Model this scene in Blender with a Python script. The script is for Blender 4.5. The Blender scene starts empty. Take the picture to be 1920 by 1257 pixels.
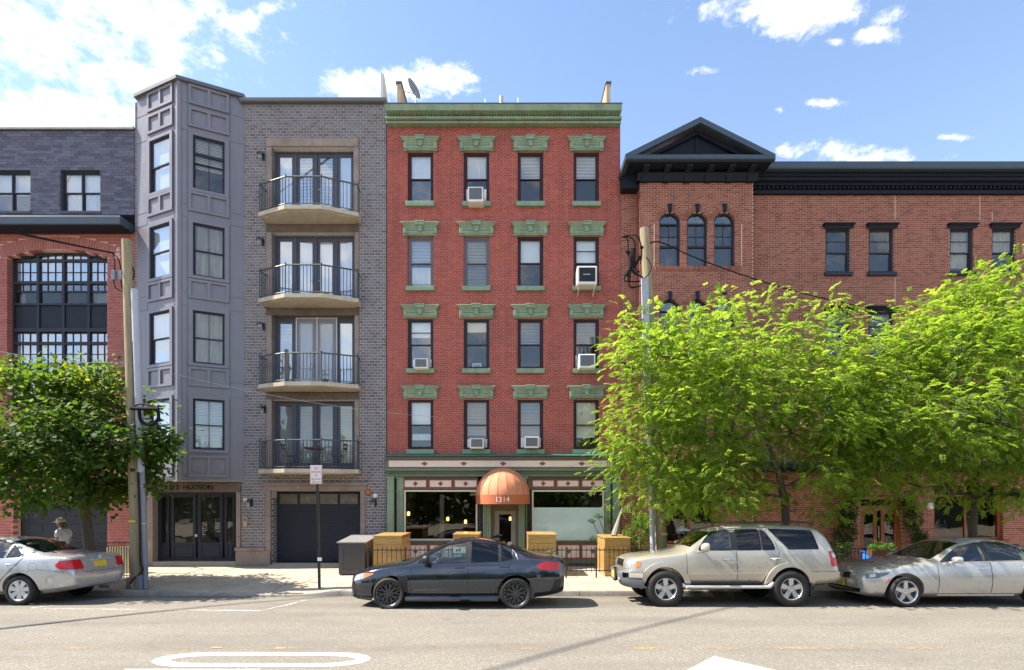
import bpy, bmesh, math, random
import numpy as np
from mathutils import Vector, Matrix
from mathutils.bvhtree import BVHTree
random.seed(7); RNG = np.random.default_rng(7)
sc = bpy.context.scene
COL = sc.collection
R = math.radians
# ------------------------------------------------------------------ camera, sky, sun, exposure
CAMZ, HZ, DB = 2.30, 935.0, 18.2          # camera height, horizon row, distance of the facades
cam = bpy.data.objects.new('camera', bpy.data.cameras.new('camera')); COL.objects.link(cam)
cam.location = (0, 0, CAMZ); cam.rotation_euler = (R(90), 0, 0)
cam.data.sensor_width = 36; cam.data.sensor_fit = 'HORIZONTAL'
cam.data.lens = 36*1000/1920; cam.data.shift_y = (HZ-628.5)/1920
cam.data.clip_start = .1; cam.data.clip_end = 3000
sc.camera = cam
SUN = Vector((-1, -.03, 1.30)).normalized()          # towards the sun: from the left, a touch behind the facades
sun = bpy.data.objects.new('sun', bpy.data.lights.new('sun', 'SUN')); COL.objects.link(sun)
sun.data.energy = 4.3; sun.data.angle = R(.5); sun.data.color = (1, .92, .79)
sun.rotation_euler = SUN.to_track_quat('Z', 'Y').to_euler()
sc.view_settings.view_transform = 'Standard'; sc.view_settings.look = 'None'
sc.view_settings.exposure = 1.5; sc.view_settings.gamma = 1
sc.render.engine = 'CYCLES'
sc.cycles.max_bounces = 8; sc.cycles.diffuse_bounces = 5; sc.cycles.glossy_bounces = 3
sc.cycles.transparent_max_bounces = 16; sc.cycles.transmission_bounces = 4
sc.cycles.caustics_reflective = False; sc.cycles.caustics_refractive = False
sc.cycles.sample_clamp_indirect = 6

class NT:
    """tiny node-tree writer"""
    def __init__(s, tree): s.t = tree; s.n = tree.nodes; s.l = tree.links
    def node(s, typ, ins=None, **kw):
        n = s.n.new(typ)
        for k, v in kw.items(): setattr(n, k, v)
        for k, v in (ins or {}).items():
            sock = n.inputs[k]
            if isinstance(v, bpy.types.NodeSocket): s.l.new(v, sock)
            else: sock.default_value = v
        return n
    def math(s, op, a, b=0.0, clamp=False): return s.node('ShaderNodeMath', {0: a, 1: b}, operation=op, use_clamp=clamp).outputs[0]
    def vm(s, op, a, b=(0, 0, 0)):
        n = s.node('ShaderNodeVectorMath', {0: a, 1: b}, operation=op)
        return n.outputs['Value'] if op in ('LENGTH', 'DOT_PRODUCT') else n.outputs['Vector']
    def noise(s, vec, scale, detail=4, rough=.55, dist=0.0):
        return s.node('ShaderNodeTexNoise', {'Vector': vec, 'Scale': scale, 'Detail': detail, 'Roughness': rough, 'Distortion': dist})
    def mix(s, fac, a, b, blend='MIX'):
        n = s.node('ShaderNodeMix', data_type='RGBA', blend_type=blend)
        for k, v in ((0, fac), (6, a), (7, b)):
            if isinstance(v, bpy.types.NodeSocket): s.l.new(v, n.inputs[k])
            else: n.inputs[k].default_value = v
        return n.outputs[2]
    def mapr(s, v, a, b, c, d, smooth=False):
        n = s.node('ShaderNodeMapRange', {0: v, 1: a, 2: b, 3: c, 4: d}); n.clamp = True
        if smooth: n.interpolation_type = 'SMOOTHSTEP'
        return n.outputs[0]

world = bpy.data.worlds.new('World'); sc.world = world; world.use_nodes = True
w = NT(world.node_tree); w.n.clear()
sky = w.node('ShaderNodeTexSky', sky_type='NISHITA'); sky.sun_disc = False
sky.sun_elevation = math.asin(SUN.z); sky.sun_rotation = math.atan2(SUN.x, SUN.y)
sky.air_density = 1.0; sky.dust_density = .35; sky.ozone_density = 2.5
SKYK = 0.112
dirn = w.node('ShaderNodeTexCoord').outputs['Generated']
sep = w.node('ShaderNodeSeparateXYZ', {0: dirn})
ysafe = w.math('MAXIMUM', sep.outputs[1], .08)
u = w.math('DIVIDE', sep.outputs[0], ysafe); v = w.math('DIVIDE', sep.outputs[2], ysafe)
uv = w.node('ShaderNodeCombineXYZ', {0: u, 1: v, 2: 0.0}).outputs[0]
wn = w.noise(w.vm('MULTIPLY', dirn, (1, 1, 1.9)), 6.5, 10, .66, .3).outputs[0]
wn2 = w.noise(w.vm('MULTIPLY', dirn, (1, 1, 1.6)), 30, 8, .66, .2).outputs[0]
dens = None
CLOUDS = [(60, 40, 330, 125, 1.2), (210, 140, 130, 42, 1.2), (40, 215, 250, 60, 1.25), (455, 40, 70, 40, .62), (505, 15, 40, 22, .8),
          (735, 155, 120, 32, 1), (1475, 14, 150, 46, 1.05), (1632, 67, 50, 17, .9), (1567, 78, 24, 11, .85), (1328, 132, 44, 14, .7),
          (1630, 292, 125, 27, 1), (1775, 258, 52, 12, .95), (1467, 283, 24, 22, .8), (1464, 206, 20, 11, .6), (1545, 193, 60, 12, .5)]
for px, py, rx, ry, k in CLOUDS:
    d = w.vm('SUBTRACT', uv, ((px-960)/1000, (HZ-py)/1000, 0))
    d = w.vm('LENGTH', w.vm('MULTIPLY', d, (1000/rx, 1000/ry, 0)))
    e = w.math('SUBTRACT', k, d)
    dens = e if dens is None else w.math('MAXIMUM', dens, e)
front = w.mapr(sep.outputs[1], .25, .45, 0, 1)
far = w.math('MULTIPLY', w.math('SUBTRACT', wn, .49), 6.0)       # open cumulus all round, outside the frame; cover raised to whiten facade light
dens = w.math('MAXIMUM', w.math('MINIMUM', w.math('ADD', dens, .0), .7), w.math('SUBTRACT', -1.6, 0.0))
nn = w.math('ADD', w.math('MULTIPLY', w.math('SUBTRACT', wn, .5), 3.4), w.math('MULTIPLY', w.math('SUBTRACT', wn2, .5), 2.8))
dens_f = w.math('ADD', dens, nn)
mixd = w.math('ADD', w.math('MULTIPLY', dens_f, front), w.math('MULTIPLY', far, w.math('SUBTRACT', 1.0, front)))
mask = w.mapr(mixd, -.15, .9, 0, .97, True)
cshade = w.mapr(wn2, .35, .65, .86, 1.0)
ccol = w.node('ShaderNodeCombineXYZ', {0: w.math('MULTIPLY', cshade, 5.0), 1: w.math('MULTIPLY', cshade, 5.1), 2: w.math('MULTIPLY', cshade, 5.3)}).outputs[0]
hazec = w.mix(w.mapr(sep.outputs[2], .0, .75, .34, .03), sky.outputs[0], (3.0, 3.5, 4.3, 1))
col = w.mix(mask, hazec, ccol)
bg = w.node('ShaderNodeBackground', {'Color': col, 'Strength': SKYK})
wo = w.node('ShaderNodeOutputWorld', {'Surface': bg.outputs[0]})

# ------------------------------------------------------------------ helpers: pixels of the photograph to metres
def X(px, D=DB): return (px-960)*D/1000
def Z(py, D=DB): return CAMZ+(HZ-py)*D/1000

class MB:
    """collects faces; build() links them as ONE mesh object"""
    def __init__(s): s.v = []; s.f = []; s.m = []; s.t = []; s.cur = 0; s.tone = None
    def add(s, vs, fs):
        o = len(s.v); s.v.extend([tuple(p) for p in vs])
        for f in fs: s.f.append(tuple(i+o for i in f)); s.m.append(s.cur); s.t.append(s.tone if s.tone is not None else .5)
    def box(s, x0, x1, y0, y1, z0, z1):
        s.add([(x0, y0, z0), (x1, y0, z0), (x1, y1, z0), (x0, y1, z0), (x0, y0, z1), (x1, y0, z1), (x1, y1, z1), (x0, y1, z1)],
              [(0, 3, 2, 1), (4, 5, 6, 7), (0, 1, 5, 4), (1, 2, 6, 5), (2, 3, 7, 6), (3, 0, 4, 7)]); return s
    def bbox(s, x0, x1, y0, y1, z0, z1, b=.01):
        """box with chamfered front (-y) and upright edges"""
        b = min(b, (x1-x0)*.45, (z1-z0)*.45, (y1-y0)*.9)
        s.add([(x0, y1, z0), (x1, y1, z0), (x1, y1, z1), (x0, y1, z1), (x0, y0+b, z0), (x1, y0+b, z0), (x1, y0+b, z1), (x0, y0+b, z1),
               (x0+b, y0, z0+b), (x1-b, y0, z0+b), (x1-b, y0, z1-b), (x0+b, y0, z1-b)],
              [(8, 9, 10, 11), (4, 5, 9, 8), (5, 6, 10, 9), (6, 7, 11, 10), (7, 4, 8, 11), (0, 1, 5, 4), (1, 2, 6, 5), (2, 3, 7, 6), (3, 0, 4, 7), (0, 3, 2, 1)]); return s
    def prism(s, poly, a, b, axis='y'):
        n = len(poly)
        mk = {'y': lambda p, t: (p[0], t, p[1]), 'x': lambda p, t: (t, p[0], p[1]), 'z': lambda p, t: (p[0], p[1], t)}[axis]
        s.add([mk(p, a) for p in poly]+[mk(p, b) for p in poly],
              [tuple(range(n)), tuple(range(2*n-1, n-1, -1))]+[(i, i+n, (i+1) % n+n, (i+1) % n) for i in range(n)]); return s
    def tube(s, pts, r, n=8, cap=True):
        pts = [Vector(p) for p in pts]; k = len(pts)
        rs = r if isinstance(r, (list, tuple)) else [r]*k
        vs = []; prev = None
        for i, p in enumerate(pts):
            t = (pts[min(i+1, k-1)]-pts[max(i-1, 0)]).normalized()
            if prev is None: a = t.orthogonal().normalized()
            else:
                a = prev-t*prev.dot(t); a = a.normalized() if a.length > 1e-6 else t.orthogonal().normalized()
            prev = a; b = t.cross(a)
            vs += [p+(a*math.cos(2*math.pi*j/n)+b*math.sin(2*math.pi*j/n))*rs[i] for j in range(n)]
        fs = [(i*n+j, i*n+(j+1) % n, (i+1)*n+(j+1) % n, (i+1)*n+j) for i in range(k-1) for j in range(n)]
        if cap: fs += [tuple(range(n-1, -1, -1)), tuple(range((k-1)*n, k*n))]
        s.add(vs, fs); return s
    def lathe(s, prof, c=(0, 0, 0), axis='z', n=24, a0=0, a1=2*math.pi):
        full = abs(a1-a0-2*math.pi) < 1e-6; m = n if full else n+1
        def pt(r, h, a):
            ca, sa = r*math.cos(a), r*math.sin(a)
            return {'z': (c[0]+ca, c[1]+sa, c[2]+h), 'y': (c[0]+ca, c[1]+h, c[2]+sa), 'x': (c[0]+h, c[1]+ca, c[2]+sa)}[axis]
        vs = [pt(r, h, a0+(a1-a0)*j/n) for r, h in prof for j in range(m)]
        fs = []
        for i in range(len(prof)-1):
            for j in range(n):
                jj = (j+1) % m
                fs.append((i*m+j, i*m+jj, (i+1)*m+jj, (i+1)*m+j))
        s.add(vs, fs); return s
    def build(s, name, mat, parent=None, smooth=False, label=None, kind=None):
        me = bpy.data.meshes.new(name)
        o0 = origin_of(parent)
        me.from_pydata([(p[0]-o0[0], p[1]-o0[1], p[2]-o0[2]) for p in s.v], [], s.f)
        for m in (mat if isinstance(mat, (list, tuple)) else [mat]): me.materials.append(m)
        me.polygons.foreach_set('material_index', s.m)
        if any(t != .5 for t in s.t): me.attributes.new('tone', 'FLOAT', 'FACE').data.foreach_set('value', s.t)
        if smooth: set_smooth(me, smooth if smooth is not True else 40)
        return link(name, me, parent, label, kind)

def origin_of(o):
    r = Vector((0, 0, 0))
    while o is not None: r = r+o.location; o = o.parent
    return r
def set_smooth(me, ang=40):
    bm = bmesh.new(); bm.from_mesh(me)
    bmesh.ops.recalc_face_normals(bm, faces=bm.faces)
    for f in bm.faces: f.smooth = True
    lim = R(ang)
    for e in bm.edges:
        if len(e.link_faces) == 2: e.smooth = e.calc_face_angle(0) < lim
    bm.to_mesh(me); bm.free()
def link(name, data, parent=None, label=None, kind=None):
    o = bpy.data.objects.new(name, data); COL.objects.link(o)
    if parent is not None: o.parent = parent
    if label: o['label'] = label
    if kind: o['kind'] = kind
    return o
def thing(name, label, cat, loc=(0, 0, 0), group=None):
    o = link(name, None); o.location = loc; o.empty_display_size = .1
    return tag(o, label, cat, group)
def tag(o, label, cat, group=None):
    o['label'] = label; o['category'] = cat
    if group: o['group'] = group
    return o
def copy_part(src, parent, dx=(0, 0, 0), name=None):
    c = src.copy(); COL.objects.link(c); c.parent = parent
    c.location = src.location+Vector(dx)
    return c
def copy_tree(o, parent=None):
    c = o.copy(); COL.objects.link(c); c.parent = parent
    for ch in list(o.children): copy_tree(ch, c)
    return c

# ------------------------------------------------------------------ materials (all procedural)
def srgb(r, g, b):
    f = lambda c: (c/255/12.92) if c/255 <= .04045 else ((c/255+.055)/1.055)**2.4
    return (f(r), f(g), f(b), 1)
def pbr(name, col, rough=.7, metal=0.0, var=.12, scale=6.0, bump=0.0, bscale=60.0, coat=0.0, spec=.5, stretch=(1, 1, 1), tone=None, dirt=None, dirt_amt=.0, dscale=1.2, emit=None, streak=0, spots=0):
    m = bpy.data.materials.new(name); m.use_nodes = True; t = NT(m.node_tree); t.n.clear()
    pos = t.node('ShaderNodeTexCoord').outputs['Object']
    geo = t.node('ShaderNodeNewGeometry').outputs['Position']
    vec = t.vm('MULTIPLY', geo, stretch)
    c = col
    if tone is not None:
        a = t.node('ShaderNodeAttribute', attribute_name='tone')
        ramp = t.node('ShaderNodeValToRGB', {0: a.outputs['Fac']}); cr = ramp.color_ramp
        cr.interpolation = 'LINEAR'
        while len(cr.elements) > 1: cr.elements.remove(cr.elements[-1])
        for i, tc in enumerate(tone):
            e = cr.elements[0] if i == 0 else cr.elements.new(i/(len(tone)-1))
            e.position = i/max(1, len(tone)-1); e.color = tc
        c = ramp.outputs[0]
    n1 = t.noise(vec, scale, 6, .6).outputs[0]
    if var:
        c = t.mix(1.0, c, t.node('ShaderNodeCombineColor', {0: t.mapr(n1, .25, .75, 1-var, 1+var), 1: t.mapr(n1, .25, .75, 1-var, 1+var), 2: t.mapr(n1, .25, .75, 1-var, 1+var)}).outputs[0], 'MULTIPLY')
    if dirt is not None:
        n2 = t.noise(vec, dscale, 8, .65, .4).outputs[0]
        c = t.mix(t.mapr(n2, .5, .72, 0, dirt_amt), c, dirt)
    if streak:   # rain-washed soot running down
        n3 = t.noise(t.vm('MULTIPLY', geo, (2.6, 2.6, .16)), 1.5, 6, .62).outputs[0]; n4 = t.noise(geo, .35, 3, .5).outputs[0]
        k = t.math('SUBTRACT', 1.0, t.math('MULTIPLY', t.mapr(n3, .46, .70, 0, streak), t.mapr(n4, .35, .6, .35, 1)))
        c = t.mix(1.0, c, t.node('ShaderNodeCombineColor', {0: k, 1: k, 2: k}).outputs[0], 'MULTIPLY')
    if spots:    # trodden gum and drips
        vo = t.node('ShaderNodeTexVoronoi', {'Vector': geo, 'Scale': 2.6, 'Randomness': 1.0}).outputs['Distance']
        k = t.mapr(vo, .05, .075, 1-spots, 1); c = t.mix(1.0, c, t.node('ShaderNodeCombineColor', {0: k, 1: k, 2: k}).outputs[0], 'MULTIPLY')
    ins = {'Base Color': c, 'Metallic': metal, 'Specular IOR Level': spec, 'Coat Weight': coat, 'Coat Roughness': .04}
    ins['Roughness'] = t.mapr(n1, .2, .8, max(.02, rough-.08), min(1, rough+.08)) if rough > .12 else rough
    if bump:
        bn = t.noise(vec, bscale, 5, .6).outputs[0]
        ins['Normal'] = t.node('ShaderNodeBump', {'Strength': bump, 'Distance': .01, 'Height': bn}).outputs[0]
    p = t.node('ShaderNodeBsdfPrincipled', ins)
    if emit: p.inputs['Emission Color'].default_value = emit[0]; p.inputs['Emission Strength'].default_value = emit[1]
    t.node('ShaderNodeOutputMaterial', {'Surface': p.outputs[0]})
    return m
def glass(name, ior=1.9, tint=(.85, .9, .92, 1), rough=.0, wav=.0):
    m = bpy.data.materials.new(name); m.use_nodes = True; t = NT(m.node_tree); t.n.clear()
    geo = t.node('ShaderNodeNewGeometry').outputs['Position']
    ins = {'IOR': ior}; g = {'Color': (1, 1, 1, 1), 'Roughness': rough}
    if wav:
        b = t.node('ShaderNodeBump', {'Strength': wav, 'Distance': .02, 'Height': t.noise(geo, 1.7, 2, .5).outputs[0]}).outputs[0]
        g['Normal'] = b
    gm_ = t.node('ShaderNodeNewGeometry'); f0 = ((ior-1)/(ior+1))**2
    cs = t.math('ABSOLUTE', t.vm('DOT_PRODUCT', gm_.outputs['Incoming'], gm_.outputs['Normal']))
    fr = t.math('ADD', f0, t.math('MULTIPLY', 1-f0, t.math('POWER', t.math('SUBTRACT', 1.0, cs, True), 5.0)), True)
    gl = t.node('ShaderNodeBsdfGlossy', g); tr = t.node('ShaderNodeBsdfTransparent', {'Color': tint})
    mx = t.node('ShaderNodeMixShader', {0: fr, 1: tr.outputs[0], 2: gl.outputs[0]})
    t.node('ShaderNodeOutputMaterial', {'Surface': mx.outputs[0]})
    return m
def leafmat(name, cols, transl=.45):
    m = bpy.data.materials.new(name); m.use_nodes = True; t = NT(m.node_tree); t.n.clear()
    a = t.node('ShaderNodeAttribute', attribute_name='tone')
    ramp = t.node('ShaderNodeValToRGB', {0: a.outputs['Fac']}); cr = ramp.color_ramp
    for i, tc in enumerate(cols):
        e = cr.elements[i] if i < 2 else cr.elements.new(i/(len(cols)-1))
    for i, tc in enumerate(cols): cr.elements[i].position = i/(len(cols)-1); cr.elements[i].color = tc
    d = t.node('ShaderNodeBsdfPrincipled', {'Base Color': ramp.outputs[0], 'Roughness': .55, 'Specular IOR Level': .22})
    tc = t.mix(1.0, ramp.outputs[0], (1.9, 1.95, .75, 1), 'MULTIPLY')
    tl = t.node('ShaderNodeBsdfTranslucent', {'Color': tc})
    mx = t.node('ShaderNodeMixShader', {0: transl, 1: d.outputs[0], 2: tl.outputs[0]})
    t.node('ShaderNodeOutputMaterial', {'Surface': mx.outputs[0]})
    return m
M = {}
def C(r, g, b): return (r, g, b, 1)
M['brick_grey'] = pbr('grey_brick', C(.2, .19, .2), .8, tone=[C(.135, .115, .12), C(.165, .145, .155), C(.19, .17, .18), C(.22, .20, .215), C(.18, .178, .21), C(.20, .16, .155)], var=.22, scale=22, bump=.5, bscale=90)
M['brick_red'] = pbr('red_brick', C(.3, .08, .06), .8, tone=[C(.33, .066, .046), C(.38, .078, .054), C(.41, .092, .064), C(.44, .106, .076), C(.38, .072, .058)], var=.16, scale=14, bump=.3, bscale=90, dirt=C(.20, .055, .045), dirt_amt=.45, dscale=.7, streak=.3)
M['brick_brown'] = pbr('brown_brick', C(.3, .12, .08), .85, tone=[C(.20, .063, .045), C(.265, .082, .056), C(.315, .10, .068), C(.345, .135, .088), C(.25, .09, .07), C(.34, .11, .074)], var=.2, scale=18, bump=.4, bscale=90, streak=.22)
M['brick_jumbo'] = pbr('rose_brick', C(.3, .1, .08), .8, tone=[C(.30, .088, .072), C(.34, .105, .085), C(.37, .12, .10), C(.31, .10, .09)], var=.16, scale=10, bump=.3, bscale=80)
M['brick_slate'] = pbr('slate_brick', C(.1, .1, .13), .7, tone=[C(.085, .08, .11), C(.105, .10, .14), C(.125, .12, .165), C(.14, .145, .195)], var=.2, scale=9, bump=.3, bscale=80)
M['mortar_grey'] = pbr('pale_mortar', C(.58, .53, .51), .95, var=.2, scale=9, bump=.3)
M['mortar_red'] = pbr('rose_mortar', C(.64, .33, .27), .95, var=.2, scale=5)
M['mortar_brown'] = pbr('pink_mortar', C(.62, .38, .28), .95, var=.2, scale=5)
M['mortar_jumbo'] = pbr('faded_rose_mortar', C(.62, .36, .31), .95, var=.15, scale=5)
M['mortar_slate'] = pbr('dark_mortar', C(.07, .07, .10), .95, var=.15, scale=5)
M['stone_dark'] = pbr('dark_brownstone', C(.15, .112, .092), .9, var=.3, scale=4, bump=.25, bscale=50, dirt=C(.06, .048, .04), dirt_amt=.6)  # darker brownstone for the lintels below balconies and bay
M['stone'] = pbr('brownstone', C(.30, .232, .195), .85, var=.2, scale=4, bump=.25, bscale=50, dirt=C(.15, .11, .09), dirt_amt=.5)
M['concrete'] = pbr('balcony_concrete', C(.50, .44, .35), .9, var=.16, scale=5, bump=.3, bscale=40, dirt=C(.25, .20, .14), dirt_amt=.6)
M['walk'] = pbr('pavement_concrete', C(.43, .365, .275), .9, var=.14, scale=1.3, bump=.35, bscale=120, dirt=C(.24, .21, .18), dirt_amt=.6, dscale=.9, spots=.35)
M['kerb'] = pbr('kerb_stone', C(.30, .275, .245), .9, var=.25, scale=6, bump=.5, bscale=60, dirt=C(.16, .14, .12), dirt_amt=.6)
M['bay'] = pbr('mauve_grey_panel_paint', C(.178, .164, .194), .36, var=.06, scale=2, bump=.05, bscale=5, dirt=C(.145, .132, .155), dirt_amt=.4, spec=.8, streak=.14)
M['bay_dark'] = pbr('grey_roof_edge', C(.11, .12, .135), .5, var=.1)
M['joinery'] = pbr('charcoal_blue_joinery', C(.034, .038, .052), .6, var=.12, scale=5, spec=.25)
M['joinery2'] = pbr('slate_blue_joinery', C(.085, .088, .118), .55, var=.1, spec=.3)
M['navy'] = pbr('navy_trim_paint', C(.010, .0135, .025), .6, var=.2, scale=4, spec=.25)
M['navy2'] = pbr('faded_navy_fascia', C(.045, .066, .095), .45, var=.12, scale=3)
M['iron'] = pbr('black_iron', C(.02, .021, .025), .45, var=.15)
M['railing'] = pbr('grey_green_railing', C(.05, .06, .07), .4, var=.15)
M['fence_iron'] = pbr('brown_black_iron', C(.03, .02, .02), .5, var=.2)
M['green'] = pbr('sage_green_paint', C(.235, .325, .215), .6, var=.14, scale=5, bump=.15, bscale=40, dirt=C(.34, .25, .17), dirt_amt=.6, dscale=2.2, streak=.3)
M['green_shop'] = pbr('shopfront_green_paint', C(.155, .195, .125), .55, var=.1, scale=4)
M['teal'] = pbr('teal_ledge', C(.05, .19, .18), .5, var=.2)
M['olive'] = pbr('olive_brown_paint', C(.16, .125, .085), .6, var=.1)
M['cream'] = pbr('cream_paint', C(.80, .68, .58), .6, var=.05, scale=3)
M['rust'] = pbr('rust_red_paint', C(.27, .075, .055), .6, var=.12)
M['white_trim'] = pbr('cream_window_frame', C(.72, .66, .52), .5, var=.05)
M['maroon'] = pbr('maroon_window_frame', C(.05, .025, .029), .55, var=.15, spec=.25)
M['mauve'] = pbr('mauve_window_frame', C(.16, .13, .15), .5, var=.1)
M['awning'] = pbr('orange_canvas', C(.62, .26, .135), .8, var=.08, scale=4, bump=.2, bscale=250)
M['awning2'] = pbr('rust_canvas_valance', C(.46, .135, .06), .8, var=.08, scale=4, bump=.2, bscale=250)
M['white'] = pbr('white_enamel', C(.78, .77, .74), .45, var=.04)
M['letter'] = pbr('white_lettering', C(.85, .82, .78), .6, var=.0)
M['letter_dark'] = pbr('dark_lettering', C(.05, .035, .028), .7, var=.1)
M['letter_black'] = pbr('black_lettering', C(.012, .01, .009), .8, var=0, spec=.1)
M['grille'] = pbr('grey_grille', C(.17, .17, .18), .5, var=.2, scale=40)
M['dark'] = pbr('dark_interior', C(.016, .016, .018), .9, var=.2)
M['room'] = pbr('dim_room', C(.06, .055, .055), .9, var=.3, scale=1)
M['blind'] = pbr('white_blind', C(.80, .80, .80), .8, var=.05, scale=3)
M['blind_grey'] = pbr('grey_blind', C(.42, .39, .37), .8, var=.1, scale=3)
M['blind_warm'] = pbr('cream_blind', C(.72, .65, .52), .8, var=.08, scale=3)
M['curtain'] = pbr('pale_curtain', C(.62, .63, .66), .9, var=.15, scale=3, stretch=(6, 6, .4))
M['curtain_tan'] = pbr('tan_curtain', C(.34, .285, .22), .9, var=.35, scale=2.5, stretch=(4, 4, .5))
M['frost'] = pbr('frosted_window_film', C(.70, .84, .80), .6, var=.08, scale=1)
M['mesh_screen'] = None
M['glass'] = glass('window_glass', 1.95, (.88, .92, .93, 1), wav=.15)
M['glass_plain'] = glass('plain_shop_glass', 1.5, (.93, .96, .95, 1))
M['glass_mirror'] = glass('sky_mirroring_glass', 3.6, (.9, .95, 1, 1), wav=.1)
M['glass_dark'] = glass('shop_glass', 1.7, (.62, .66, .64, 1), wav=.1)
M['glass_sky'] = glass('coated_window_glass', 2.5, (.88, .93, .96, 1), wav=.12)
M['glass_tint'] = glass('tinted_car_glass', 1.55, (.06, .065, .065, 1))
M['glass_car'] = glass('car_glass', 1.9, (.62, .72, .66, 1))
M['asphalt'] = None
M['wood'] = pbr('varnished_wood', C(.47, .285, .09), .42, var=.36, scale=5, stretch=(.6, 3, 14), bump=.12, bscale=20, dirt=C(.27, .11, .025), dirt_amt=.6, dscale=1.6, coat=.25)
M['wood_dark'] = pbr('orange_brown_door_wood', C(.26, .075, .022), .45, var=.25, scale=6, stretch=(8, 8, .6))
M['slate_box'] = pbr('dark_grey_box_paint', C(.06, .055, .06), .5, var=.12)
M['pole_wood'] = pbr('weathered_pole_wood', C(.30, .25, .155), .9, var=.35, scale=7, stretch=(6, 6, .35), bump=.6, bscale=25, dirt=C(.16, .11, .065), dirt_amt=.7, dscale=1.0)
M['guard'] = pbr('pale_grey_cable_guard', C(.38, .40, .46), .5, var=.06)
M['pipe'] = pbr('blue_grey_conduit', C(.20, .22, .27), .5, var=.1)
M['cable'] = pbr('black_cable', C(.010, .010, .012), .7, var=.1, spec=.15)
M['steel'] = pbr('galvanised_steel', C(.45, .46, .47), .4, .8, var=.15)
M['sign'] = pbr('faded_sign_face', C(.74, .68, .66), .5, var=.05)
M['sign_red'] = pbr('sign_red_print', C(.45, .10, .10), .6, var=.05)
M['post_green'] = pbr('dark_green_post', C(.045, .05, .035), .5, var=.25, scale=9)
M['yellow'] = pbr('yellow_plastic', C(.75, .50, .02), .5, var=.05)
M['bark'] = pbr('grey_brown_bark', C(.13, .095, .07), .95, var=.35, scale=9, stretch=(3, 3, .7), bump=.8, bscale=30)
M['bark_locust'] = pbr('dark_bark', C(.10, .075, .055), .95, var=.35, scale=9, stretch=(3, 3, .7), bump=.8, bscale=30)
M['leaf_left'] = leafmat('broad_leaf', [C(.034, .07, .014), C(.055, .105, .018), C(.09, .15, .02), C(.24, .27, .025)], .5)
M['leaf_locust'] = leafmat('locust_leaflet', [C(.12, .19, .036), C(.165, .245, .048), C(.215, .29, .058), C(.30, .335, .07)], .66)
M['leaf_shrub'] = leafmat('shrub_leaf', [C(.05, .12, .015), C(.08, .17, .02), C(.12, .21, .03)], .45)
M['leaf_dark'] = leafmat('dark_ivy_leaf', [C(.025, .055, .012), C(.045, .085, .016), C(.075, .125, .022)], .4)
M['skin'] = pbr('skin', C(.55, .30, .21), .55, var=.05)
M['tshirt'] = pbr('pale_grey_cotton', C(.66, .67, .70), .9, var=.06, scale=20)
M['cap'] = pbr('beige_cap_cloth', C(.55, .48, .38), .9, var=.25, scale=25)
M['hair'] = pbr('light_brown_hair', C(.16, .095, .05), .6, var=.3, scale=60)
M['shorts'] = pbr('dark_cotton', C(.03, .03, .04), .9, var=.1)
M['roof'] = pbr('grey_roof_membrane', C(.12, .115, .13), .8, var=.15)
M['render_tan'] = pbr('tan_render', C(.48, .38, .25), .9, var=.2)
M['membrane'] = pbr('white_membrane', C(.62, .60, .60), .8, var=.1)
M['dish'] = pbr('grey_dish_paint', C(.22, .22, .23), .5, var=.1)
M['blue'] = pbr('blue_plastic_bin', C(.03, .20, .72), .4, var=.08)
M['terracotta'] = pbr('terracotta', C(.34, .12, .06), .8, var=.15)
M['tyre'] = pbr('tyre_rubber', C(.013, .0125, .012), .75, var=.2, scale=20)
M['alloy'] = pbr('silver_alloy', C(.62, .62, .61), .3, .75, var=.05)
M['hubcap'] = pbr('silver_hubcap', C(.60, .60, .59), .35, .35, var=.05)
M['black_alloy'] = pbr('gunmetal_alloy', C(.075, .075, .08), .32, .5, var=.1)
M['brake'] = pbr('brake_steel', C(.30, .29, .28), .4, .8, var=.2)
M['trim_black'] = pbr('black_trim', C(.012, .012, .013), .45, var=.1)
M['grey_plastic'] = pbr('grey_bumper_plastic', C(.12, .135, .15), .5, var=.08)
M['chrome'] = pbr('chrome', C(.75, .75, .75), .12, 1.0, var=0)
M['paint_wrx'] = pbr('dark_grey_car_paint', C(.045, .052, .07), .11, .75, var=.03, coat=1.0)
M['paint_suv'] = pbr('champagne_car_paint', C(.50, .455, .38), .32, .45, var=.03, coat=1.0)
M['paint_bmw'] = pbr('silver_beige_car_paint', C(.50, .485, .46), .30, .5, var=.03, coat=1.0)
M['paint_camry'] = pbr('silver_car_paint', C(.50, .505, .515), .30, .5, var=.03, coat=1.0)
M['lamp_clear'] = pbr('clear_lamp_lens', C(.40, .41, .43), .1, .3, var=.25, scale=30, coat=1.0)
M['lamp_dark'] = pbr('smoked_lamp_lens', C(.07, .075, .085), .12, .3, var=.25, scale=30, coat=1.0)
M['glass_screen'] = glass('car_windscreen_glass', 2.4, (.45, .56, .50, 1))
M['lamp_red'] = pbr('red_lamp_lens', C(.50, .010, .016), .2, var=.35, scale=45, coat=.3)
M['lamp_amber'] = pbr('amber_lamp_lens', C(.85, .20, .015), .12, var=.1, scale=30, coat=1.0)
M['plate'] = pbr('yellow_number_plate', C(.72, .55, .06), .5, var=.15, scale=12)
M['seat'] = pbr('grey_seat_fabric', C(.06, .058, .055), .9, var=.1)
M['bulb'] = pbr('lit_amber_lamp', C(.9, .5, .1), .5, var=0, emit=(C(1, .55, .10), 3.2))
M['siren'] = pbr('orange_alarm_box', C(.55, .12, .03), .5, var=.1)
M['foil'] = pbr('grey_umbrella_cloth', C(.24, .205, .19), .9, var=.2, scale=12)
M['flower'] = pbr('flower_box_wood', C(.09, .03, .02), .8, var=.2)
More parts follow.
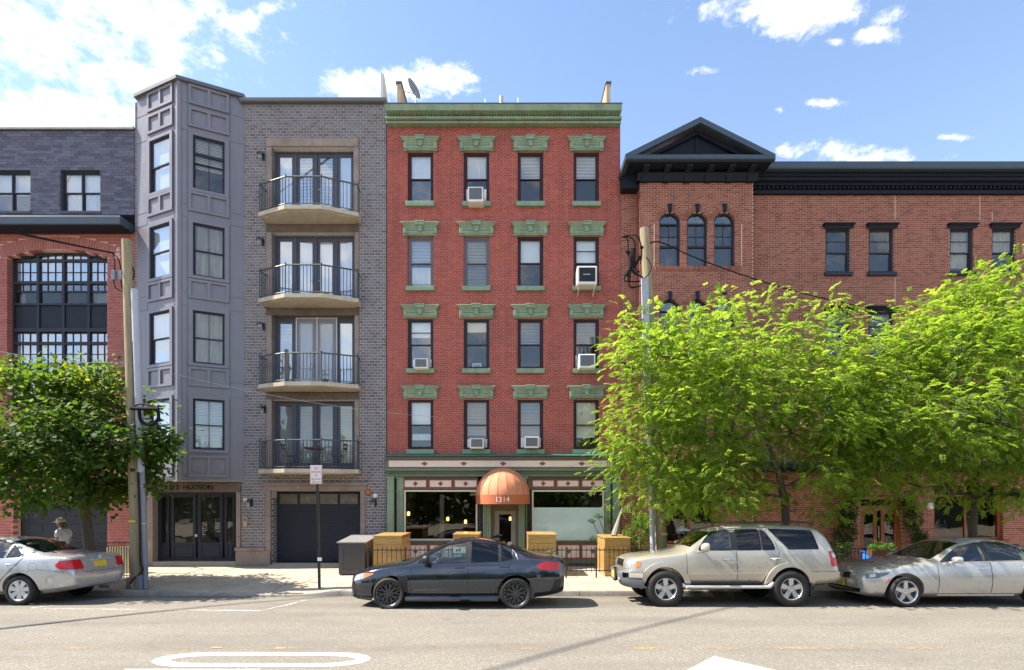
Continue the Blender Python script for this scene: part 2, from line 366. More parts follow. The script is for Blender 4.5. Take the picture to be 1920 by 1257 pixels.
# ------------------------------------------------------------------ ground, road, pavement
def asphalt():
    m = bpy.data.materials.new('worn_asphalt'); m.use_nodes = True; t = NT(m.node_tree); t.n.clear()
    g = t.node('ShaderNodeNewGeometry').outputs['Position']
    fine = t.noise(g, 95, 3, .7).outputs[0]; mid = t.noise(g, 22, 5, .65).outputs[0]
    big = t.noise(t.vm('MULTIPLY', g, (.35, 1.3, 1)), .9, 6, .6, .3).outputs[0]
    vo = t.node('ShaderNodeTexVoronoi', {'Vector': g, 'Scale': 70.0}).outputs['Color']
    sp = t.node('ShaderNodeSeparateColor', {0: vo}).outputs[0]
    c = t.mix(t.mapr(fine, .3, .7, 0, 1), C(.15, .135, .113), C(.25, .228, .192))
    c = t.mix(t.mapr(sp, .72, .95, 0, .75), c, C(.40, .37, .32))
    c = t.mix(t.mapr(mid, .55, .8, 0, .4), c, C(.125, .113, .10))
    c = t.mix(t.mapr(big, .42, .68, 0, .55), c, C(.155, .14, .122))
    cr = t.node('ShaderNodeTexVoronoi', {'Vector': t.vm('ADD', g, t.node('ShaderNodeVectorMath', {0: t.noise(g, 2.2, 5, .6).outputs['Color'], 3: 1.4}, operation='SCALE').outputs[0]), 'Scale': .33}, feature='DISTANCE_TO_EDGE').outputs[0]
    ck = t.math('MULTIPLY', t.mapr(cr, .0, .004, 1, 0), t.mapr(big, .45, .6, 0, .75))
    c = t.mix(ck, c, C(.06, .055, .05))
    yy = t.node('ShaderNodeSeparateXYZ', {0: g}).outputs[1]
    c = t.mix(t.math('MULTIPLY', t.mapr(yy, 12.7, 13.2, 0, .75), t.mapr(mid, .35, .6, .3, 1)), c, C(.085, .072, .06))
    lane = t.math('MULTIPLY', t.math('POWER', t.math('ABSOLUTE', t.math('SINE', t.math('MULTIPLY', yy, 1.75))), 4.0), t.mapr(big, .35, .65, .05, .30))
    c = t.mix(lane, c, C(.145, .13, .115))
    oil = t.noise(t.vm('MULTIPLY', g, (1, 1.6, 1)), 1.9, 3, .5).outputs[0]
    c = t.mix(t.mapr(oil, .66, .76, 0, .45), c, C(.10, .09, .082))
    b = t.node('ShaderNodeBump', {'Strength': .55, 'Distance': .012, 'Height': t.math('ADD', fine, t.math('MULTIPLY', sp, .5))}).outputs[0]
    p = t.node('ShaderNodeBsdfPrincipled', {'Base Color': c, 'Roughness': .88, 'Normal': b, 'Specular IOR Level': .35})
    t.node('ShaderNodeOutputMaterial', {'Surface': p.outputs[0]}); return m
M['asphalt'] = asphalt()
def paintmat(name, col, cover):
    """worn road paint: the paint flakes away to nothing where the noise says so"""
    m = bpy.data.materials.new(name); m.use_nodes = True; t = NT(m.node_tree); t.n.clear()
    g = t.node('ShaderNodeNewGeometry').outputs['Position']
    n = t.noise(g, 28, 6, .7).outputs[0]; n2 = t.noise(g, 1.6, 4, .6).outputs[0]
    f = t.mapr(t.math('ADD', n, t.math('MULTIPLY', n2, .8)), 1.30-cover, 1.42-cover, 0, 1)
    p = t.node('ShaderNodeBsdfPrincipled', {'Base Color': t.mix(n, col, tuple(.8*c for c in col[:3])+(1,)), 'Roughness': .8})
    tr = t.node('ShaderNodeBsdfTransparent')
    t.node('ShaderNodeOutputMaterial', {'Surface': t.node('ShaderNodeMixShader', {0: f, 1: tr.outputs[0], 2: p.outputs[0]}).outputs[0]}); return m
M['paint_white'] = paintmat('white_road_paint', C(.74, .73, .70), .62)
M['paint_white_worn'] = paintmat('worn_white_road_paint', C(.62, .60, .56), .46)
M['paint_yellow'] = paintmat('worn_yellow_road_paint', C(.44, .31, .14), .37)
M['paint_yellow2'] = paintmat('faint_yellow_road_paint', C(.50, .34, .12), .22)
M['paint_yellow3'] = paintmat('fresh_yellow_paint_blot', C(.70, .52, .05), .55)
M['paint_blue'] = paintmat('pale_blue_road_paint', C(.38, .50, .60), .30)

KY, KD = 13.2, .16                       # kerb line and its width
def zroad(y):
    y = abs(y-8.2)
    return .05-.05*min(1, y/3)**2-.116*max(0, (y-3)/2)**1.2 if y > 3 else .05-.05*(y/3)**2
XR = 120
def sheet(name, ys, mat, zf, dz=0, kind='structure', parent=None, x0=-XR, x1=XR, nx=24):
    b = MB()
    vs = [(x0+(x1-x0)*i/nx, y, zf(y)+dz) for y in ys for i in range(nx+1)]
    b.add(vs, [(j*(nx+1)+i, j*(nx+1)+i+1, (j+1)*(nx+1)+i+1, (j+1)*(nx+1)+i) for j in range(len(ys)-1) for i in range(nx)])
    return b.build(name, mat, parent, smooth=True, kind=kind)
g = MB(); g.add([(-1500, -1500, -.32), (1500, -1500, -.32), (1500, 1500, -.32), (-1500, 1500, -.32)], [(0, 1, 2, 3)])
g.build('ground', pbr('dull_ground', C(.16, .15, .13), .95, var=.2, scale=.1), kind='structure')
road = sheet('road', [3.2+10*i/40 for i in range(41)], M['asphalt'], zroad)
road['label'] = 'sunlit grey asphalt street in front of the houses'
sheet('far_pavement', [-14, -5, 0, 3.05, 3.2], M['walk'], lambda y: .02)

# kerb: stones of 1.8 m that dip for the garage crossing
def kerbz(x):
    a = X(300, 13.2); b = X(560, 13.2); s = .9
    def st(t): t = max(0, min(1, t)); return t*t*(3-2*t)
    return -.085*(st((x-a)/s)*(1-st((x-b)/s)))
kerb = link('kerb', None); kerb['kind'] = 'structure'; kerb['label'] = 'worn stone kerb along the street with a dropped stretch'
x = -27.0
while x < 27:
    b = MB(); n = 6; L = random.uniform(1.7, 2.0); e = .008
    xs = [x+e+(L-2*e)*i/n for i in range(n+1)]
    prof = lambda xx: [(KY, -.30), (KY-.004, .0+kerbz(xx)-.03), (KY+.014, .006+kerbz(xx)), (KY+KD, .010+kerbz(xx)*.8), (KY+KD, -.30)]
    vs = [(xx, p[0], p[1]) for xx in xs for p in prof(xx)]
    b.add(vs, [(i*5+j, i*5+5+j, i*5+6+j, i*5+1+j) for i in range(n) for j in range(4)]+[(0, 1, 2, 3, 4), tuple(n*5+k for k in (4, 3, 2, 1, 0))])
    b.build('kerb_stone', M['kerb'], kerb, smooth=35); x += L
# pavement: a bed and concrete flags with open joints
def zwalk(x, y):
    t = max(0, 1-(y-KY-KD)/1.3); return kerbz(x)*.8*t*t+.006*math.sin(x*1.7+y)
bed = sheet('pavement', [KY+KD, 14.5, 16.5, 18.6], pbr('joint_dirt', C(.11, .10, .085), .95), lambda y: -.11)
bed['label'] = 'sunlit concrete pavement between the kerb and the houses'
ys = [KY+KD+.003, 14.55, 16.25, 18.18]
for r in range(3):
    x = -21.3+(.4 if r % 2 else 0)
    while x < 21:
        L = 1.52; e = .011; n = 3
        vs = []; tl = random.uniform(-.004, .004)
        for j in range(4):
            for i in range(4):
                xx = x+e+(L-2*e)*i/3; yy = ys[r]+e+(ys[r+1]-ys[r]-2*e)*j/3
                vs.append((xx, yy, zwalk(xx, yy)+tl))
        b = MB(); b.add(vs, [(j*4+i, j*4+i+1, j*4+i+5, j*4+i+4) for j in range(3) for i in range(3)])
        lo = [0, 1, 2, 3, 7, 11, 15, 14, 13, 12, 8, 4]
        k = len(vs); b.add([vs[i] for i in lo]+[(vs[i][0], vs[i][1], -.105) for i in lo], [(i, i+12, (i+1) % 12+12, (i+1) % 12) for i in range(12)])
        b.build('paving_slab', M['walk'], bed); x += L
apron = MB().prism([(17.75, -.02), (18.3, .09), (18.3, -.02)], X(505, 18), X(678, 18), 'x').build('threshold_ramp', M['walk'], bed)

# markings (4 mm above the road)
def strip(name, pts, wd, mat, dz=.004, label=None):
    b = MB(); P = [Vector((p[0], p[1], 0)) for p in pts]; ring = []
    for i, p in enumerate(P):
        t = (P[min(i+1, len(P)-1)]-P[max(i-1, 0)]).normalized(); nn = Vector((-t.y, t.x, 0))
        ring.append((p-nn*wd/2, p+nn*wd/2))
    vs = []; 
    for a, c in ring: vs += [(a.x, a.y, zroad(a.y)+dz), (c.x, c.y, zroad(c.y)+dz)]
    b.add(vs, [(2*i, 2*i+2, 2*i+3, 2*i+1) for i in range(len(P)-1)])
    return b.build(name, mat, road, label=label)
def gp(px, py):
    D = 2.27/((py-HZ)/1000)
    for _ in range(6): D = (CAMZ-zroad(D))/((py-HZ)/1000)
    return (X(px, D), D)
def dense(pts, n=10):
    out = []
    for a, c in zip(pts[:-1], pts[1:]): out += [(a[0]+(c[0]-a[0])*i/n, a[1]+(c[1]-a[1])*i/n) for i in range(n)]
    return out+[pts[-1]]
yl = gp(960, 1216)[1]; yl2 = gp(960, 1208)[1]
strip('centre_line', dense([(-40, yl), (40, yl)], 40), .10, M['paint_yellow'])
strip('centre_line', dense([(-40, yl2), (40, yl2)], 40), .085, M['paint_yellow2'])
for px, py in ((405, 1216), (230, 1207), (533, 1208)):
    c = gp(px, py); strip('paint_blot', [(c[0]-.07, c[1]), (c[0]-.02, c[1]+.02), (c[0]+.07, c[1])], .05, M['paint_yellow3'] if px == 405 else M['paint_yellow'], .009)
strip('bay_line', dense([gp(236, 1120), gp(58, 1141)], 10), .085, M['paint_white_worn'])
strip('bay_line', dense([gp(66, 1142), gp(491, 1146)], 10), .085, M['paint_white_worn'], .006)
strip('bay_line', dense([gp(491, 1146), gp(540, 1135), gp(575, 1126)], 10), .085, M['paint_white_worn'], .008)
strip('bay_mark', dense([gp(1214, 1153), gp(1262, 1154)], 8), .09, M['paint_blue'])
strip('bay_mark', dense([gp(1130, 1152), gp(1214, 1153)], 8), .05, M['paint_blue'], .006)
# hollow slot letter: drawn as a ring between an outer and an inner outline
def pill(x0, x1, y0, y1, n=14, p=1.0):
    r = (y1-y0)/2; cy = (y0+y1)/2; k = p
    a = [(x1-k+k*math.cos(t), cy+r*math.sin(t)) for t in np.linspace(-math.pi/2, math.pi/2, n)]
    return a+[(x0+k-k*math.cos(t), cy-r*math.sin(t)) for t in np.linspace(-math.pi/2, math.pi/2, n)]
a0 = gp(287, 1238); a1 = gp(693, 1238); yt = gp(490, 1224)[1]; yb = gp(490, 1251)[1]; yti = gp(490, 1230.5)[1]; ybi = gp(490, 1244.5)[1]
o_ = pill(a0[0], a1[0], yb, yt, p=.62); i_ = pill(a0[0]+.24, a1[0]-.2, ybi, yti, p=.5); n = len(o_)
MB_ = MB(); MB_.add([(p[0], p[1], zroad(p[1])+.004) for p in o_+i_], [(i, (i+1) % n, (i+1) % n+n, i+n) for i in range(n)])
MB_.build('road_letter', M['paint_white'], road, label='hollow long white letter painted on the road')
def flat(name, pts, mat, label=None): 
    b = MB(); b.add([(p[0], p[1], zroad(p[1])+.004) for p in pts], [tuple(range(len(pts)))]); b.build(name, mat, road, label=label)
flat('road_arrow', [gp(1255, 1275), gp(1339, 1231), gp(1465, 1260), gp(1600, 1290), gp(1300, 1300)], M['paint_white'], 'white pointed road marking cut by the frame')
flat('road_stroke', [gp(236, 1255.3), gp(489, 1255.3), gp(470, 1262), gp(225, 1262)], M['paint_white'])

# ------------------------------------------------------------------ brickwork
def rect(x0, x1, z0, z1): return lambda z: (x0, x1) if z0 < z < z1 else None
def arch(cx, r, z0, zs): return lambda z: None if z < z0 or z >= zs+r else ((cx-r, cx+r) if z <= zs else (cx-math.sqrt(r*r-(z-zs)**2), cx+math.sqrt(r*r-(z-zs)**2)))
def brickwork(parent, x0, x1, z0, z1, yf, pitch, course, joint, ops, brick, mortar, tones, singles=0, zone=None, name='brickwork', mops=None, deep=.2):
    """courses of separate bricks (5 faces each) standing 7 mm proud of recessed mortar; `singles` of them become objects of their own"""
    mort = MB(); A = []
    nrow = int(round((z1-z0)/course)); course = (z1-z0)/nrow
    for r in range(nrow):
        za, zb = z0+r*course, z0+(r+1)*course; zc = (za+zb)/2
        def cut(opl):
            iv = [(x0, x1)]
            for f in opl:
                o = f(zc)
                if o is None: continue
                nv = []
                for a, b in iv:
                    if o[1] <= a or o[0] >= b: nv.append((a, b)); continue
                    if o[0] > a: nv.append((a, o[0]))
                    if o[1] < b: nv.append((o[1], b))
                iv = nv
            return iv
        iv = cut(ops); ivm = cut(mops) if mops is not None else iv
        for a, b in ivm: mort.box(a+(.006 if a > x0 else 0), b-(.006 if b < x1 else 0), yf+.007, yf+.3, za, zb)
        bx = x0-(r % 2)*pitch/2-pitch
        k0 = math.floor((x0-bx)/pitch)
        for a, b in iv:
            i = math.floor((a-bx)/pitch)
            while bx+i*pitch < b:
                p, q = bx+i*pitch, bx+(i+1)*pitch-joint
                pa, qa = max(p, a), min(q, b)
                if b-qa < .03: qa = b
                if qa-pa > .025: A.append((pa, qa, za+joint/2, zb-joint/2, deep if (pa == a or qa == b) else .014, 1 if (pa == p and qa == q) else 0))
                i += 1
    mort.build('mortar_wall', mortar, parent)
    A = np.array(A); n = len(A); tone = RNG.choice(tones, n)
    jit = RNG.uniform(0, .0035, n); tilt = RNG.normal(0, .0012, n)
    single = np.zeros(n, bool)
    if singles:
        cand = [i for i in range(n) if A[i, 5] and (zone is None or zone((A[i, 0]+A[i, 1])/2, (A[i, 2]+A[i, 3])/2))]
        cand = cand[:singles] if len(cand) <= singles else [cand[int(j)] for j in np.linspace(0, len(cand)-1, singles)]
        single[cand] = True
    S = A[~single]; k = len(S); yf0 = yf-jit[~single]; tl = tilt[~single]; tn = tone[~single]
    vs = np.zeros((k, 8, 3))
    for c, (xi, zi, fr) in enumerate([(0, 2, 1), (1, 2, 1), (1, 3, 1), (0, 3, 1), (0, 2, 0), (1, 2, 0), (1, 3, 0), (0, 3, 0)]):
        vs[:, c, 0] = S[:, xi]; vs[:, c, 2] = S[:, zi]
        vs[:, c, 1] = (yf0+(tl if xi else -tl)) if fr else yf+S[:, 4]
    f = np.array([(0, 1, 2, 3), (1, 5, 6, 2), (4, 0, 3, 7), (3, 2, 6, 7), (4, 5, 1, 0)])
    faces = (f[None]+8*np.arange(k)[:, None, None]).reshape(-1, 4)
    o0 = origin_of(parent)
    me = bpy.data.meshes.new(name); me.from_pydata((vs.reshape(-1, 3)-np.array(o0)).tolist(), [], faces.tolist())
    me.materials.append(brick); me.attributes.new('tone', 'FLOAT', 'FACE').data.foreach_set('value', np.repeat(tn, 5))
    link(name, me, parent, kind='stuff')
    if singles:
        wd, hh = pitch-joint, course-joint; var = {}
        for i in np.nonzero(single)[0]:
            t = tone[i]
            if t not in var:
                b = MB(); b.tone = float(t); d = .006
                b.add([(-wd/2, 0, -hh/2), (wd/2, 0, -hh/2), (wd/2, 0, hh/2), (-wd/2, 0, hh/2), (-wd/2, .016, -hh/2), (wd/2, .016, -hh/2), (wd/2, .016, hh/2), (-wd/2, .016, hh/2)], [tuple(q) for q in f])
                me = bpy.data.meshes.new('brick'); me.from_pydata(b.v, [], b.f); me.materials.append(brick)
                me.attributes.new('tone', 'FLOAT', 'FACE').data.foreach_set('value', [float(t)]*5); var[t] = me
            o = link('brick', var[t], parent)
            o.location = Vector(((A[i, 0]+A[i, 1])/2, yf-jit[i], (A[i, 2]+A[i, 3])/2))-o0
            o.rotation_euler = (0, 0, tilt[i]*6)
def radial(parent, cx, zs, r0, r1, a0, a1, n, yf, brick, tones, skip=None, name='arch_brick'):
    """rowlock bricks round an arch"""
    b = MB(); da = (a1-a0)/n; g_ = .1*da
    for i in range(n):
        p, q = a0+i*da+g_*1.3, a0+(i+1)*da-g_*1.3
        if skip and skip[0] < (p+q)/2 < skip[1]: continue
        b.tone = float(random.choice(tones)); j = random.uniform(.002, .006)
        pt = lambda r, a: (cx+r*math.cos(a), zs+r*math.sin(a))
        b.prism([pt(r0, p), pt(r1, p), pt(r1, q), pt(r0, q)], yf-j, yf+.18)
    return b.build(name, brick, parent, kind='stuff')

# ------------------------------------------------------------------ windows
def ring(b, x0, x1, z0, z1, wd, y0, y1, wb=None, wt=None):
    wb = wb or wd; wt = wt or wd
    b.box(x0, x1, y0, y1, z0, z0+wb); b.box(x0, x1, y0, y1, z1-wt, z1)
    b.box(x0, x0+wd, y0, y1, z0+wb, z1-wt); b.box(x1-wd, x1, y0, y1, z0+wb, z1-wt); return b
def T_(b, T):
    if T is not None: b.v = [tuple(T @ Vector(p)) for p in b.v]
    return b
def pane(parent, x0, x1, z0, z1, y, mat, T=None, tilt=.005):
    b = MB(); a, c = random.gauss(0, tilt), random.gauss(0, tilt)*.6; w2, h2 = (x1-x0)/2, (z1-z0)/2
    b.add([(x0, y-a*h2-c*w2, z0), (x1, y-a*h2+c*w2, z0), (x1, y+a*h2+c*w2, z1), (x0, y+a*h2-c*w2, z1)], [(0, 1, 2, 3)])
    return T_(b, T).build('pane', mat, parent)
def slats(parent, x0, x1, z0, z1, y, mat, T=None, step=.05, ang=.5, name='blind'):
    b = MB(); n = max(1, int((z1-z0)/step))
    for i in range(n):
        zc = z1-(i+.5)*step+random.uniform(-.002, .002); dy, dz = .02*math.cos(ang), .027*math.sin(ang)+.012
        b.add([(x0, y-dy, zc-dz), (x1, y-dy, zc-dz), (x1, y+dy, zc+dz), (x0, y+dy, zc+dz)], [(0, 1, 2, 3)])
    return T_(b, T).build(name, mat, parent)
def cloth(parent, x0, x1, z0, z1, y, mat, T=None, folds=7, amp=.02, name='curtain'):
    b = MB(); n = folds*6; m = 5
    vs = [(x0+(x1-x0)*i/n, y+amp*math.sin(i/n*folds*2*math.pi+.6*math.sin(j))*(.6+.4*j/m), z0+(z1-z0)*j/m) for j in range(m+1) for i in range(n+1)]
    b.add(vs, [(j*(n+1)+i, j*(n+1)+i+1, (j+1)*(n+1)+i+1, (j+1)*(n+1)+i) for j in range(m) for i in range(n)])
    return T_(b, T).build(name, mat, parent, smooth=True)
def sash_window(parent, x0, x1, z0, z1, yf, fm, split=.5, rec=.09, fw=.05, cols=1, cover=None, low=None, gm=None, T=None, bars=(), name='window', low_open=0, back=True):
    """frame > upper and lower sash, panes, blind or curtain"""
    gm = gm or M['glass']; y = yf+rec
    fr = T_(ring(MB(), x0, x1, z0, z1, fw, y, y+.10), T).build(name, fm, parent)
    a, b_, zc = x0+fw, x1-fw, z0+fw+(z1-z0-2*fw)*split
    cw = (b_-a)/cols; sw = .035
    for c in range(cols):
        p, q = a+c*cw+(.018 if c else 0), a+(c+1)*cw-(.018 if c < cols-1 else 0)
        if c: T_(MB().box(p-.036, p, y+.004, y+.09, z0+fw, z1-fw), T).build('mullion', fm, fr)
        s = MB(); ring(s, p, q, zc-sw, z1-fw, sw, y+.025, y+.055); 
        for t in bars: s.box(p+sw, q-sw, y+.03, y+.05, zc+(z1-fw-zc)*t-.014, zc+(z1-fw-zc)*t+.014)
        T_(s, T).build('sash', fm, fr); pane(fr, p+sw, q-sw, zc, z1-fw-sw, y+.04, gm, T)
        s = MB(); zl = z0+fw+low_open; ring(s, p, q, zl, zc, sw, y+.058, y+.085); T_(s, T).build('sash', fm, fr); pane(fr, p+sw, q-sw, zl+sw, zc-sw, y+.07, gm, T)
    def put(c, za, zb):
        kind, mat = c[0], M[c[1]]; yy = y+.112
        if kind == 'slat': slats(fr, a, b_, za, zb, yy, mat, T)
        elif kind == 'shade': T_(MB().box(a, b_, yy, yy+.01, za, zb), T).build('shade', mat, fr)
        else: cloth(fr, a, b_, za, zb, yy, mat, T)
    if cover: put(cover, z1-fw-(z1-z0-2*fw)*cover[2], z1-fw)
    if low: put(low, z0+fw+(z1-z0)*(low[3] if len(low) > 3 else 0), z0+fw+(z1-z0-2*fw)*low[2])
    return fr
def lettering(parent, text, loc, size, mat, ext=.004, rot=(R(90), 0, 0), name='lettering', font_scale=1.0, bend=None, align='CENTER'):
    cu = bpy.data.curves.new('t', 'FONT'); cu.body = text; cu.size = size; cu.extrude = ext; cu.align_x = align; cu.align_y = 'CENTER'
    o = bpy.data.objects.new('t', cu); COL.objects.link(o)
    dg = bpy.context.evaluated_depsgraph_get(); dg.update()
    me = bpy.data.meshes.new_from_object(o.evaluated_get(dg)); bpy.data.objects.remove(o)
    mt = Matrix.LocRotScale(Vector(loc)-origin_of(parent), __import__('mathutils').Euler(rot), Vector((font_scale, 1, 1)))
    me.transform(mt)
    if bend:
        for vv in me.vertices: vv.co = bend(vv.co)
    me.materials.clear(); me.materials.append(mat); me.name = name
    return link(name, me, parent)
def backing(parent, x0, x1, z0, z1, yf, shell, depth=9, roofz=None):
    MB().box(x0+.02, x1-.02, yf+.62, yf+.66, z0, z1-.05).build('inner_wall', M['dark'], parent)
    MB().box(x0, x1, yf+.70, yf+depth, z0, z1-.02).build('side_wall', shell, parent)
def cornice(parent, x0, x1, yf, steps, mat, name='cornice'):
    """stacked mouldings: (z0, z1, projection)"""
    b = MB()
    for z0, z1, p in steps: b.bbox(x0, x1, yf-p, yf+.2, z0, z1, .012)
    return b.build(name, mat, parent)
def dentils(parent, x0, x1, y0, y1, z0, z1, step, mat, name='dentils'):
    b = MB(); n = int((x1-x0)/step)
    for i in range(n): b.box(x0+i*step+step*.2, x0+i*step+step*.75, y0, y1, z0, z1)
    return b.build(name, mat, parent, kind='stuff')
TON = [0.0, .17, .34, .5, .67, .84, 1.0]

# ------------------------------------------------------------------ A: brick loft building at the left with the great arched window
A = thing('loft_building', 'rose brick loft building with dark slate brick top floor and big arched factory window', 'building', (-16, DB, 0))
ax0, ax1 = -21.6, X(252.6)
arcR = 5.6; acx = X(107); ahalf = (X(201)-X(13.4))/2; aspr = Z(481); acz = Z(467)-arcR
def big_arch(rr, zlo):
    def f(z):
        if z < zlo: return None
        if z > acz+rr: return None
        h = math.sqrt(max(0, rr*rr-(z-acz)**2)) if z > acz else 9
        return (acx-min(h, ahalf if rr == arcR else ahalf), acx+min(h, ahalf))
    return f
AW0, AW1 = X(13.4), X(200.8); agz = Z(925)
def ring_zone(z):
    lo = math.sqrt(max(0, (arcR+.45)**2-(z-acz)**2)) if z < acz+arcR+.45 and z > aspr-.1 else 0
    return (acx-min(lo, ahalf+.42), acx+min(lo, ahalf+.42)) if lo else None
A_ops = [big_arch(arcR, Z(765)), rect(X(24), X(201), 0, agz)]
brickwork(A, ax0, ax1, 0, Z(437)-.0, DB, .284, .0975, .012, A_ops+[ring_zone], M['brick_jumbo'], M['mortar_jumbo'], TON, 300,
          lambda x_, z_: X(201) < x_ < X(236) or (X(0) < x_ and z_ > Z(470)) or (x_ < X(12) and x_ > X(-6)), mops=A_ops)
aa = math.asin(min(1, (ahalf+.2)/arcR))
radial(A, acx, acz, arcR-.01, arcR+.42, math.pi/2-aa, math.pi/2+aa, 46, DB, M['brick_jumbo'], TON)
brickwork(A, ax0, ax1, Z(403), Z(246), DB, .272, .0945, .009, [rect(X(112.6), X(188), Z(399), Z(318.8)), rect(X(-20), X(57), Z(399), Z(318.8)), rect(X(-150), X(-75), Z(399), Z(318.8))],
          M['brick_slate'], M['mortar_slate'], TON, 0, name='slate_brickwork')
b = MB(); b.bbox(ax0, ax1+.01, DB-.10, DB+.4, Z(245), Z(240), .02); b.build('coping', M['steel'], A)
b = MB(); b.bbox(ax0, X(250), DB-.62, DB+.05, Z(421, 17.6), Z(405, 17.6), .02); b.bbox(ax0, X(250), DB-.30, DB+.05, Z(437), Z(421, 17.6)-.004, .02); b.build('cornice', M['navy2'], A)
b = MB(); b.box(ax0, X(249), DB-.56, DB-.02, Z(421, 17.6)-.03, Z(421, 17.6)-.006); b.build('soffit', M['navy'], A)
for i, (p, q) in enumerate(((112.6, 188), (-20, 57), (-150, -75))):
    sash_window(A, X(p), X(q), Z(396), Z(319.5), DB, M['joinery'], .5, .1, .055, 2, ('shade', 'blind', .62) if i == 0 else ('shade', 'curtain', .55), ('cloth', 'curtain', .45) if i == 0 else None, M['glass_sky'])
    MB().bbox(X(p)-.03, X(q)+.03, DB-.03, DB+.15, Z(400.5), Z(396)-.004, .01).build('sill', M['brick_slate'], A)
# the arched window: mullions, transoms, glazing bars, panes
yw = DB+.24; xs4 = [AW0, X(61), X(109), X(157), AW1]
def archz(x_): return acz+math.sqrt(max(0, arcR**2-(x_-acx)**2))
win = MB()
for x_ in xs4: win.box(x_-.045, x_+.045, yw-.04, yw+.10, Z(765), archz(min(max(x_, AW0+.05), AW1-.05)))
for y_, hh in ((483.5, .045), (525.5, .05), (641-.5, .05), (681, .045)): win.box(AW0, AW1, yw-.03, yw+.09, Z(y_)-hh, Z(y_)+hh)
ap = [(AW0+(AW1-AW0)*i/24) for i in range(25)]
for p, q in zip(ap[:-1], ap[1:]): win.prism([(p, archz(p)), (q, archz(q)), (q, archz(q)-.08), (p, archz(p)-.08)], yw-.03, yw+.09)
win.box(AW0, AW1, yw-.06, yw+.02, Z(567)-.03, Z(567)+.03); win.box(AW0, AW1, yw-.05, yw+.02, Z(616)-.05, Z(616)+.07)
M['sky_reflect_blue'] = pbr('painted_sky_reflection', C(.50, .60, .74), .9, var=.08, scale=2)  # pale blue that stands in for sky reflected in the panes
bigw = win.build('arched_window', M['joinery'], A)
for i in range(4):
    MB().bbox(xs4[i]+.05, xs4[i+1]-.05, yw, yw+.06, Z(614), Z(568), .02).build('spandrel_panel', M['navy2'] if 0 else pbr('dark_blue_panel', C(.022, .028, .042), .6, var=.15, spec=.2), A)
    c3 = (xs4[i+1]-xs4[i]-.09)/3
    class _B:
        def box(s, *a): MB().box(*a).build('glazing_bar', M['joinery'], bigw)
    bars = _B()
    for k in range(3):
        p = xs4[i]+.045+k*c3; q = p+c3
        if k: bars.box(p-.014, p+.014, yw, yw+.04, Z(523), archz(p)-.05); bars.box(p-.012, p+.012, yw+.01, yw+.04, Z(541), Z(528)); bars.box(p-.014, p+.014, yw, yw+.04, Z(765), Z(622))
        m_ = .014
        for za, zb in ((505, 486.5), (523.5, 506)): pane(bigw, p+m_, q-m_, Z(za), Z(zb), yw+.02, M['glass_mirror'], None, .004)
        ztop = min(archz(p), archz(q))-.08
        if ztop > Z(480)+.05:
            bb = MB(); bb.add([(p+m_, yw+.02, Z(481)), (q-m_, yw+.02, Z(481)), (q-m_, yw+.02, max(Z(480), archz(q)-.07)), (p+m_, yw+.02, max(Z(480), archz(p)-.07))], [(0, 1, 2, 3)]); bb.build('pane', M['glass_mirror'], bigw)
        pane(bigw, p+m_, q-m_, Z(540), Z(529.5), yw+.03, M['glass_sky'])
        for za, zb in ((638.5, 622), (660.5, 643), (679, 661.5), (705, 684), (730, 706)): pane(bigw, p+m_, q-m_, Z(za), Z(zb), yw+.02, M['glass_mirror'], None, .004)
    bars.box(xs4[i]+.04, xs4[i+1]-.04, yw, yw+.04, Z(505.5)-.012, Z(505.5)+.012); bars.box(xs4[i]+.04, xs4[i+1]-.04, yw, yw+.05, Z(542)-.018, Z(542)+.018)
    bars.box(xs4[i]+.04, xs4[i+1]-.04, yw, yw+.04, Z(661)-.012, Z(661)+.012); bars.box(xs4[i]+.04, xs4[i+1]-.04, yw, yw+.04, Z(705)-.012, Z(705)+.012)
    for za, zb in ((525, 472), (740, 622)): MB().box(xs4[i]+.06, xs4[i+1]-.06, yw+.09, yw+.10, Z(za), Z(zb)).build('shade', M['sky_reflect_blue'], bigw)  # blue sheets behind the glass paint in the sky's reflection
    pane(bigw, xs4[i]+.05, xs4[i+1]-.05, Z(566), Z(543), yw+.03, M['glass_dark'])
MB().box(xs4[0]+.08, xs4[0]+.26, yw+.15, yw+.2, Z(566), Z(544)).build('shade', M['blind_grey'], bigw)
cloth(bigw, xs4[3]+.06, xs4[4]-.05, Z(565), Z(543), yw+.15, M['blind_grey'], None, 3, .03)
# sectional garage door
gd = MB(); gd.box(X(24)+.02, X(201)-.02, DB+.30, DB+.34, 0, agz); gdo = gd.build('garage_door', M['joinery2'] if 0 else pbr('blue_grey_garage_paint', C(.030, .034, .046), .6, spec=.25, var=.08), A)
gx0, gx1 = X(26), X(199); rows = 5
for r in range(rows):
    for c in range(4):
        p = gx0+(gx1-gx0)*c/4; q = gx0+(gx1-gx0)*(c+1)/4; za = .03+(agz-.05)*r/rows; zb = .03+(agz-.05)*(r+1)/rows
        MB().bbox(p+.05, q-.05, DB+.28, DB+.31, za+.07, zb-.06, .02).build('door_panel', gdo.data.materials[0], gdo)
backing(A, ax0, ax1, 0, Z(243), DB, M['brick_slate'])
# street lamp head of the loft front, seen over the tree
b = MB(); b.tube([(X(-10), DB-1.9, Z(686, 16.3)), (X(20, 16.3), DB-1.9, Z(695, 16.3)), (X(62, 16.3), DB-1.9, Z(708, 16.3))], .05, 8); b.tube([(X(62, 16.3), DB-1.9, Z(708, 16.3)), (X(66, 16.3), DB-1.0, Z(712, 16.3)), (X(66), DB+.1, Z(716))], .03, 8)
b.build('flag_bracket', M['iron'], A)
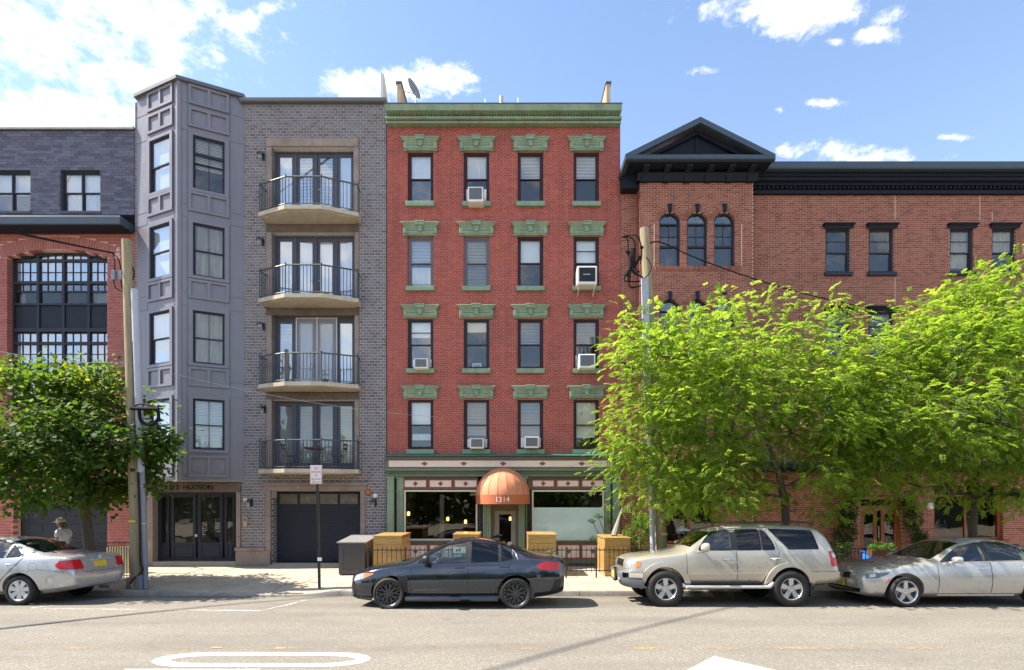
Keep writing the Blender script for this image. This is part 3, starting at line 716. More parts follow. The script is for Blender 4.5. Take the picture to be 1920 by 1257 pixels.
# ------------------------------------------------------------------ B: grey brick apartment house with the faceted bay
B = thing('grey_apartment_house', 'grey brick apartment house with faceted metal bay and four bowed balconies', 'building', (-8.5, DB, 0))
bx0, bx1 = X(457.5), X(724.3); btop = Z(192)
OPN = [(510, 663, 276, 402), (510, 665, 436, 575), (510, 665, 592, 731), (510, 665, 749, 884)]   # french-door openings
gx = (508, 676); garz = Z(921)
B_ops = [rect(X(a), X(b_), Z(d), Z(c)) for a, b_, c, d in OPN]+[rect(X(gx[0]), X(gx[1]), 0, garz), rect(X(450), X(451.5), 0, 3)]
B_ops += [rect(X(443), X(508), 0, Z(1027))]
brickwork(B, X(451.5), bx1, 0, Z(905), DB, .1945, .0968, .019, B_ops, M['brick_grey'], M['mortar_grey'], TON, 300, lambda x_, z_: (x_ > X(684) or x_ < X(494)) and z_ > .75)
brickwork(B, bx0, bx1, Z(905), btop, DB, .1945, .0968, .017, B_ops, M['brick_grey'], M['mortar_grey'], TON, 0)
# strip of brick left of the bay
brickwork(B, X(253.3), X(262), 2.86, Z(192), DB, .1945, .0968, .015, [], M['brick_grey'], M['mortar_grey'], TON, 0)
b = MB(); b.bbox(bx0-.1, bx1+.02, DB-.16, DB+.35, Z(190, 18.05), Z(181.5, 18.05), .03); b.bbox(bx0, bx1, DB-.06, DB+.3, Z(194), Z(190, 18.05)-.004, .01); b.build('coping', M['bay_dark'], B)
backing(B, X(253.3), bx1, 0, Z(183), DB, M['brick_grey'])
# brown stone surrounds
def stone(x0, x1, z0, z1, proud=.03, name='stone_trim', d=.3, mat='stone'):
    return MB().bbox(x0, x1, DB-proud, DB+d, z0, z1, .008).build(name, M[mat], B)
stone(X(500), X(586), Z(276), Z(260.6), .05, 'lintel'); stone(X(586)+.004, X(672), Z(276), Z(260.6), .05, 'lintel')
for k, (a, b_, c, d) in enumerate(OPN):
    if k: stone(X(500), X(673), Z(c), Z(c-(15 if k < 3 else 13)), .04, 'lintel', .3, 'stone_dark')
    zz = [Z(d), Z(d)+(Z(c)-Z(d))*.48, Z(c)]
    for i in range(2):
        stone(X(500), X(a)-.002, zz[i]+.003, zz[i+1]-.003, .03, 'jamb_stone'); stone(X(b_)+.002, X(673), zz[i]+.003, zz[i+1]-.003, .03, 'jamb_stone')
# garage
stone(X(492), X(690), Z(911), Z(906), .08, 'lintel'); stone(X(495), X(687), Z(920), Z(911)-.003, .04, 'lintel')
for xa, xb in ((498, 508), (676, 685)):
    for za, zb in ((0, .85), (.856, 1.7), (1.706, Z(920)-.003)): stone(X(xa), X(xb), za, zb, .035, 'jamb_stone')
stone(X(443), X(508), 0, Z(1033), .06, 'plinth_stone'); stone(X(442), X(498), Z(1033)+.003, Z(1027), .09, 'plinth_stone')
# brick reveal of the garage (left side shows)
b = MB()
for r in range(24):
    b.tone = random.choice(TON)
    for k in range(2): b.box(X(508)-.01, X(508)+.006, DB+.06+k*.21-(r % 2)*.1+.1, DB+.06+k*.21+.19-(r % 2)*.1+.1, r*.0968+.012, (r+1)*.0968-.006)
b.build('reveal_brick', M['brick_grey'], B, kind='stuff')
MB().box(X(508)-.02, X(508)+.002, DB+.05, DB+.66, 0, garz).build('reveal', M['mortar_grey'], B)
MB().box(X(676)-.002, X(676)+.02, DB+.05, DB+.66, 0, garz).build('reveal', M['mortar_grey'], B)
MB().box(X(508), X(676), DB+.05, DB+.66, garz, garz+.02).build('reveal', M['stone'], B)
yg = DB+.45
gar = MB().box(X(508), X(676), yg, yg+.06, 0, Z(921)).build('garage_door', M['joinery'], B)
for i in range(24):
    z0_ = .12+i*(Z(950)-.13)/24; MB().bbox(X(508)+.06, X(676)-.06, yg-.016, yg+.01, z0_+.006, z0_+(Z(950)-.13)/24-.006, .008).build('door_slat', M['joinery'], gar)
b = MB(); ring(b, X(580, yg), X(627, yg), .1, Z(960, yg), .025, yg-.026, yg-.014); b.build('wicket_door', M['joinery'], gar)
for i in range(4):
    p = X(523, yg)+i*(X(673, yg)-X(523, yg))/4; q = p+(X(673, yg)-X(523, yg))/4
    b = MB(); ring(b, p+.01, q-.01, Z(947, yg), Z(925, yg), .03, yg-.03, yg+.02); fo = b.build('transom_window', M['joinery'], gar)
    MB().box(p+.04, q-.04, yg-.012, yg-.008, Z(946, yg), Z(926, yg)).build('pane', pbr('dusty_pane', C(.15, .13, .105), .25, var=.3, scale=3), fo)
# fixtures on the brick
def wall_lamp(px, py, s=1.0):
    x_, z_ = X(px), Z(py); b = MB()
    b.lathe([(.001, .20), (.02, .19), (.03, .15), (.10, .12), (.11, .10)], (x_-.05, DB-.14, z_), 'z', 12); b.box(x_-.02, x_+.02, DB-.16, DB, z_+.12, z_+.15); b.box(x_-.03, x_+.05, DB-.025, DB, z_-.05, z_+.2)
    o = b.build('wall_lamp', M['iron'], B); MB().lathe([(.055, -.08), (.075, 0), (.085, .10)], (x_-.05, DB-.14, z_), 'z', 12).build('lamp_glass', M['glass'], o)
for p in ((494, 299), (493, 459), (494, 617), (497, 772), (703.5, 947), (471.5, 947)): wall_lamp(*p)
b = MB().lathe([(.001, -.09), (.07, -.09), (.09, -.03), (.09, 0)], (X(692), DB, Z(923)), 'y', 14); b.build('alarm_bell', M['siren'], B)
b = MB().lathe([(.001, -.08), (.06, -.08), (.085, -.02), (.085, 0)], (X(704), DB, Z(930)), 'y', 14); b.build('alarm_siren', M['white'], B)
b = MB().bbox(X(457), X(464.5), DB-.05, DB, Z(941), Z(934)); b.build('notice_plate', M['white_trim'], B)
b = MB().bbox(X(457.5), X(464), DB-.06, DB, Z(988), Z(969)); it = b.build('intercom', M['render_tan'], B)
MB().bbox(X(459.5), X(462), DB-.075, DB-.06, Z(977), Z(972)).build('handset', M['iron'], it)
# french doors
CONT = [['shade:blind', 'slat:blind', 'slat:blind', 'shade:blind'], ['shade:blind', 'shade:blind', 'shade:blind', 'cloth:curtain'],
        ['slat:blind_warm', 'cloth:blind', 'cloth:blind', 'shade:blind'], ['slat:blind_grey', 'slat:blind_grey', 'slat:blind_grey', 'slat:blind_warm']]
for k, (a, b_, c, d) in enumerate(OPN):
    y = DB+.22; x0, x1, z0, z1 = X(a), X(b_), Z(d), Z(c)
    fr = MB(); ring(fr, x0, x1, z0, z1, .07, y, y+.14)
    e = [x0+.07, X(549), X(587.5), X(626), x1-.07]
    for xx in e[1:4]: fr.box(xx-.04, xx+.04, y+.01, y+.13, z0+.07, z1-.07)
    fo = fr.build('french_door', M['joinery2'], B)
    for i in range(4):
        p, q = e[i]+(.045 if i else .005), e[i+1]-(.045 if i < 3 else .005); yy = y+(.03 if i in (0, 3) else .045)
        lf = MB(); ring(lf, p, q, z0+.075, z1-.075, .085, yy, yy+.05, .22, .11); lo = lf.build('door_leaf', M['joinery2'], fo)
        pane(fo, p+.085, q-.085, z0+.29, z1-.18, yy+.02, M['glass_mirror'] if k < 3 else M['glass'])
        kind, mat = CONT[k][i].split(':')
        aa_ = (p+.06, q-.06, z0+.25, z1-.15, yy+.065, M[mat])
        if kind == 'slat': slats(fo, *aa_)
        elif kind == 'cloth': cloth(fo, *aa_, None, 4, .015)
        else: MB().box(aa_[0], aa_[1], aa_[4], aa_[4]+.01, aa_[2], aa_[3]).build('shade', aa_[5], fo)
    for s in (-1, 1): MB().tube([(X(587.5)+s*.07, y+.02, z0+.95), (X(587.5)+s*.07, y-.03, z0+.95), (X(587.5)+s*.16, y-.03, z0+.95)], .012, 6).build('handle', pbr('brass', C(.5, .36, .14), .3, .9) if k == 1 and s < 0 else M['steel'], fo)
    if k == 2:  # insect screen with white tape edge
        sm = bpy.data.materials.new('insect_mesh'); sm.use_nodes = True; t = NT(sm.node_tree); t.n.clear()
        t.node('ShaderNodeOutputMaterial', {'Surface': t.node('ShaderNodeMixShader', {0: .42, 1: t.node('ShaderNodeBsdfTransparent').outputs[0], 2: t.node('ShaderNodeBsdfDiffuse', {'Color': C(.5, .5, .54)}).outputs[0]}).outputs[0]})
        sx0, sx1, sm_ = X(551), X(629), X(591)
        so = cloth(fo, sx0, sx1, z0, z1-.03, y-.04, sm, None, 3, .008, 'insect_screen')
        eb = MB(); ring(eb, sx0, sx1, z0, z1-.02, .022, y-.052, y-.046); eb.box(sm_-.012, sm_+.012, y-.055, y-.05, z0, z1); eb.build('screen_tape', M['white'], fo)
    # balcony
    zb = Z((419.7, 577, 734, 889)[k]); cx = -6.77; sl = .13
    prof = [(cx-1.62, DB), (cx-1.67, DB-.47), (cx-.60, DB-.94), (cx+.60, DB-.94), (cx+1.67, DB-.47), (cx+1.62, DB)]
    sb = MB(); sb.prism(prof, zb, zb+sl, 'z'); inn = [(cx+(p[0]-cx)*.9, DB-(DB-p[1])*.88) for p in prof]
    sb.prism(inn, zb-.025, zb-.001, 'z')
    bal = sb.build('balcony', M['concrete'], B)
    path = [Vector((cx+(p[0]-cx)*.975, DB-(DB-p[1])*.95, 0)) for p in prof]; path[0].y = path[-1].y = DB-.03
    rb = MB(); zt = zb+sl+.94
    rb.tube([p+Vector((0, 0, zt)) for p in path], .026, 6); rb.tube([p+Vector((0, 0, zb+sl+.07)) for p in path], .014, 6)
    for p in path[1:5]: rb.tube([p+Vector((0, 0, zb+sl)), p+Vector((0, 0, zt+.02))], .021, 6); rb.lathe([(.001, .05), (.028, .03), (.028, .0), (.02, -.02)], p+Vector((0, 0, zt+.03)), 'z', 8)
    rb.build('railing', M['railing'], bal)
    bme = None
    for p, q in zip(path[:-1], path[1:]):
        nseg = max(2, round((q-p).length/.112))
        for i in range(1, nseg):
            pt = p+(q-p)*i/nseg
            if bme is None: ob = MB().tube([pt+Vector((0, 0, zb+sl+.07)), pt+Vector((0, 0, zt))], .0115, 5, False).build('baluster', M['railing'], bal); bme = (ob, pt)
            else: copy_part(bme[0], bal, pt-bme[1])
# the bay
P0, P1, P2 = Vector((X(256), DB, 0)), Vector((X(333, 17.37), 17.37, 0)), Vector((X(458), DB, 0))
bayz0, bayz1 = 2.86, 15.93
bay = MB(); bay.prism([(P0.x, DB+.3), (P0.x, DB), (P1.x, P1.y), (P2.x, DB), (P2.x, DB+.3)][::-1], bayz1, bayz1+.11, 'z')
bay.v = [(P1.x+(x_-P1.x)*1.02, y_-.10 if y_ < DB+.2 else y_, z_) for x_, y_, z_ in bay.v]
bayo = bay.build('bay', M['bay_dark'], B)
MB().prism([(P0.x, DB+.3), (P0.x, DB), (P1.x, P1.y), (P2.x, DB), (P2.x, DB+.3)][::-1], bayz0, bayz0+.05, 'z').build('bay_soffit', M['stone'], B)
MB().prism([(P1.x-.07, P1.y+.02), (P1.x-.015, P1.y-.012), (P1.x+.03, P1.y-.012), (P1.x+.10, P1.y+.035)], bayz0, bayz1-.001, 'z').build('corner_board', M['bay'], B)
for side, (Pa, Pb) in enumerate(((P0, P1), (P1, P2))):
    e = (Pb-Pa); L = e.length; e.normalize(); nrm = Vector((-e.y, e.x, 0))
    T = Matrix(((e.x, nrm.x, 0, Pa.x), (e.y, nrm.y, 0, Pa.y), (0, 0, 1, 0), (0, 0, 0, 1)))
    def U(px): k = (px-960)/1000; return (k*Pa.y-Pa.x)/(e.x-k*e.y)
    ymid = 17.8
    zz = lambda py: Z(py, ymid)
    wx0, wx1 = (U(282), U(319)) if side == 0 else (U(362), U(421)); px0, px1 = (U(277.5), U(324.5)) if side == 0 else (U(353.5), U(429.5))
    wins = [(zz(361), zz(263)), (zz(522), zz(425)), (zz(684), zz(587)), (zz(844), zz(750))]
    sk = MB(); zc = bayz0+.05
    for za, zb in sorted(wins):
        sk.box(0, L, .01, .08, zc, za); sk.box(0, wx0, .01, .08, za, zb); sk.box(wx1, L, .01, .08, za, zb); zc = zb
    sk.box(0, L, .01, .08, zc, bayz1)
    T_(sk, T).build('bay_cladding', M['bay'], B)
    sm = MB()
    for py in (206, 256, 392, 416, 552, 578, 714, 742): sm.box(0, px0-.03, .002, .012, zz(py)-.005, zz(py)+.001); sm.box(px1+.03, L, .002, .012, zz(py)-.005, zz(py)+.001)
    for uu in (px0-.035, px1+.035): sm.box(uu-.004, uu+.004, .003, .012, bayz0+.06, bayz1-.02)
    T_(sm, T).build('cladding_seam', M['bay_dark'], B)
    pans = [(zz(206), zz(170)), (zz(248), zz(212)), (zz(404), zz(367)), (zz(565), zz(529)), (zz(727), zz(691)), (zz(895), zz(855))]
    for za, zb in pans:
        b = MB(); w_ = .085; ring(b, px0, px1, za, zb, w_, -.042, .012); um = (px0+px1)/2; b.box(um-.05, um+.05, -.041, .012, za+w_, zb-w_)
        T_(b, T).build('panel', M['bay'], B)
    for j, (za, zb) in enumerate(wins):
        b = MB(); ring(b, px0, px1, za-.10, zb+.10, wx0-px0-.002, -.042, .012, .098, .098); T_(b, T).build('window_surround', M['bay'], B)
        cov = (('shade', 'curtain', .98) if side == 0 else [('slat', 'blind_warm', .6), ('cloth', 'curtain_tan', .98), ('cloth', 'curtain_tan', .98), ('slat', 'blind', .98)][j])
        sash_window(B, wx0, wx1, za, zb, 0, M['joinery'], .5, .0, .03, 1, cov, None, M['glass_mirror'] if side == 0 else M['glass'], T)
        if side: 
            b = MB(); b.box((wx0+wx1)/2-.009, (wx0+wx1)/2+.009, .02, .06, za+.06, zb-.06)
            if j == 0: b.box(wx0, wx1, .0, .06, zz(296)-.04, zz(296)+.04)
            T_(b, T).build('glazing_bar', M['joinery'], B)
# entrance under the bay
yd = DB+.35
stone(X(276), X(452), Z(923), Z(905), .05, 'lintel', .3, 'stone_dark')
MB().box(X(276), X(452), DB-.02, DB+.66, Z(904)-.002, 2.861).build('bay_soffit', M['stone'], B)
for xa, xb in ((276, 287), (443, 451)):
    for za, zb in ((0, 1.0), (1.006, Z(923)-.003)): stone(X(xa), X(xb), za, zb, .03, 'jamb_stone')
MB().bbox(X(262), X(276)-.003, DB, DB+.3, 0, 2.86, .01).build('entrance_pier', M['brick_grey'], B)
lettering(B, '1312  HUDSON', (X(356), DB-.054, Z(914.5)), .215, M['letter_black'], .004, font_scale=1.12)
MB().box(X(287), X(443), DB-.02, DB+.5, -.05, .14).build('doorstep', M['walk'], B)
fr = MB(); ring(fr, X(287), X(443), .14, Z(923), .09, yd-.1, yd+.1)
en = fr.build('entrance_door', M['joinery'], B)
for i, (a, b_) in enumerate(((289, 318), (321, 368), (371, 418), (421, 441))):
    p, q = X(a, yd)+.03, X(b_, yd)-.0; b = MB(); fw = .09 if i in (1, 2) else .07
    ring(b, p, q, .15, Z(925, yd)-.04, fw, yd-.04, yd+.02, .62, .10)
    lo = b.build('door_leaf', M['joinery'], en)
    pane(en, p+fw, q-fw, .77, Z(925, yd)-.14, yd-.01, M['glass_dark'], None, .003)
    b = MB(); ring(b, p+fw, q-fw, .26, .68, .03, yd-.06, yd-.036); b.build('kick_panel', M['joinery'], en)
MB().lathe([(.001, -.07), (.05, -.06), (.055, -.03), (.02, 0)], (X(371, yd), yd-.04, Z(1004, yd)), 'y', 12).build('door_knob', M['steel'], en)
MB().box(X(290), X(441), yd+.26, yd+.27, .1, 2.5).build('inner_screen', M['room'], en)
# ------------------------------------------------------------------ C: red brick tenement with green trim and the shop below
Cc = thing('red_tenement', 'red brick tenement with green window hoods and cream shopfront under it', 'building', (-.3, DB, 0))
cx0, cx1 = X(725), X(1163); ctop = Z(231)
COLX = [788.5, 893.5, 994.5, 1099.5]; ROWY = [(284, 380), (443, 538), (597, 692), (748, 843)]
C_ops = [rect(X(c-24), X(c+24), Z(b_), Z(a)) for c in COLX for a, b_ in ROWY]
brickwork(Cc, cx0+.01, cx1, Z(853), ctop, DB, .156, .0628, .0125, C_ops, M['brick_red'], M['mortar_red'], TON, 0)
MB().box(cx0, cx1, DB+.62, DB+.66, 3.75, Z(200)).build('inner_wall', M['dark'], Cc)
MB().box(cx0, cx1, DB+.70, DB+10, 3.75, Z(200)).build('side_wall', M['brick_red'], Cc)
# windows: (cover, low, frame)
WS = {(0, 0): (('shade', 'blind', .98*.5), None, 'maroon'), (0, 1): (('shade', 'curtain', .5), None, 'maroon'), (0, 2): (('slat', 'blind', .48), None, 'maroon'), (0, 3): (('slat', 'blind', .5), None, 'maroon'),
      (1, 0): (('slat', 'blind', .52), ('shade', 'curtain', .42, .05), 'mauve'), (1, 1): (('slat', 'blind_warm', .5), ('slat', 'blind_grey', .48), 'mauve'), (1, 2): (('shade', 'blind', .48), None, 'maroon'), (1, 3): (('shade', 'blind', .5), None, 'maroon'),
      (2, 0): (('shade', 'blind', .34), None, 'joinery'), (2, 1): (('shade', 'blind_warm', .22), None, 'joinery'), (2, 2): (('slat', 'blind_grey', .52), None, 'maroon'), (2, 3): (('slat', 'blind_grey', .5), None, 'maroon'),
      (3, 0): (('shade', 'blind', .5), ('cloth', 'curtain', .3, .15), 'maroon'), (3, 1): (('slat', 'blind_grey', .75), None, 'maroon'), (3, 2): (('slat', 'blind_grey', .8), None, 'maroon'), (3, 3): (('shade', 'blind_warm', .78), None, 'maroon')}
hood = sill = key = None
ACS = {(0, 1): .5, (1, 3): .8, (2, 0): .42, (2, 3): .55, (3, 1): .45, (3, 2): .45}
for r, (ya, yb_) in enumerate(ROWY):
    for c, px in enumerate(COLX):
        cov, low, fm = WS[(r, c)]; x_ = X(px); zt = Z(ya); zb = Z(yb_)
        sash_window(Cc, x_-.435, x_+.435, zb, zt, DB, M[fm], .5, .09, .075, 1, cov, low, M['glass_sky'] if (r, c) in ((0, 0), (1, 0), (2, 0)) else M['glass'], None,
                    (.5,) if (r, c) in ((1, 3), (2, 0)) else (), low_open=ACS.get((r, c), 0)*.0)
        if hood is None:
            h = MB(); q = lambda t: zt+t*.735; pj = .78
            h.bbox(x_-.655, x_+.655, DB-.24*pj, DB+.05, q(.495), q(.56), .012)
            def trap(w0, w1, z0, z1, p0, p1):
                h.add([(x_-w0, DB-p0, z0), (x_+w0, DB-p0, z0), (x_+w0, DB, z0), (x_-w0, DB, z0), (x_-w1, DB-p1, z1), (x_+w1, DB-p1, z1), (x_+w1, DB, z1), (x_-w1, DB, z1)],
                      [(0, 1, 5, 4), (1, 2, 6, 5), (3, 0, 4, 7), (4, 5, 6, 7), (0, 3, 2, 1)])
            trap(.57, .635, q(.40), q(.492), .15*pj, .21*pj); trap(.525, .56, q(.335), q(.398), .12*pj, .135*pj); trap(.525, .525, q(.235), q(.333), .10*pj, .10*pj)
            h.tube([(x_-.47, DB-.02, q(.15)), (x_+.47, DB-.02, q(.15))], .072, 12); h.box(x_-.47, x_+.47, DB-.05, DB+.05, q(.02), q(.14))
            for s in (-1, 1):
                xa, xb = sorted((x_+s*.45, x_+s*.575)); h.bbox(xa, xb, DB-.10, DB+.02, q(.07), q(.345), .012); h.bbox(xa, xb, DB-.075, DB+.02, q(-.02), q(.06), .015)
            hood = (h.build('hood', M['green'], Cc), x_, zt)
            k = MB(); k.bbox(x_-.16, x_+.16, DB-.215, DB, q(.535), q(.60), .010); k.box(x_-.145, x_+.145, DB-.195, DB, q(.41), q(.534))
            k.prism([(x_-.09, q(.405)), (x_-.05, q(.14)), (x_+.05, q(.14)), (x_+.09, q(.405))], DB-.15, DB-.02); k.bbox(x_-.08, x_+.08, DB-.165, DB-.08, q(.30), q(.36), .008)
            key = k.build('keystone', M['green'], hood[0])
            s_ = MB().bbox(x_-.485, x_+.485, DB-.12, DB+.12, zb-.165, zb-.004, .015); sill = (s_.build('sill', M['green'], Cc), x_, zb)
        else:
            hh = copy_part(hood[0], Cc, (x_-hood[1], 0, zt-hood[2])); copy_part(key, hh)
            copy_part(sill[0], Cc, (x_-sill[1], 0, zb-sill[2]))
# cornice of the roof
cz = lambda py, p: Z(py, DB-p)
b = MB()
def band(y0, y1, p, xo=.0): b.bbox(cx0-xo+.04, cx1+xo-.03, DB-p, DB+.3, cz(y1, p), cz(y0, p), .015)
b.prism([(DB-.42, cz(207, .42)), (DB-.46, cz(196.5, .46)), (DB-.46, cz(195, .46)), (DB+.3, cz(195, .46)), (DB+.3, cz(207, .42))], cx0+.045, cx1-.035, 'x')
band(207.3, 209.5, .34); band(209.6, 217.5, .17); band(217.5, 222, .30, .02); band(222.2, 226.5, .16); band(226.5, 230.5, .22, .01); band(230.6, 233.5, .10)
b.build('cornice', M['green'], Cc)
dentils(Cc, cx0, cx1, DB-.27, DB-.16, cz(216.5, .27), cz(210, .27), .098, M['green'])
b = MB().box(cx0+.03, cx1-.02, DB-.48, DB+.3, cz(195, .46)+.004, cz(195, .46)+.03); b.build('cornice_flashing', M['roof'], Cc)
# roof, fins and vents
zr = lambda py, d: Z(py, DB+d)
b = MB(); rz0 = cz(195, .46)
n = 14
vs = []
for i in range(n+1):
    x_ = X(752)+(X(1137)-X(752))*i/n*1.0; t = (i/n-.47)*2; top = rz0+.06+.20*abs(t)**1.7
    vs += [(x_*1.05+.1, DB+1.0, rz0-.3), (x_*1.05+.1, DB+1.0, top+.05), (x_*1.05+.1, DB+9, top+.0)]
b.add(vs, [(3*i, 3*i+3, 3*i+4, 3*i+1) for i in range(n)]+[(3*i+1, 3*i+4, 3*i+5, 3*i+2) for i in range(n)]); b.build('roof', M['roof'], Cc)
for xa, xb, dd, sgn in ((744, 752, .25, 1), (1136.5, 1144.5, .25, -1)):
    b = MB(); xa, xb = X(xa, DB+dd), X(xb, DB+dd); b.bbox(xa, xb, DB+dd, DB+1.3, rz0-.2, zr(157, dd)); fo = b.build('parapet_fin', M['render_tan'], Cc)
    MB().bbox(xa-.03, xb+.03, DB+dd-.04, DB+1.35, zr(157, dd)+.003, zr(153.5, dd), .01).build('fin_cap', M['bay_dark'], fo)
b = MB(); b.prism([(DB+.4, rz0-.2), (DB+.4, zr(137, .4)), (DB+.62, zr(137, .4)), (DB+2.4, rz0+.3), (DB+2.4, rz0-.2)], X(714, DB+.4), X(718.5, DB+.4), 'x'); b.build('party_wall', M['membrane'], Cc)
for px, w_, t_ in ((940, .14, 182), (910, .03, 186), (971.5, .03, 184)):
    MB().lathe([(w_/2, -.3), (w_/2, zr(t_, 1)-rz0), (.001, zr(t_, 1)-rz0)], (X(px, DB+1), DB+1, rz0), 'z', 10).build('roof_vent', M['steel'], Cc)
# shopfront
PJ = .12
def face(name, xa, xb, ya, yb_, p, mat, d=.3, bev=.01, parent=Cc): return MB().bbox(X(xa), X(xb), DB-p, DB-p+d, Z(yb_), Z(ya), bev).build(name, mat, parent)
b = MB(); b.prism([(DB-.34, Z(857)), (DB-.36, Z(855.5)), (DB, Z(851.5)), (DB, Z(857))], cx0-.01, cx1+.02, 'x'); b.build('shop_ledge', M['teal'], Cc)
face('shop_fascia', 726, 1163, 857.3, 863, .24, M['olive'])
fz = face('frieze', 731, 1147, 864.2, 876.8, .19, M['cream'])
b = MB(); b.box(X(729), X(1149), DB-.205, DB, Z(864), Z(863)); b.box(X(729), X(1149), DB-.205, DB, Z(878), Z(877)); b.build('frieze_border', M['rust'], Cc)
face('frieze_end', 726, 730.8, 863.2, 878, .17, M['green_shop']); face('frieze_end', 1147.5, 1163, 863.2, 878, .17, M['green_shop'])
dia = None
for px in (797.7, 870.6, 943.5, 1016.4, 1089.3):
    b = MB(); c_, z_ = X(px), Z(870.3); b.prism([(c_-.115, z_), (c_, z_-.07), (c_+.115, z_), (c_, z_+.07)], DB-.20, DB-.185); b.build('diamond', M['rust'], fz)
b = MB(); b.bbox(cx0+.02, cx1, DB-.22, DB+.1, Z(884), Z(878.3), .02); b.box(cx0+.02, cx1, DB-.10, DB+.1, Z(890), Z(884)); b.bbox(cx0+.02, cx1, DB-.17, DB+.1, Z(894), Z(890), .015); b.build('shop_cornice', M['green_shop'], Cc)
dentils(Cc, cx0+.05, cx1-.03, DB-.16, DB-.10, Z(889.3), Z(884.6), .078, M['green_shop'])
def pilaster(xa, xb, p, flutes):
    b = MB(); b.bbox(X(xa), X(xb), DB-p, DB+.1, 0, Z(895), .012); w_ = (X(xb)-X(xa))
    b.bbox(X(xa)-.025, X(xb)+.025, DB-p-.03, DB, Z(898), Z(894.3), .01); b.bbox(X(xa)-.02, X(xb)+.02, DB-p-.025, DB, Z(922), Z(920), .008); b.bbox(X(xa)-.03, X(xb)+.03, DB-p-.035, DB, 0, .42, .015)
    for i in range(flutes): xx = X(xa)+w_*(i+.5)/flutes; b.tube([(xx, DB-p-.002, .5), (xx, DB-p-.002, Z(924))], w_/flutes*.32, 6)
    return b.build('pilaster', M['green'], Cc)
pilaster(727, 740, .16, 0); pilaster(744, 757, .05, 4); pilaster(906, 921, .14, 4); pilaster(972, 988, .14, 4); pilaster(1134, 1145, .05, 4); pilaster(1148, 1161, .16, 0)
face('shop_wall', 757, 896, 894.2, 919, .0, M['olive'], .2, .005); face('shop_wall', 990, 1134, 894.2, 918.5, .0, M['olive'], .2, .005)
def diamond_panel(xa, xb, ya, yb_, p, dz=.0):
    b = MB(); ring(b, X(xa)-.035, X(xb)+.035, Z(yb_)-.035, Z(ya)+.035, .045, DB-p-.03, DB-p+.03); o = b.build('panel_frame', M['rust'], Cc)
    MB().box(X(xa), X(xb), DB-p-.012, DB-p+.02, Z(yb_), Z(ya)).build('panel', M['cream'], o)
    c_, z_ = (X(xa)+X(xb))/2, (Z(ya)+Z(yb_))/2-.0; MB().prism([(c_-.085, z_), (c_, z_-.085), (c_+.085, z_), (c_, z_+.085)], DB-p-.026, DB-p-.010).build('diamond', M['rust'], o)
for xa, xb in ((758.5, 799.5), (805.5, 847), (852.5, 894)): diamond_panel(xa, xb, 900.5, 914, .01)
for xa, xb in ((998.5, 1038.5), (1044.5, 1085), (1091, 1131)): diamond_panel(xa, xb, 901, 913, .01)
for xa, xb in ((758, 801), (806, 848), (853, 895), (999, 1040), (1046, 1086), (1091, 1132)): diamond_panel(xa, xb, 1022, 1046, .03)
face('stall_riser', 757, 905, 1016.5, 1057, .02, M['green_shop'], .2); face('stall_riser', 988, 1134, 1016.5, 1057, .02, M['green_shop'], .2)
face('plinth', 725.5, 921, 1057.3, 1075, .10, M['slate_box']); face('plinth', 972, 1162.5, 1057.3, 1075, .10, M['slate_box'])
face('shop_sill', 756, 906, 1013.6, 1016.4, .09, M['olive']); face('shop_sill', 988, 1135, 1013.6, 1016.4, .09, M['olive'])
for xa, xb in ((758, 895), (997.5, 1132.5)):
    b = MB(); ring(b, X(xa), X(xb), Z(1013.5), Z(919.5), .05, DB-.03, DB+.06); o = b.build('shop_window', M['white_trim'], Cc)
    pane(o, X(xa)+.05, X(xb)-.05, Z(1013)+.03, Z(920)-.04, DB+.02, M['glass_dark'] if xa < 900 else M['glass_plain'], None, .001)
    if xa > 900: MB().box(X(xa)+.05, X(xb)-.05, DB+.035, DB+.04, Z(1013), Z(952)).build('frosted_film', M['frost'], o)
    else:
        MB().box(X(824), X(832), DB+.05, DB+.12, Z(1013), Z(928)).build('mullion', M['olive'], o); MB().box(X(880), X(893), DB+.30, DB+.34, Z(930), Z(921)).build('notice', M['blind_warm'], o)
# inside the shop
b = MB(); b.box(X(757), X(1134), DB+3.6, DB+3.7, 0, 3.7); b.box(X(745), X(757), DB+.3, DB+3.7, 0, 3.7); b.box(X(1134), X(1146), DB+.3, DB+3.7, 0, 3.7); b.box(X(745), X(1146), DB+.1, DB+3.7, -.06, .0); b.box(X(745), X(1146), DB+.1, DB+3.7, 2.85, 2.95)
b.box(X(896), X(906), DB+.1, DB+.2, 0, 2.9); b.box(X(988), X(998), DB+.1, DB+.2, 0, 2.9)
b.build('inner_wall', M['room'], Cc)
for px, py, d in ((766, 963, .5), (839.5, 973, 1.2), (873, 978, 1.6), (957, 972.5, 1.4)):
    D_ = DB+d; b = MB().lathe([(.001, .07), (.035, .06), (.05, 0), (.04, -.07), (.001, -.08)], (X(px, D_), D_, Z(py, D_)), 'z', 10); lo = b.build('hanging_lamp', M['bulb'], Cc)
    b = MB(); b.tube([(X(px, D_), D_, Z(py, D_)+.07), (X(px, D_), D_, 2.84)], .008, 5); b.lathe([(.06, .06), (.03, .11), (.01, .13)], (X(px, D_), D_, Z(py, D_)), 'z', 8); b.build('lamp_hanger', M['iron'], lo)
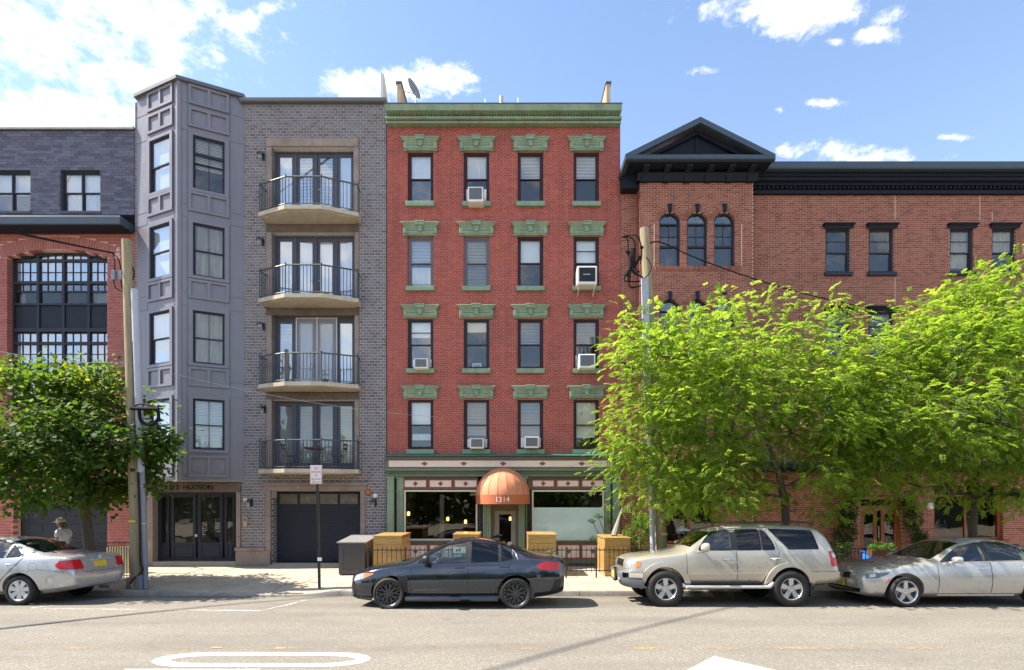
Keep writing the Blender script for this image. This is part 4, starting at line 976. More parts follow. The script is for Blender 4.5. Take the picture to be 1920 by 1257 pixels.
# shop door
yd = DB+.12
b = MB(); ring(b, X(921.5), X(972), 0, Z(953), .10, yd-.08, yd+.08); b.box(X(921.5), X(972), yd-.10, yd+.1, Z(953)+.002, Z(894)); so = b.build('door_frame', M['olive'], Cc)
b = MB(); ring(b, X(927), X(967), .03, Z(957), .16, yd-.03, yd+.03, .30, .14); do = b.build('shop_door', pbr('grey_taupe_door_paint', C(.29, .26, .225), .5, var=.06), Cc)
pane(do, X(927)+.16, X(967)-.16, .33, Z(957)-.14, yd, M['glass_dark'], None, .001); MB().tube([(X(935), yd-.03, 1.05), (X(935), yd-.08, 1.05), (X(941), yd-.08, 1.05)], .014, 6).build('handle', M['steel'], do)
# awning: quarter dome on a short valance
ac = (X(943), DB-.16, Z(928.5)); ar = .90
dome = MB(); nm, npn = 16, 9; vs = []
for j in range(nm+1):
    el = j/nm*math.pi/2
    for i in range(npn*4+1):
        az = math.pi+i/(npn*4)*math.pi; sag = 1-.018*(1-abs(math.cos((i/4)*math.pi)))*math.sin(2*el)
        rr = ar*math.cos(el)*sag
        vs.append((ac[0]+rr*math.cos(az), ac[1]+rr*math.sin(az)*1.12, ac[2]+ar*math.sin(el)*1.02))
k = npn*4+1
dome.add(vs, [(j*k+i, j*k+i+1, (j+1)*k+i+1, (j+1)*k+i) for j in range(nm) for i in range(k-1)]); aw = dome.build('awning', M['awning'], Cc, smooth=60)
sm = MB()
for i in range(0, npn+1):
    az = math.pi+i/npn*math.pi
    sm.tube([(ac[0]+ar*1.003*math.cos(e_)*math.cos(az), ac[1]+ar*1.12*1.003*math.cos(e_)*math.sin(az), ac[2]+ar*1.023*math.sin(e_)) for e_ in np.linspace(0, 1.5, 14)], .007, 5)
sm.build('seam', M['awning2'], aw)
va = MB(); n = 48; vh = .30; vs = []
for z_ in (0, -vh):
    for i in range(n+1): az = math.pi+i/n*math.pi; vs.append((ac[0]+(ar+.012)*math.cos(az), ac[1]+(ar*1.12+.012)*math.sin(az), ac[2]+z_))
va.add(vs, [(i, i+1, n+2+i, n+1+i) for i in range(n)]); va.build('valance', M['awning2'], aw, smooth=60)
def bendv(co):
    o0 = origin_of(aw); x_ = co.x+o0.x-ac[0]; az = 1.5*math.pi+x_/ar
    return Vector((ac[0]+(ar+.020)*math.cos(az)-o0.x, ac[1]+(ar*1.12+.020)*math.sin(az)-o0.y+co.y*0, co.z))
lettering(aw, '1314', (ac[0], ac[1], ac[2]-.155), .235, M['letter'], 0, bend=bendv)
for s in (-1, 1):
    MB().tube([(ac[0]+s*.76, DB-.62, 0), (ac[0]+s*.76, DB-.62, ac[2]-.02)], .028, 8).build('awning_post', M['iron'], aw)
    MB().tube([(ac[0]+s*.76, DB-.62, ac[2]-.1), (ac[0]+s*.76, DB-.1, ac[2]-.1)], .018, 6).build('awning_arm', M['iron'], aw)
MB().bbox(X(1088), X(1092), DB-.06, DB, Z(778), Z(774)).build('wall_plate', M['stone'], Cc)
MB().bbox(X(1147), X(1152), DB-.08, DB, Z(779), Z(775)).build('wall_spout', M['render_tan'], Cc)

# air conditioners sitting in the windows
def ac_unit(px, py_top, py_bot, wpx, label, braces=False, dark=False, p=.38):
    D_ = DB-p; w_ = wpx*D_/1000; x_ = X(px, D_); z0, z1 = Z(py_bot, D_), Z(py_top, D_)
    t = thing('window_air_conditioner', label, 'air conditioner', (x_, D_, z0), 'air conditioners in the windows of the red house')
    b = MB(); b.bbox(x_-w_/2, x_+w_/2, D_, DB+.25, z0, z1, .018); b.build('body', M['white'], t)
    b = MB(); gx0, gx1, gz0, gz1 = x_-w_*.41, x_+w_*.41, z0+(z1-z0)*.14, z1-(z1-z0)*.09
    b.box(gx0, gx1, D_-.004, D_-.001, gz0, gz1); n = max(6, int((gz1-gz0)/.03))
    for i in range(n): zz_ = gz0+(gz1-gz0)*(i+.5)/n; b.box(gx0, gx1, D_-.012, D_-.004, zz_-.005, zz_+.005)
    b.build('grille', M['trim_black'] if dark else M['grille'], t)
    MB().box(x_-.43+.075, x_-w_/2-.004, DB+.13, DB+.15, Z(py_bot)+.0, Z(py_top)-.02).build('side_curtain', M['blind'], t)
    if x_+w_/2 < x_+.35: MB().box(x_+w_/2+.004, x_+.34, DB+.13, DB+.15, Z(py_bot), Z(py_top)-.02).build('side_curtain', M['blind'], t)
    if braces:
        for s in (-1, 1): MB().tube([(x_+s*w_*.4, D_+.02, z0), (x_+s*w_*.4, DB-.02, z0-.22)], .014, 6).build('brace', M['white'], t)
        MB().box(x_-w_*.2, x_+w_*.16, D_-.017, D_-.0125, (gz0+gz1)/2-.012, (gz0+gz1)/2+.016).build('badge', M['steel'], t)
    return t
ac_unit(891.5, 350, 378, 29, 'air conditioner in the top floor window, second column of the red house')
ac_unit(1101, 499, 533, 37, 'large braced air conditioner with black grille in the right column window', True, True, .55)
ac_unit(789, 672, 691, 26, 'small air conditioner in the leftmost column window of the red house')
ac_unit(1101, 664, 690, 31, 'air conditioner with mottled grille in right column, below the big braced one', False, False, .45)
ac_unit(894, 822, 841, 26, 'air conditioner in the lowest row window just left of the awning top')
ac_unit(997, 819, 840, 27, 'air conditioner in the lowest row window just right of the awning top')
t = thing('box_fan', 'small white box fan standing inside a dark window of the red house', 'fan', (X(893), DB+.3, Z(691)))
b = MB(); ring(b, X(893)-.15, X(893)+.15, Z(690, DB+.3), Z(682, DB+.3), .03, DB+.28, DB+.38); b.build('casing', M['white'], t)
b = MB(); [b.box(X(893)-.13, X(893)+.13, DB+.27, DB+.28, Z(690, DB+.3)+.02+i*.02, Z(690, DB+.3)+.026+i*.02) for i in range(6)]; b.build('grille', M['white'], t)
# satellite dish on the roof
dx, dy, dz = X(777, DB+.9), DB+.9, Z(166, DB+.9)
t = thing('satellite_dish', 'grey satellite dish on the roof beside the left parapet fin', 'satellite dish', (dx, dy, rz0+.1))
b = MB(); b.lathe([(.001, .09), (.12, .08), (.22, .05), (.33, 0), (.335, .012), (.22, .062), (.001, .10)], (0, 0, 0), 'y', 28)
rot = Matrix.Rotation(R(62), 4, 'Z') @ Matrix.Rotation(R(-16), 4, 'X')
b.v = [tuple(rot @ Vector((p[0]*1.0, p[1], p[2]*1.05))+Vector((dx, dy, dz))) for p in b.v]; b.build('reflector', M['dish'], t, smooth=True)
b = MB(); b.tube([(dx+.04, dy, rz0-.1), (dx+.04, dy+.05, dz-.1)], .025, 8); b.tube([(dx+.05, dy, dz-.2), (dx-.42, dy-.25, dz-.28)], .014, 6); b.bbox(dx-.48, dx-.40, dy-.3, dy-.2, dz-.32, dz-.24); b.build('feed_arm', M['steel'], t)
# ------------------------------------------------------------------ D: brown-red brick corner block with pedimented tower
Dd = thing('pediment_building', 'brown-red brick block with navy cornice and pedimented stair tower', 'building', (10, DB, 0))
DT = 17.75; tx0, tx1 = X(1200, DT), X(1412, DT); dx1 = 22.0
PAIR = [(1548, 1594), (1629, 1676), (1781, 1825), (1860, 1905)]
RWY = [(428, 511), (583, 667), (737, 822)]
D_ops = [rect(X(a), X(b_), Z(d), Z(c)) for a, b_ in PAIR for c, d in RWY]
PAIR2 = [(2020, 2066), (2100, 2146)]
gdoor = (1612, 1692); gwin = (1751, 1881)
D_ops += [rect(X(a), X(b_), Z(d), Z(c)) for a, b_ in PAIR2 for c, d in RWY]+[rect(X(gdoor[0]), X(gdoor[1]), 0, Z(930)), rect(X(gwin[0]), X(gwin[1]), Z(1013), Z(905))]
brickwork(Dd, tx1-.25, dx1, 0, Z(362), DB, .1985, .0652, .016, D_ops, M['brick_brown'], M['mortar_brown'], TON, 0)
brickwork(Dd, X(1163.4), tx0+.1, 0, Z(364), DB, .1985, .0652, .016, [], M['brick_brown'], M['mortar_brown'], TON, 0)
T3 = [1256, 1307.5, 1358.5]; rT = 19.3*DT/1000
TROW = [(500, 416), (668, 580), (835, 738)]
t_ops = [arch(X(c, DT), rT, Z(d, DT), Z(s, DT)) for c in T3 for d, s in TROW]
def ringop(c, d, s): 
    f = arch(X(c, DT), rT+.19, Z(s, DT), Z(s, DT))
    return f
t_ops2 = t_ops+[ringop(c, d, s) for c in T3 for d, s in TROW]+[rect(X(1228, DT), X(1389, DT), Z(507, DT), Z(500, DT)), rect(X(1228, DT), X(1389, DT), Z(675, DT), Z(668, DT))]
t_g = [rect(X(1245, DT), X(1342, DT), .8, Z(925, DT))]
brickwork(Dd, tx0, tx1, 0, Z(337, DT), DT, .197, .0644, .016, t_ops2+t_g, M['brick_brown'], M['mortar_brown'], TON, 300, lambda x_, z_: Z(510, DT) < z_, name='tower_brickwork', mops=t_ops+t_g)
for c in T3:
    for d, s in TROW:
        radial(Dd, X(c, DT), Z(s, DT), rT-.004, rT+.185, 0, math.pi, 27, DT, M['brick_brown'], TON, (math.pi/2-.2, math.pi/2+.2))
        kz = Z(s, DT)+rT; kx = X(c, DT)
        MB().prism([(kx-.052, kz-.03), (kx+.052, kz-.03), (kx+.075, kz+.24), (kx-.075, kz+.24)], DT-.035, DT+.1).build('keystone', M['navy'], Dd)
        # arched sash window
        y = DT+.09; x0, x1 = X(c, DT)-rT, X(c, DT)+rT; zs = Z(s, DT); z0 = Z(d, DT); fr = MB(); fw = .045
        fr.box(x0, x0+fw, y, y+.1, z0, zs); fr.box(x1-fw, x1, y, y+.1, z0, zs); fr.box(x0, x1, y, y+.1, z0, z0+.05); fr.box(x0, x1, y-.005, y+.1, zs-.07, zs-.02)
        an = np.linspace(0, math.pi, 17)
        for p, q in zip(an[:-1], an[1:]): fr.prism([(kx+rT*math.cos(p), zs-.02+rT*math.sin(p)), (kx+rT*math.cos(q), zs-.02+rT*math.sin(q)), (kx+(rT-fw)*math.cos(q), zs-.02+(rT-fw)*math.sin(q)), (kx+(rT-fw)*math.cos(p), zs-.02+(rT-fw)*math.sin(p))], y, y+.1)
        zm = z0+(zs-z0)*.47; fr.box(x0+fw, x1-fw, y+.01, y+.08, zm-.03, zm+.03)
        fo = fr.build('arched_window', M['joinery'], Dd)
        pane(fo, x0+fw, x1-fw, zm+.03, zs-.07, y+.05, M['glass'], None, .006); pane(fo, x0+fw, x1-fw, z0+.05, zm-.03, y+.06, M['glass'], None, .006)
        b = MB(); b.prism([(kx+(rT-fw)*math.cos(q), zs-.02+(rT-fw)*math.sin(q)) for q in an], y+.05, y+.056); b.build('pane', M['glass'], fo)
        b = MB(); b.box(kx-.008, kx+.008, y+.03, y+.05, zm+.03, zs-.07); b.box(x0+fw, x1-fw, y+.03, y+.05, (zm+zs)/2-.06, (zm+zs)/2-.045); b.build('glazing_bar', M['joinery'], fo)
        cloth(fo, x0+.05, x1-.05, z0+.06, zs-.05, y+.26, M['room'], None, 5, .03)
# rowlock sill courses
for py in (507, 675):
    b = MB(); n = 42; xa, xb = X(1228, DT), X(1389, DT)
    for i in range(n): b.tone = float(random.choice(TON)); b.box(xa+(xb-xa)*i/n+.006, xa+(xb-xa)*(i+1)/n-.006, DT-.03, DT+.2, Z(py, DT)+.004, Z(py-7, DT))
    b.build('sill_brick', M['brick_brown'], Dd, kind='stuff')
    MB().box(xa, xb, DT-.012, DT+.2, Z(py, DT)+.006, Z(py-7, DT)-.004).build('sill_mortar', M['mortar_brown'], Dd)
# thin raised joint lines flanking the arches
b = MB()
for px in (1226.5, 1390.5): b.box(X(px, DT)-.008, X(px, DT)+.008, DT-.007, DT, Z(500, DT), Z(420, DT))
b.build('control_joint', M['cream'], Dd)
b = MB()
for px, y0, y1 in ((1678, 365, 412), (1678, 520, 575), (1837, 365, 412), (1860, 398, 415)): b.box(X(px)-.007, X(px)+.007, DB-.007, DB, Z(y1), Z(y0))
b.build('control_joint', M['cream'], Dd)
# tower: left return in brick
b = MB(); nr = 200
for r in range(int(Z(337, DT)/.0652)):
    b.tone = random.choice(TON); o = (r % 2)*.1
    for k in range(4):
        ya, yb_ = DT+.02+k*.2-o, DT+.02+k*.2+.186-o
        ya = max(ya, DT+.004); yb_ = min(yb_, DB+.02)
        b.tone = random.choice(TON)
        if yb_-ya > .03: b.box(tx0-.006, tx0+.02, ya, yb_, r*.0652+.014, (r+1)*.0652-.004)
b.build('return_brick', M['brick_brown'], Dd, kind='stuff'); MB().box(tx0, tx0+.05, DT+.006, DB+.3, 0, Z(337, DT)).build('return_wall', M['mortar_brown'], Dd)
MB().box(tx1-.05, tx1, DT+.006, DB+.3, 0, Z(337, DT)).build('return_wall', M['mortar_brown'], Dd)
# entablature, brackets and pediment roof
zt0, zt1 = Z(339, DT-.12), Z(297, 17.05)
b = MB(); b.prism([(DT-.18, zt0+.17), (DT-.20, zt0+.20), (DT-.20, zt0+.24), (DT, zt0+.24), (DT, zt0), (DT-.10, zt0), (DT-.12, zt0+.08)][::-1], tx0-.1, tx1+.1, 'x'); b.box(tx0+.0, tx1, DT-.012, DB+.3, zt0+.24, zt1); b.box(tx0-.12, tx0+.002, DT-.1, DB+.2, zt0, zt0+.24)
b.build('entablature', M['navy'], Dd)
for px in (1211, 1251, 1291, 1331, 1370, 1410):
    x_ = X(px, 17.5); zz_ = zt1
    b = MB(); b.prism([(DT-.01, zz_-.40), (DT-.13, zz_-.40), (DT-.17, zz_-.30), (DT-.20, zz_-.16), (DT-.42, zz_-.08), (DT-.48, zz_-.002), (DT-.01, zz_-.002)], x_-.10, x_+.10, 'x'); b.build('bracket', M['navy'], Dd)
yf = 17.05; pcx = X(1313.5, yf); ph = 2.40; zE = Z(289, yf); zA = Z(219, yf); fasc = Z(289, yf)-Z(297, yf)
b = MB()   # raking cornice, both slopes, as thick boards running back over the block
def rake(s, y0, y1, th, ins=0, up=0):
    xe = pcx+s*ph; k = (zA-zE)/ph
    pts = [(xe, zE+up), (pcx, zA+up), (pcx, zA-th+up), (xe, zE-th+up)]
    if ins: pts = [(xe-s*ins, zE+k*ins+up), (pcx, zA+up), (pcx, zA-th+up), (xe-s*ins, zE+k*ins-th+up)]
    b.prism(pts if s > 0 else pts[::-1], y0, y1)
for s in (-1, 1): rake(s, yf, yf+.14, .19)
b.build('raking_cornice', M['navy2'], Dd)
b = MB()
for s in (-1, 1): rake(s, yf+.141, 18.0+(1.5 if s > 0 else 1.5), .10, 0, -.005)
b.build('roof', M['navy2'], Dd)
b = MB(); b.bbox(pcx-ph+.02, pcx+ph-.02, yf+.005, yf+.16, zE-fasc-.02, zE-.0, .02); b.box(pcx-ph, pcx-ph+.14, yf+.16, 18.15, zE-.19, zE-.11); b.build('eaves_fascia', M['navy2'], Dd)
b = MB(); b.prism([(pcx-ph+.3, zE-.01), (pcx+ph-.3, zE-.01), (pcx, zA-.2)], yf+.42, yf+.46); b.build('tympanum', M['navy'], Dd)
b = MB(); b.box(pcx-.03, pcx+.03, yf+.38, yf+.42, zE, zA-.25); 
for s in (-1, 1): rake(s, yf+.30, yf+.42, .12, .25, -.24)
b.build('tympanum_moulding', M['navy'], Dd)
MB().box(pcx-ph+.03, pcx+ph-.03, yf+.16, DB+.4, zE-fasc-.03, zE-fasc+.015).build('soffit', M['navy'], Dd)
MB().box(X(1163.6), tx0-.0, DT-.0+.1, DB+.3, Z(364), zE-fasc-.035).build('return_frieze', M['navy'], Dd)
# main cornice with dentils
cxa = tx1+.0
b = MB(); b.bbox(cxa, dx1, DB-.62, DB+.3, Z(316, 17.58), Z(301.5, 17.58), .03); gut = b.build('gutter', M['navy2'], Dd)
b = MB(); 
for ya, yb_, p in ((316.3, 322, .45), (322.3, 330, .40), (330.2, 338, .34), (338.2, 347, .22), (347.2, 356, .08), (356.2, 363, .12)): b.bbox(cxa, dx1, DB-p, DB+.3, Z(yb_, DB-p), Z(ya, DB-p), .012)
b.build('cornice', M['navy'], Dd); dentils(Dd, cxa, dx1, DB-.16, DB-.08, Z(355, DB-.1), Z(349, DB-.1), .15, M['navy'])
# paired windows
for a, b_ in PAIR+PAIR2:
    for k, (c, d) in enumerate(RWY):
        cov = [None, None, ('cloth', 'curtain_tan', .9), ('cloth', 'curtain_tan', .5)][(PAIR+PAIR2).index((a, b_)) % 4]
        sash_window(Dd, X(a), X(b_), Z(d), Z(c), DB, M['joinery'], .47, .06, .06, 1, cov, None, M['glass'], None, (.5,))
        h = MB(); xm = (X(a)+X(b_))/2; hw = (X(b_)-X(a))/2
        h.bbox(xm-hw-.11, xm+hw+.11, DB-.15, DB, Z(c)+.085, Z(c)+.125, .01); h.prism([(DB-.02, Z(c)-.02), (DB-.06, Z(c)-.02), (DB-.07, Z(c)+.03), (DB-.135, Z(c)+.084), (DB-.02, Z(c)+.084)], xm-hw-.08, xm+hw+.08, 'x'); h.build('hood', M['navy'], Dd)
        MB().bbox(xm-hw-.05, xm+hw+.05, DB-.09, DB+.06, Z(d)-.13, Z(d)-.004, .012).build('sill', M['joinery'], Dd)
backing(Dd, X(1163.4), dx1, 0, Z(320), DB, M['brick_brown'], 12)
MB().box(tx0+.06, tx1-.06, DT+.5, DT+.56, .1, 12.6).build('inner_wall', M['dark'], Dd)
# ground floor
b = MB(); b.bbox(tx0-.05, dx1, DB-.75, DB-.004 if 0 else DB, Z(880), Z(868), .03); b.bbox(tx0, dx1, DB-.5, DB-.001, Z(886), Z(880)-.003, .02); b.build('shop_canopy', M['navy'], Dd)
y = DT+.1
b = MB(); ring(b, X(1245, DT), X(1342, DT), .8, Z(925, DT), .08, y, y+.1); xm = X(1292, DT); b.box(xm-.03, xm+.03, y+.01, y+.08, .88, Z(925, DT)-.08); o = b.build('ground_window', M['wood_dark'], Dd)
for p, q in ((X(1245, DT)+.08, xm-.03), (xm+.03, X(1342, DT)-.08)): pane(o, p, q, .88, Z(925, DT)-.08, y+.04, M['glass_dark'], None, .003)
b = MB().lathe([(.02, .16), (.10, .13), (.22, .05), (.27, 0)], (X(1280, DT+.3), DT+.3, Z(995, DT+.3)), 'z', 16); o2 = b.build('pendant_lamp', M['membrane'], Dd); MB().tube([(X(1280, DT+.3), DT+.3, Z(995, DT+.3)+.16), (X(1280, DT+.3), DT+.3, 2.4)], .008, 5).build('lamp_cord', M['iron'], o2)
# double door in orange brown wood
y = DB+.10; b = MB(); ring(b, X(1612), X(1692), .0, Z(931), .11, y, y+.12); b.box(X(1612), X(1692), y-.02, y+.1, Z(956)-.03, Z(956)+.14); do = b.build('double_door', M['wood_dark'], Dd)
for p, q in ((1614, 1651), (1653, 1690)):
    b = MB(); ring(b, X(p)+.06, X(q)-.04, .02, Z(958), .12, y+.02, y+.07, .35, .12); b.build('door_leaf', M['wood_dark'], do)
    pane(do, X(p)+.18, X(q)-.16, .37, Z(958)-.12, y+.04, M['glass_dark'], None, .004); pane(do, X(p)+.1, X(q)-.08, Z(954)+.12, Z(932)-.08, y+.04, M['glass_dark'], None, .004)
MB().tube([(X(1649), y-.01, .95), (X(1649), y-.06, .95), (X(1649), y-.06, 1.35), (X(1649), y-.01, 1.35)], .014, 6).build('handle', M['steel'], do)
b = MB(); ring(b, X(1751), X(1881), Z(1013), Z(905), .10, y, y+.12); b.box(X(1815)-.03, X(1815)+.03, y+.01, y+.1, Z(1013)+.1, Z(905)-.1); b.box(X(1751)+.1, X(1881)-.1, y+.01, y+.1, Z(930)-.03, Z(930)+.03); o = b.build('restaurant_window', M['wood_dark'], Dd)
for p, q in ((1756, 1813), (1817, 1876)): pane(o, X(p), X(q), Z(1013)+.1, Z(930)-.03, y+.05, M['glass_dark'], None, .004); pane(o, X(p), X(q), Z(930)+.03, Z(905)-.1, y+.05, M['glass_dark'], None, .004)
MB().bbox(X(1747), X(1885), DB-.14, DB+.1, Z(1018), Z(1013)-.004, .01).build('sill', M['wood_dark'], Dd)
b = MB(); b.lathe([(.001, .10), (.08, .09), (.12, 0), (.10, -.10), (.001, -.14)], (X(1735), DB-.22, Z(948)), 'z', 14); o = b.build('globe_lamp', M['white'], Dd); MB().tube([(X(1735), DB, Z(943)), (X(1735), DB-.22, Z(943))], .02, 6).build('lamp_arm', M['iron'], o)
# ------------------------------------------------------------------ street furniture
def P3(px, py, D): return (X(px, D), D, Z(py, D))
def smooth_path(pts, n=6):
    pts = [Vector(p) for p in pts]; out = []
    for i in range(len(pts)-1):
        p0 = pts[max(i-1, 0)]; p1 = pts[i]; p2 = pts[i+1]; p3 = pts[min(i+2, len(pts)-1)]
        for j in range(n):
            t = j/n; out.append(.5*((2*p1)+(p2-p0)*t+(2*p0-5*p1+4*p2-p3)*t*t+(3*p1-p0-3*p2+p3)*t**3))
    return out+[pts[-1]]
# left utility pole
D = 13.62; root = thing('utility_pole', 'weathered wooden utility pole beside the left tree, with grey cable guard on its right side', 'utility pole', (X(258, D), D, 0))
b = MB(); pts = [P3(258.5, 1106, D), P3(253, 900, D), P3(246, 690, D), P3(238, 451, D)]; b.tube(smooth_path(pts), [.158-.042*i/18 for i in range(19)], 14); b.build('pole', M['pole_wood'], root, smooth=60)
b = MB(); gp_ = [P3(243.5, 543, D-.1), P3(249, 720, D-.1), P3(253.5, 886, D-.1)]
b.tube([(p[0]+.12, p[1]+.02, p[2]) for p in gp_], .095, 10); b.build('cable_guard', M['guard'], root, smooth=60)
b = MB(); b.tube([(p[0]+.12, p[1]+.02, p[2]) for p in (P3(256.5, 884, D-.1), P3(260.5, 1000, D-.1), P3(264, 1104, D-.1))], .062, 12); b.build('conduit', M['pipe'], root, smooth=60)
b = MB()
for py in (912, 982): x_ = P3(257.6 if py < 950 else 260, py, D-.1); b.lathe([(.066, -.015), (.074, -.015), (.074, .015), (.066, .015)], (x_[0]+.12, x_[1]+.02, x_[2]), 'z', 12)
b.build('conduit_strap', M['steel'], root)
b = MB(); p = P3(247.5, 978, D-.16); b.bbox(p[0]-.085, p[0]+.085, p[1]-.01, p[1]+.02, p[2]-.025, p[2]+.025, .005); b.build('pole_tag', M['yellow'], root)
b = MB(); p = P3(257, 1090, D-.1); b.bbox(p[0]-.32, p[0]-.16, D-.08, D+.08, 0, .24, .02); b.bbox(p[0]+.06, p[0]+.17, D-.22, D-.05, 0, .36, .01); b.build('base_box', M['pipe'], root)
b = MB(); b.tube(smooth_path([P3(249, 640, D-.14), P3(254, 800, D-.15), P3(262, 960, D-.17), P3(263, 1050, D-.18), P3(267, 1070, D-.18), P3(250, 1086, D-.2), P3(243, 1098, D-.2)]), .017, 6); b.build('ground_cable', M['cable'], root)
# splice bar with cable loop, right of the pole
b = MB(); b.tube([P3(247, 766, D), P3(246, 766, D-.42)], .03, 6); b.tube([P3(245, 766, D-.42), P3(298, 767, D-.42)], .045, 8); b.tube(smooth_path([P3(296, 768, D-.42), P3(297, 783, D-.42), P3(290, 793, D-.42), P3(276, 796, D-.42), P3(264, 788, D-.42), P3(261, 770, D-.42)]), .04, 8)
b.tube(smooth_path([P3(250, 764, D-.4), P3(262, 758, D-.4), P3(280, 760, D-.4), P3(294, 764, D-.4)]), .02, 6); b.build('cable_loop', M['cable'], root)
b = MB(); b.bbox(*[v_ for v_ in (X(210.5, D), X(217.5, D))], D-.05, D+.03, Z(526, D), Z(508, D), .01); b.prism([(X(223, D), Z(508, D)), (X(231, D), Z(508, D)), (X(230, D), Z(526, D)), (X(226, D), Z(526, D))], D-.05, D+.05); b.build('splice_box', M['pipe'], root)
b = MB()
for pts in ([P3(212, 475, D), P3(215, 490, D), P3(215, 508, D)], [P3(212, 476, D), P3(222, 486, D), P3(227, 508, D)], [P3(213, 526, D), P3(217, 540, D), P3(230, 548, D)], [P3(227, 526, D), P3(229, 540, D), P3(232, 545, D)],
            [P3(210, 475, D), P3(225, 472, D), P3(232, 474, D)], [P3(248, 500, D), P3(252, 512, D), P3(248, 530, D), P3(250, 543, D)]):
    b.tube(smooth_path(pts), .014, 5)
b.build('drop_cable', M['cable'], root)
# the cables leaving to the left, over the street
w1 = MB()
A0 = Vector(P3(214, 475, D)); 
for k, (dz_, r) in enumerate(((0, .022), (.03, .016), (-.03, .018))):
    end = Vector((-20.5, 4.5, 9.4+dz_*4)); pts = []
    for i in range(25):
        t = i/24; p = A0.lerp(end, t); p.z -= 4*.42*t*(1-t)+dz_*math.sin(t*9); pts.append(p)
    w1.tube(pts, r, 5)
o = w1.build('overhead_cable', M['cable']); tag(o, 'bundle of black cables running from the left pole top out of the picture', 'cable')
w2 = MB(); pts = []
a_, e_ = Vector(P3(240, 680, D-.14)), Vector(P3(-30, 652, 12.0))
for i in range(13): t = i/12; p = a_.lerp(e_, t); p.z -= .5*t*(1-t); pts.append(p)
w2.tube(pts, .007, 5); pts = []
e_ = Vector(P3(820, 782, 17.9))
for i in range(17): t = i/16; p = a_.lerp(e_, t); p.z -= .9*t*(1-t); pts.append(p)
w2.tube(pts, .005, 5); o = w2.build('service_wire', M['steel']); tag(o, 'thin pale wire crossing the arched window and the grey balconies', 'wire')
# right utility pole
D = 13.75; root = thing('utility_pole', 'wooden utility pole before the pedimented tower, white guard and tangled black cables on top', 'utility pole', (X(1240, D), D, 0), None)
b = MB(); pts = [P3(1243, 1112, D), P3(1234, 900, D), P3(1222, 660, D), P3(1208, 429, D)]; b.tube(smooth_path(pts), [.165-.05*i/18 for i in range(19)], 14); b.build('pole', M['pole_wood'], root, smooth=60)
b = MB(); q = [P3(1209.5, 521, D-.15), P3(1213, 660, D-.16), P3(1218, 811, D-.17)]
for i in range(2):
    p0, p1 = q[i], q[i+1]; b.add([(p0[0]-.085, p0[1], p0[2]), (p0[0]+.085, p0[1], p0[2]), (p0[0]+.085, p0[1]+.1, p0[2]), (p0[0]-.085, p0[1]+.1, p0[2]), (p1[0]-.085, p1[1], p1[2]), (p1[0]+.085, p1[1], p1[2]), (p1[0]+.085, p1[1]+.1, p1[2]), (p1[0]-.085, p1[1]+.1, p1[2])], [(0, 1, 5, 4), (1, 2, 6, 5), (3, 0, 4, 7), (0, 3, 2, 1), (4, 5, 6, 7)])
for py in (548, 588, 630, 670, 712, 754): pp = P3(1215+(py-548)*.02, py, D-.17); b.box(pp[0]-.012, pp[0]+.012, pp[1]-.02, pp[1], pp[2]-.012, pp[2]+.012)
b.build('cable_guard', M['guard'], root)
b = MB(); b.tube([P3(1217, 809, D-.1), P3(1221, 930, D-.12), P3(1226, 1112, D-.15)], .062, 12); b.build('conduit', M['guard'], root, smooth=60)
b = MB(); p = P3(1246, 1002, D-.17); b.bbox(p[0]-.07, p[0]+.075, p[1]-.01, p[1]+.02, p[2]-.025, p[2]+.025, .005); b.build('pole_tag', M['yellow'], root)
b = MB()
cb = [[(1165, 445), (1176, 448), (1178, 470)], [(1165, 445), (1183, 446), (1191, 462), (1189, 505)], [(1165, 445), (1185, 441), (1196, 444), (1202, 462), (1203, 480), (1201, 495)], [(1178, 475), (1182, 490), (1183, 506), (1188, 510), (1205, 520)],
      [(1176, 508), (1171, 520), (1174, 528), (1201, 528)], [(1180, 525), (1181, 537), (1190, 539), (1202, 536)], [(1191, 497), (1193, 506), (1200, 511)], [(1186, 505), (1195, 514), (1206, 521)], [(1184, 500), (1188, 512), (1203, 519)], [(1174, 684), (1182, 690), (1200, 690), (1226, 689)], [(1165, 678), (1174, 684), (1174, 690), (1190, 693)]]
for pl in cb: b.tube(smooth_path([P3(px, py, D-.2) for px, py in pl]), .018, 5)
b.tube(smooth_path([P3(1212, 482, D-.2), P3(1221, 498, D-.2), P3(1218, 512, D-.2), P3(1209, 521, D-.2)]), .012, 5)
b.build('drop_cable', M['cable'], root)
b = MB()
for p0, p1, r in (((1187, 466), (1185, 502), .04), ((1182, 486), (1182, 503), .045), ((1201, 481), (1191, 497), .035), ((1181, 505), (1179, 526), .042), ((1178, 507), (1174, 517), .04), ((1176, 471), (1180, 477), .05), ((1201, 463), (1206, 466), .04)): b.tube([P3(*p0, D-.2), P3(*p1, D-.2)], r, 8)
b.build('splice_case', M['cable'], root)
b = MB(); b.lathe([(.128, -.03), (.14, -.03), (.14, .03), (.128, .03)], P3(1223, 689, D), 'z', 14); b.build('pole_band', M['steel'], root)
w3 = MB(); a_ = Vector(P3(1214, 452, D)); pts = []
for px, py, d in ((1214, 458, D), (1240, 455, 13.9), (1300, 482, 14.6), (1390, 515, 15.6), (1500, 549, 16.6), (1640, 580, 17.4), (1760, 599, 17.9)): pts.append(P3(px, py, d))
w3.tube(smooth_path(pts), .018, 6); pts = [P3(1226, 689, D), P3(1300, 699, 14.3), P3(1380, 704, 15), P3(1500, 706, 16.2), P3(1600, 700, 17.6)]; w3.tube(smooth_path(pts), .02, 6)
o = w3.build('overhead_cable', M['cable']); tag(o, 'black cable sagging from the right pole across the brown brick building', 'cable')
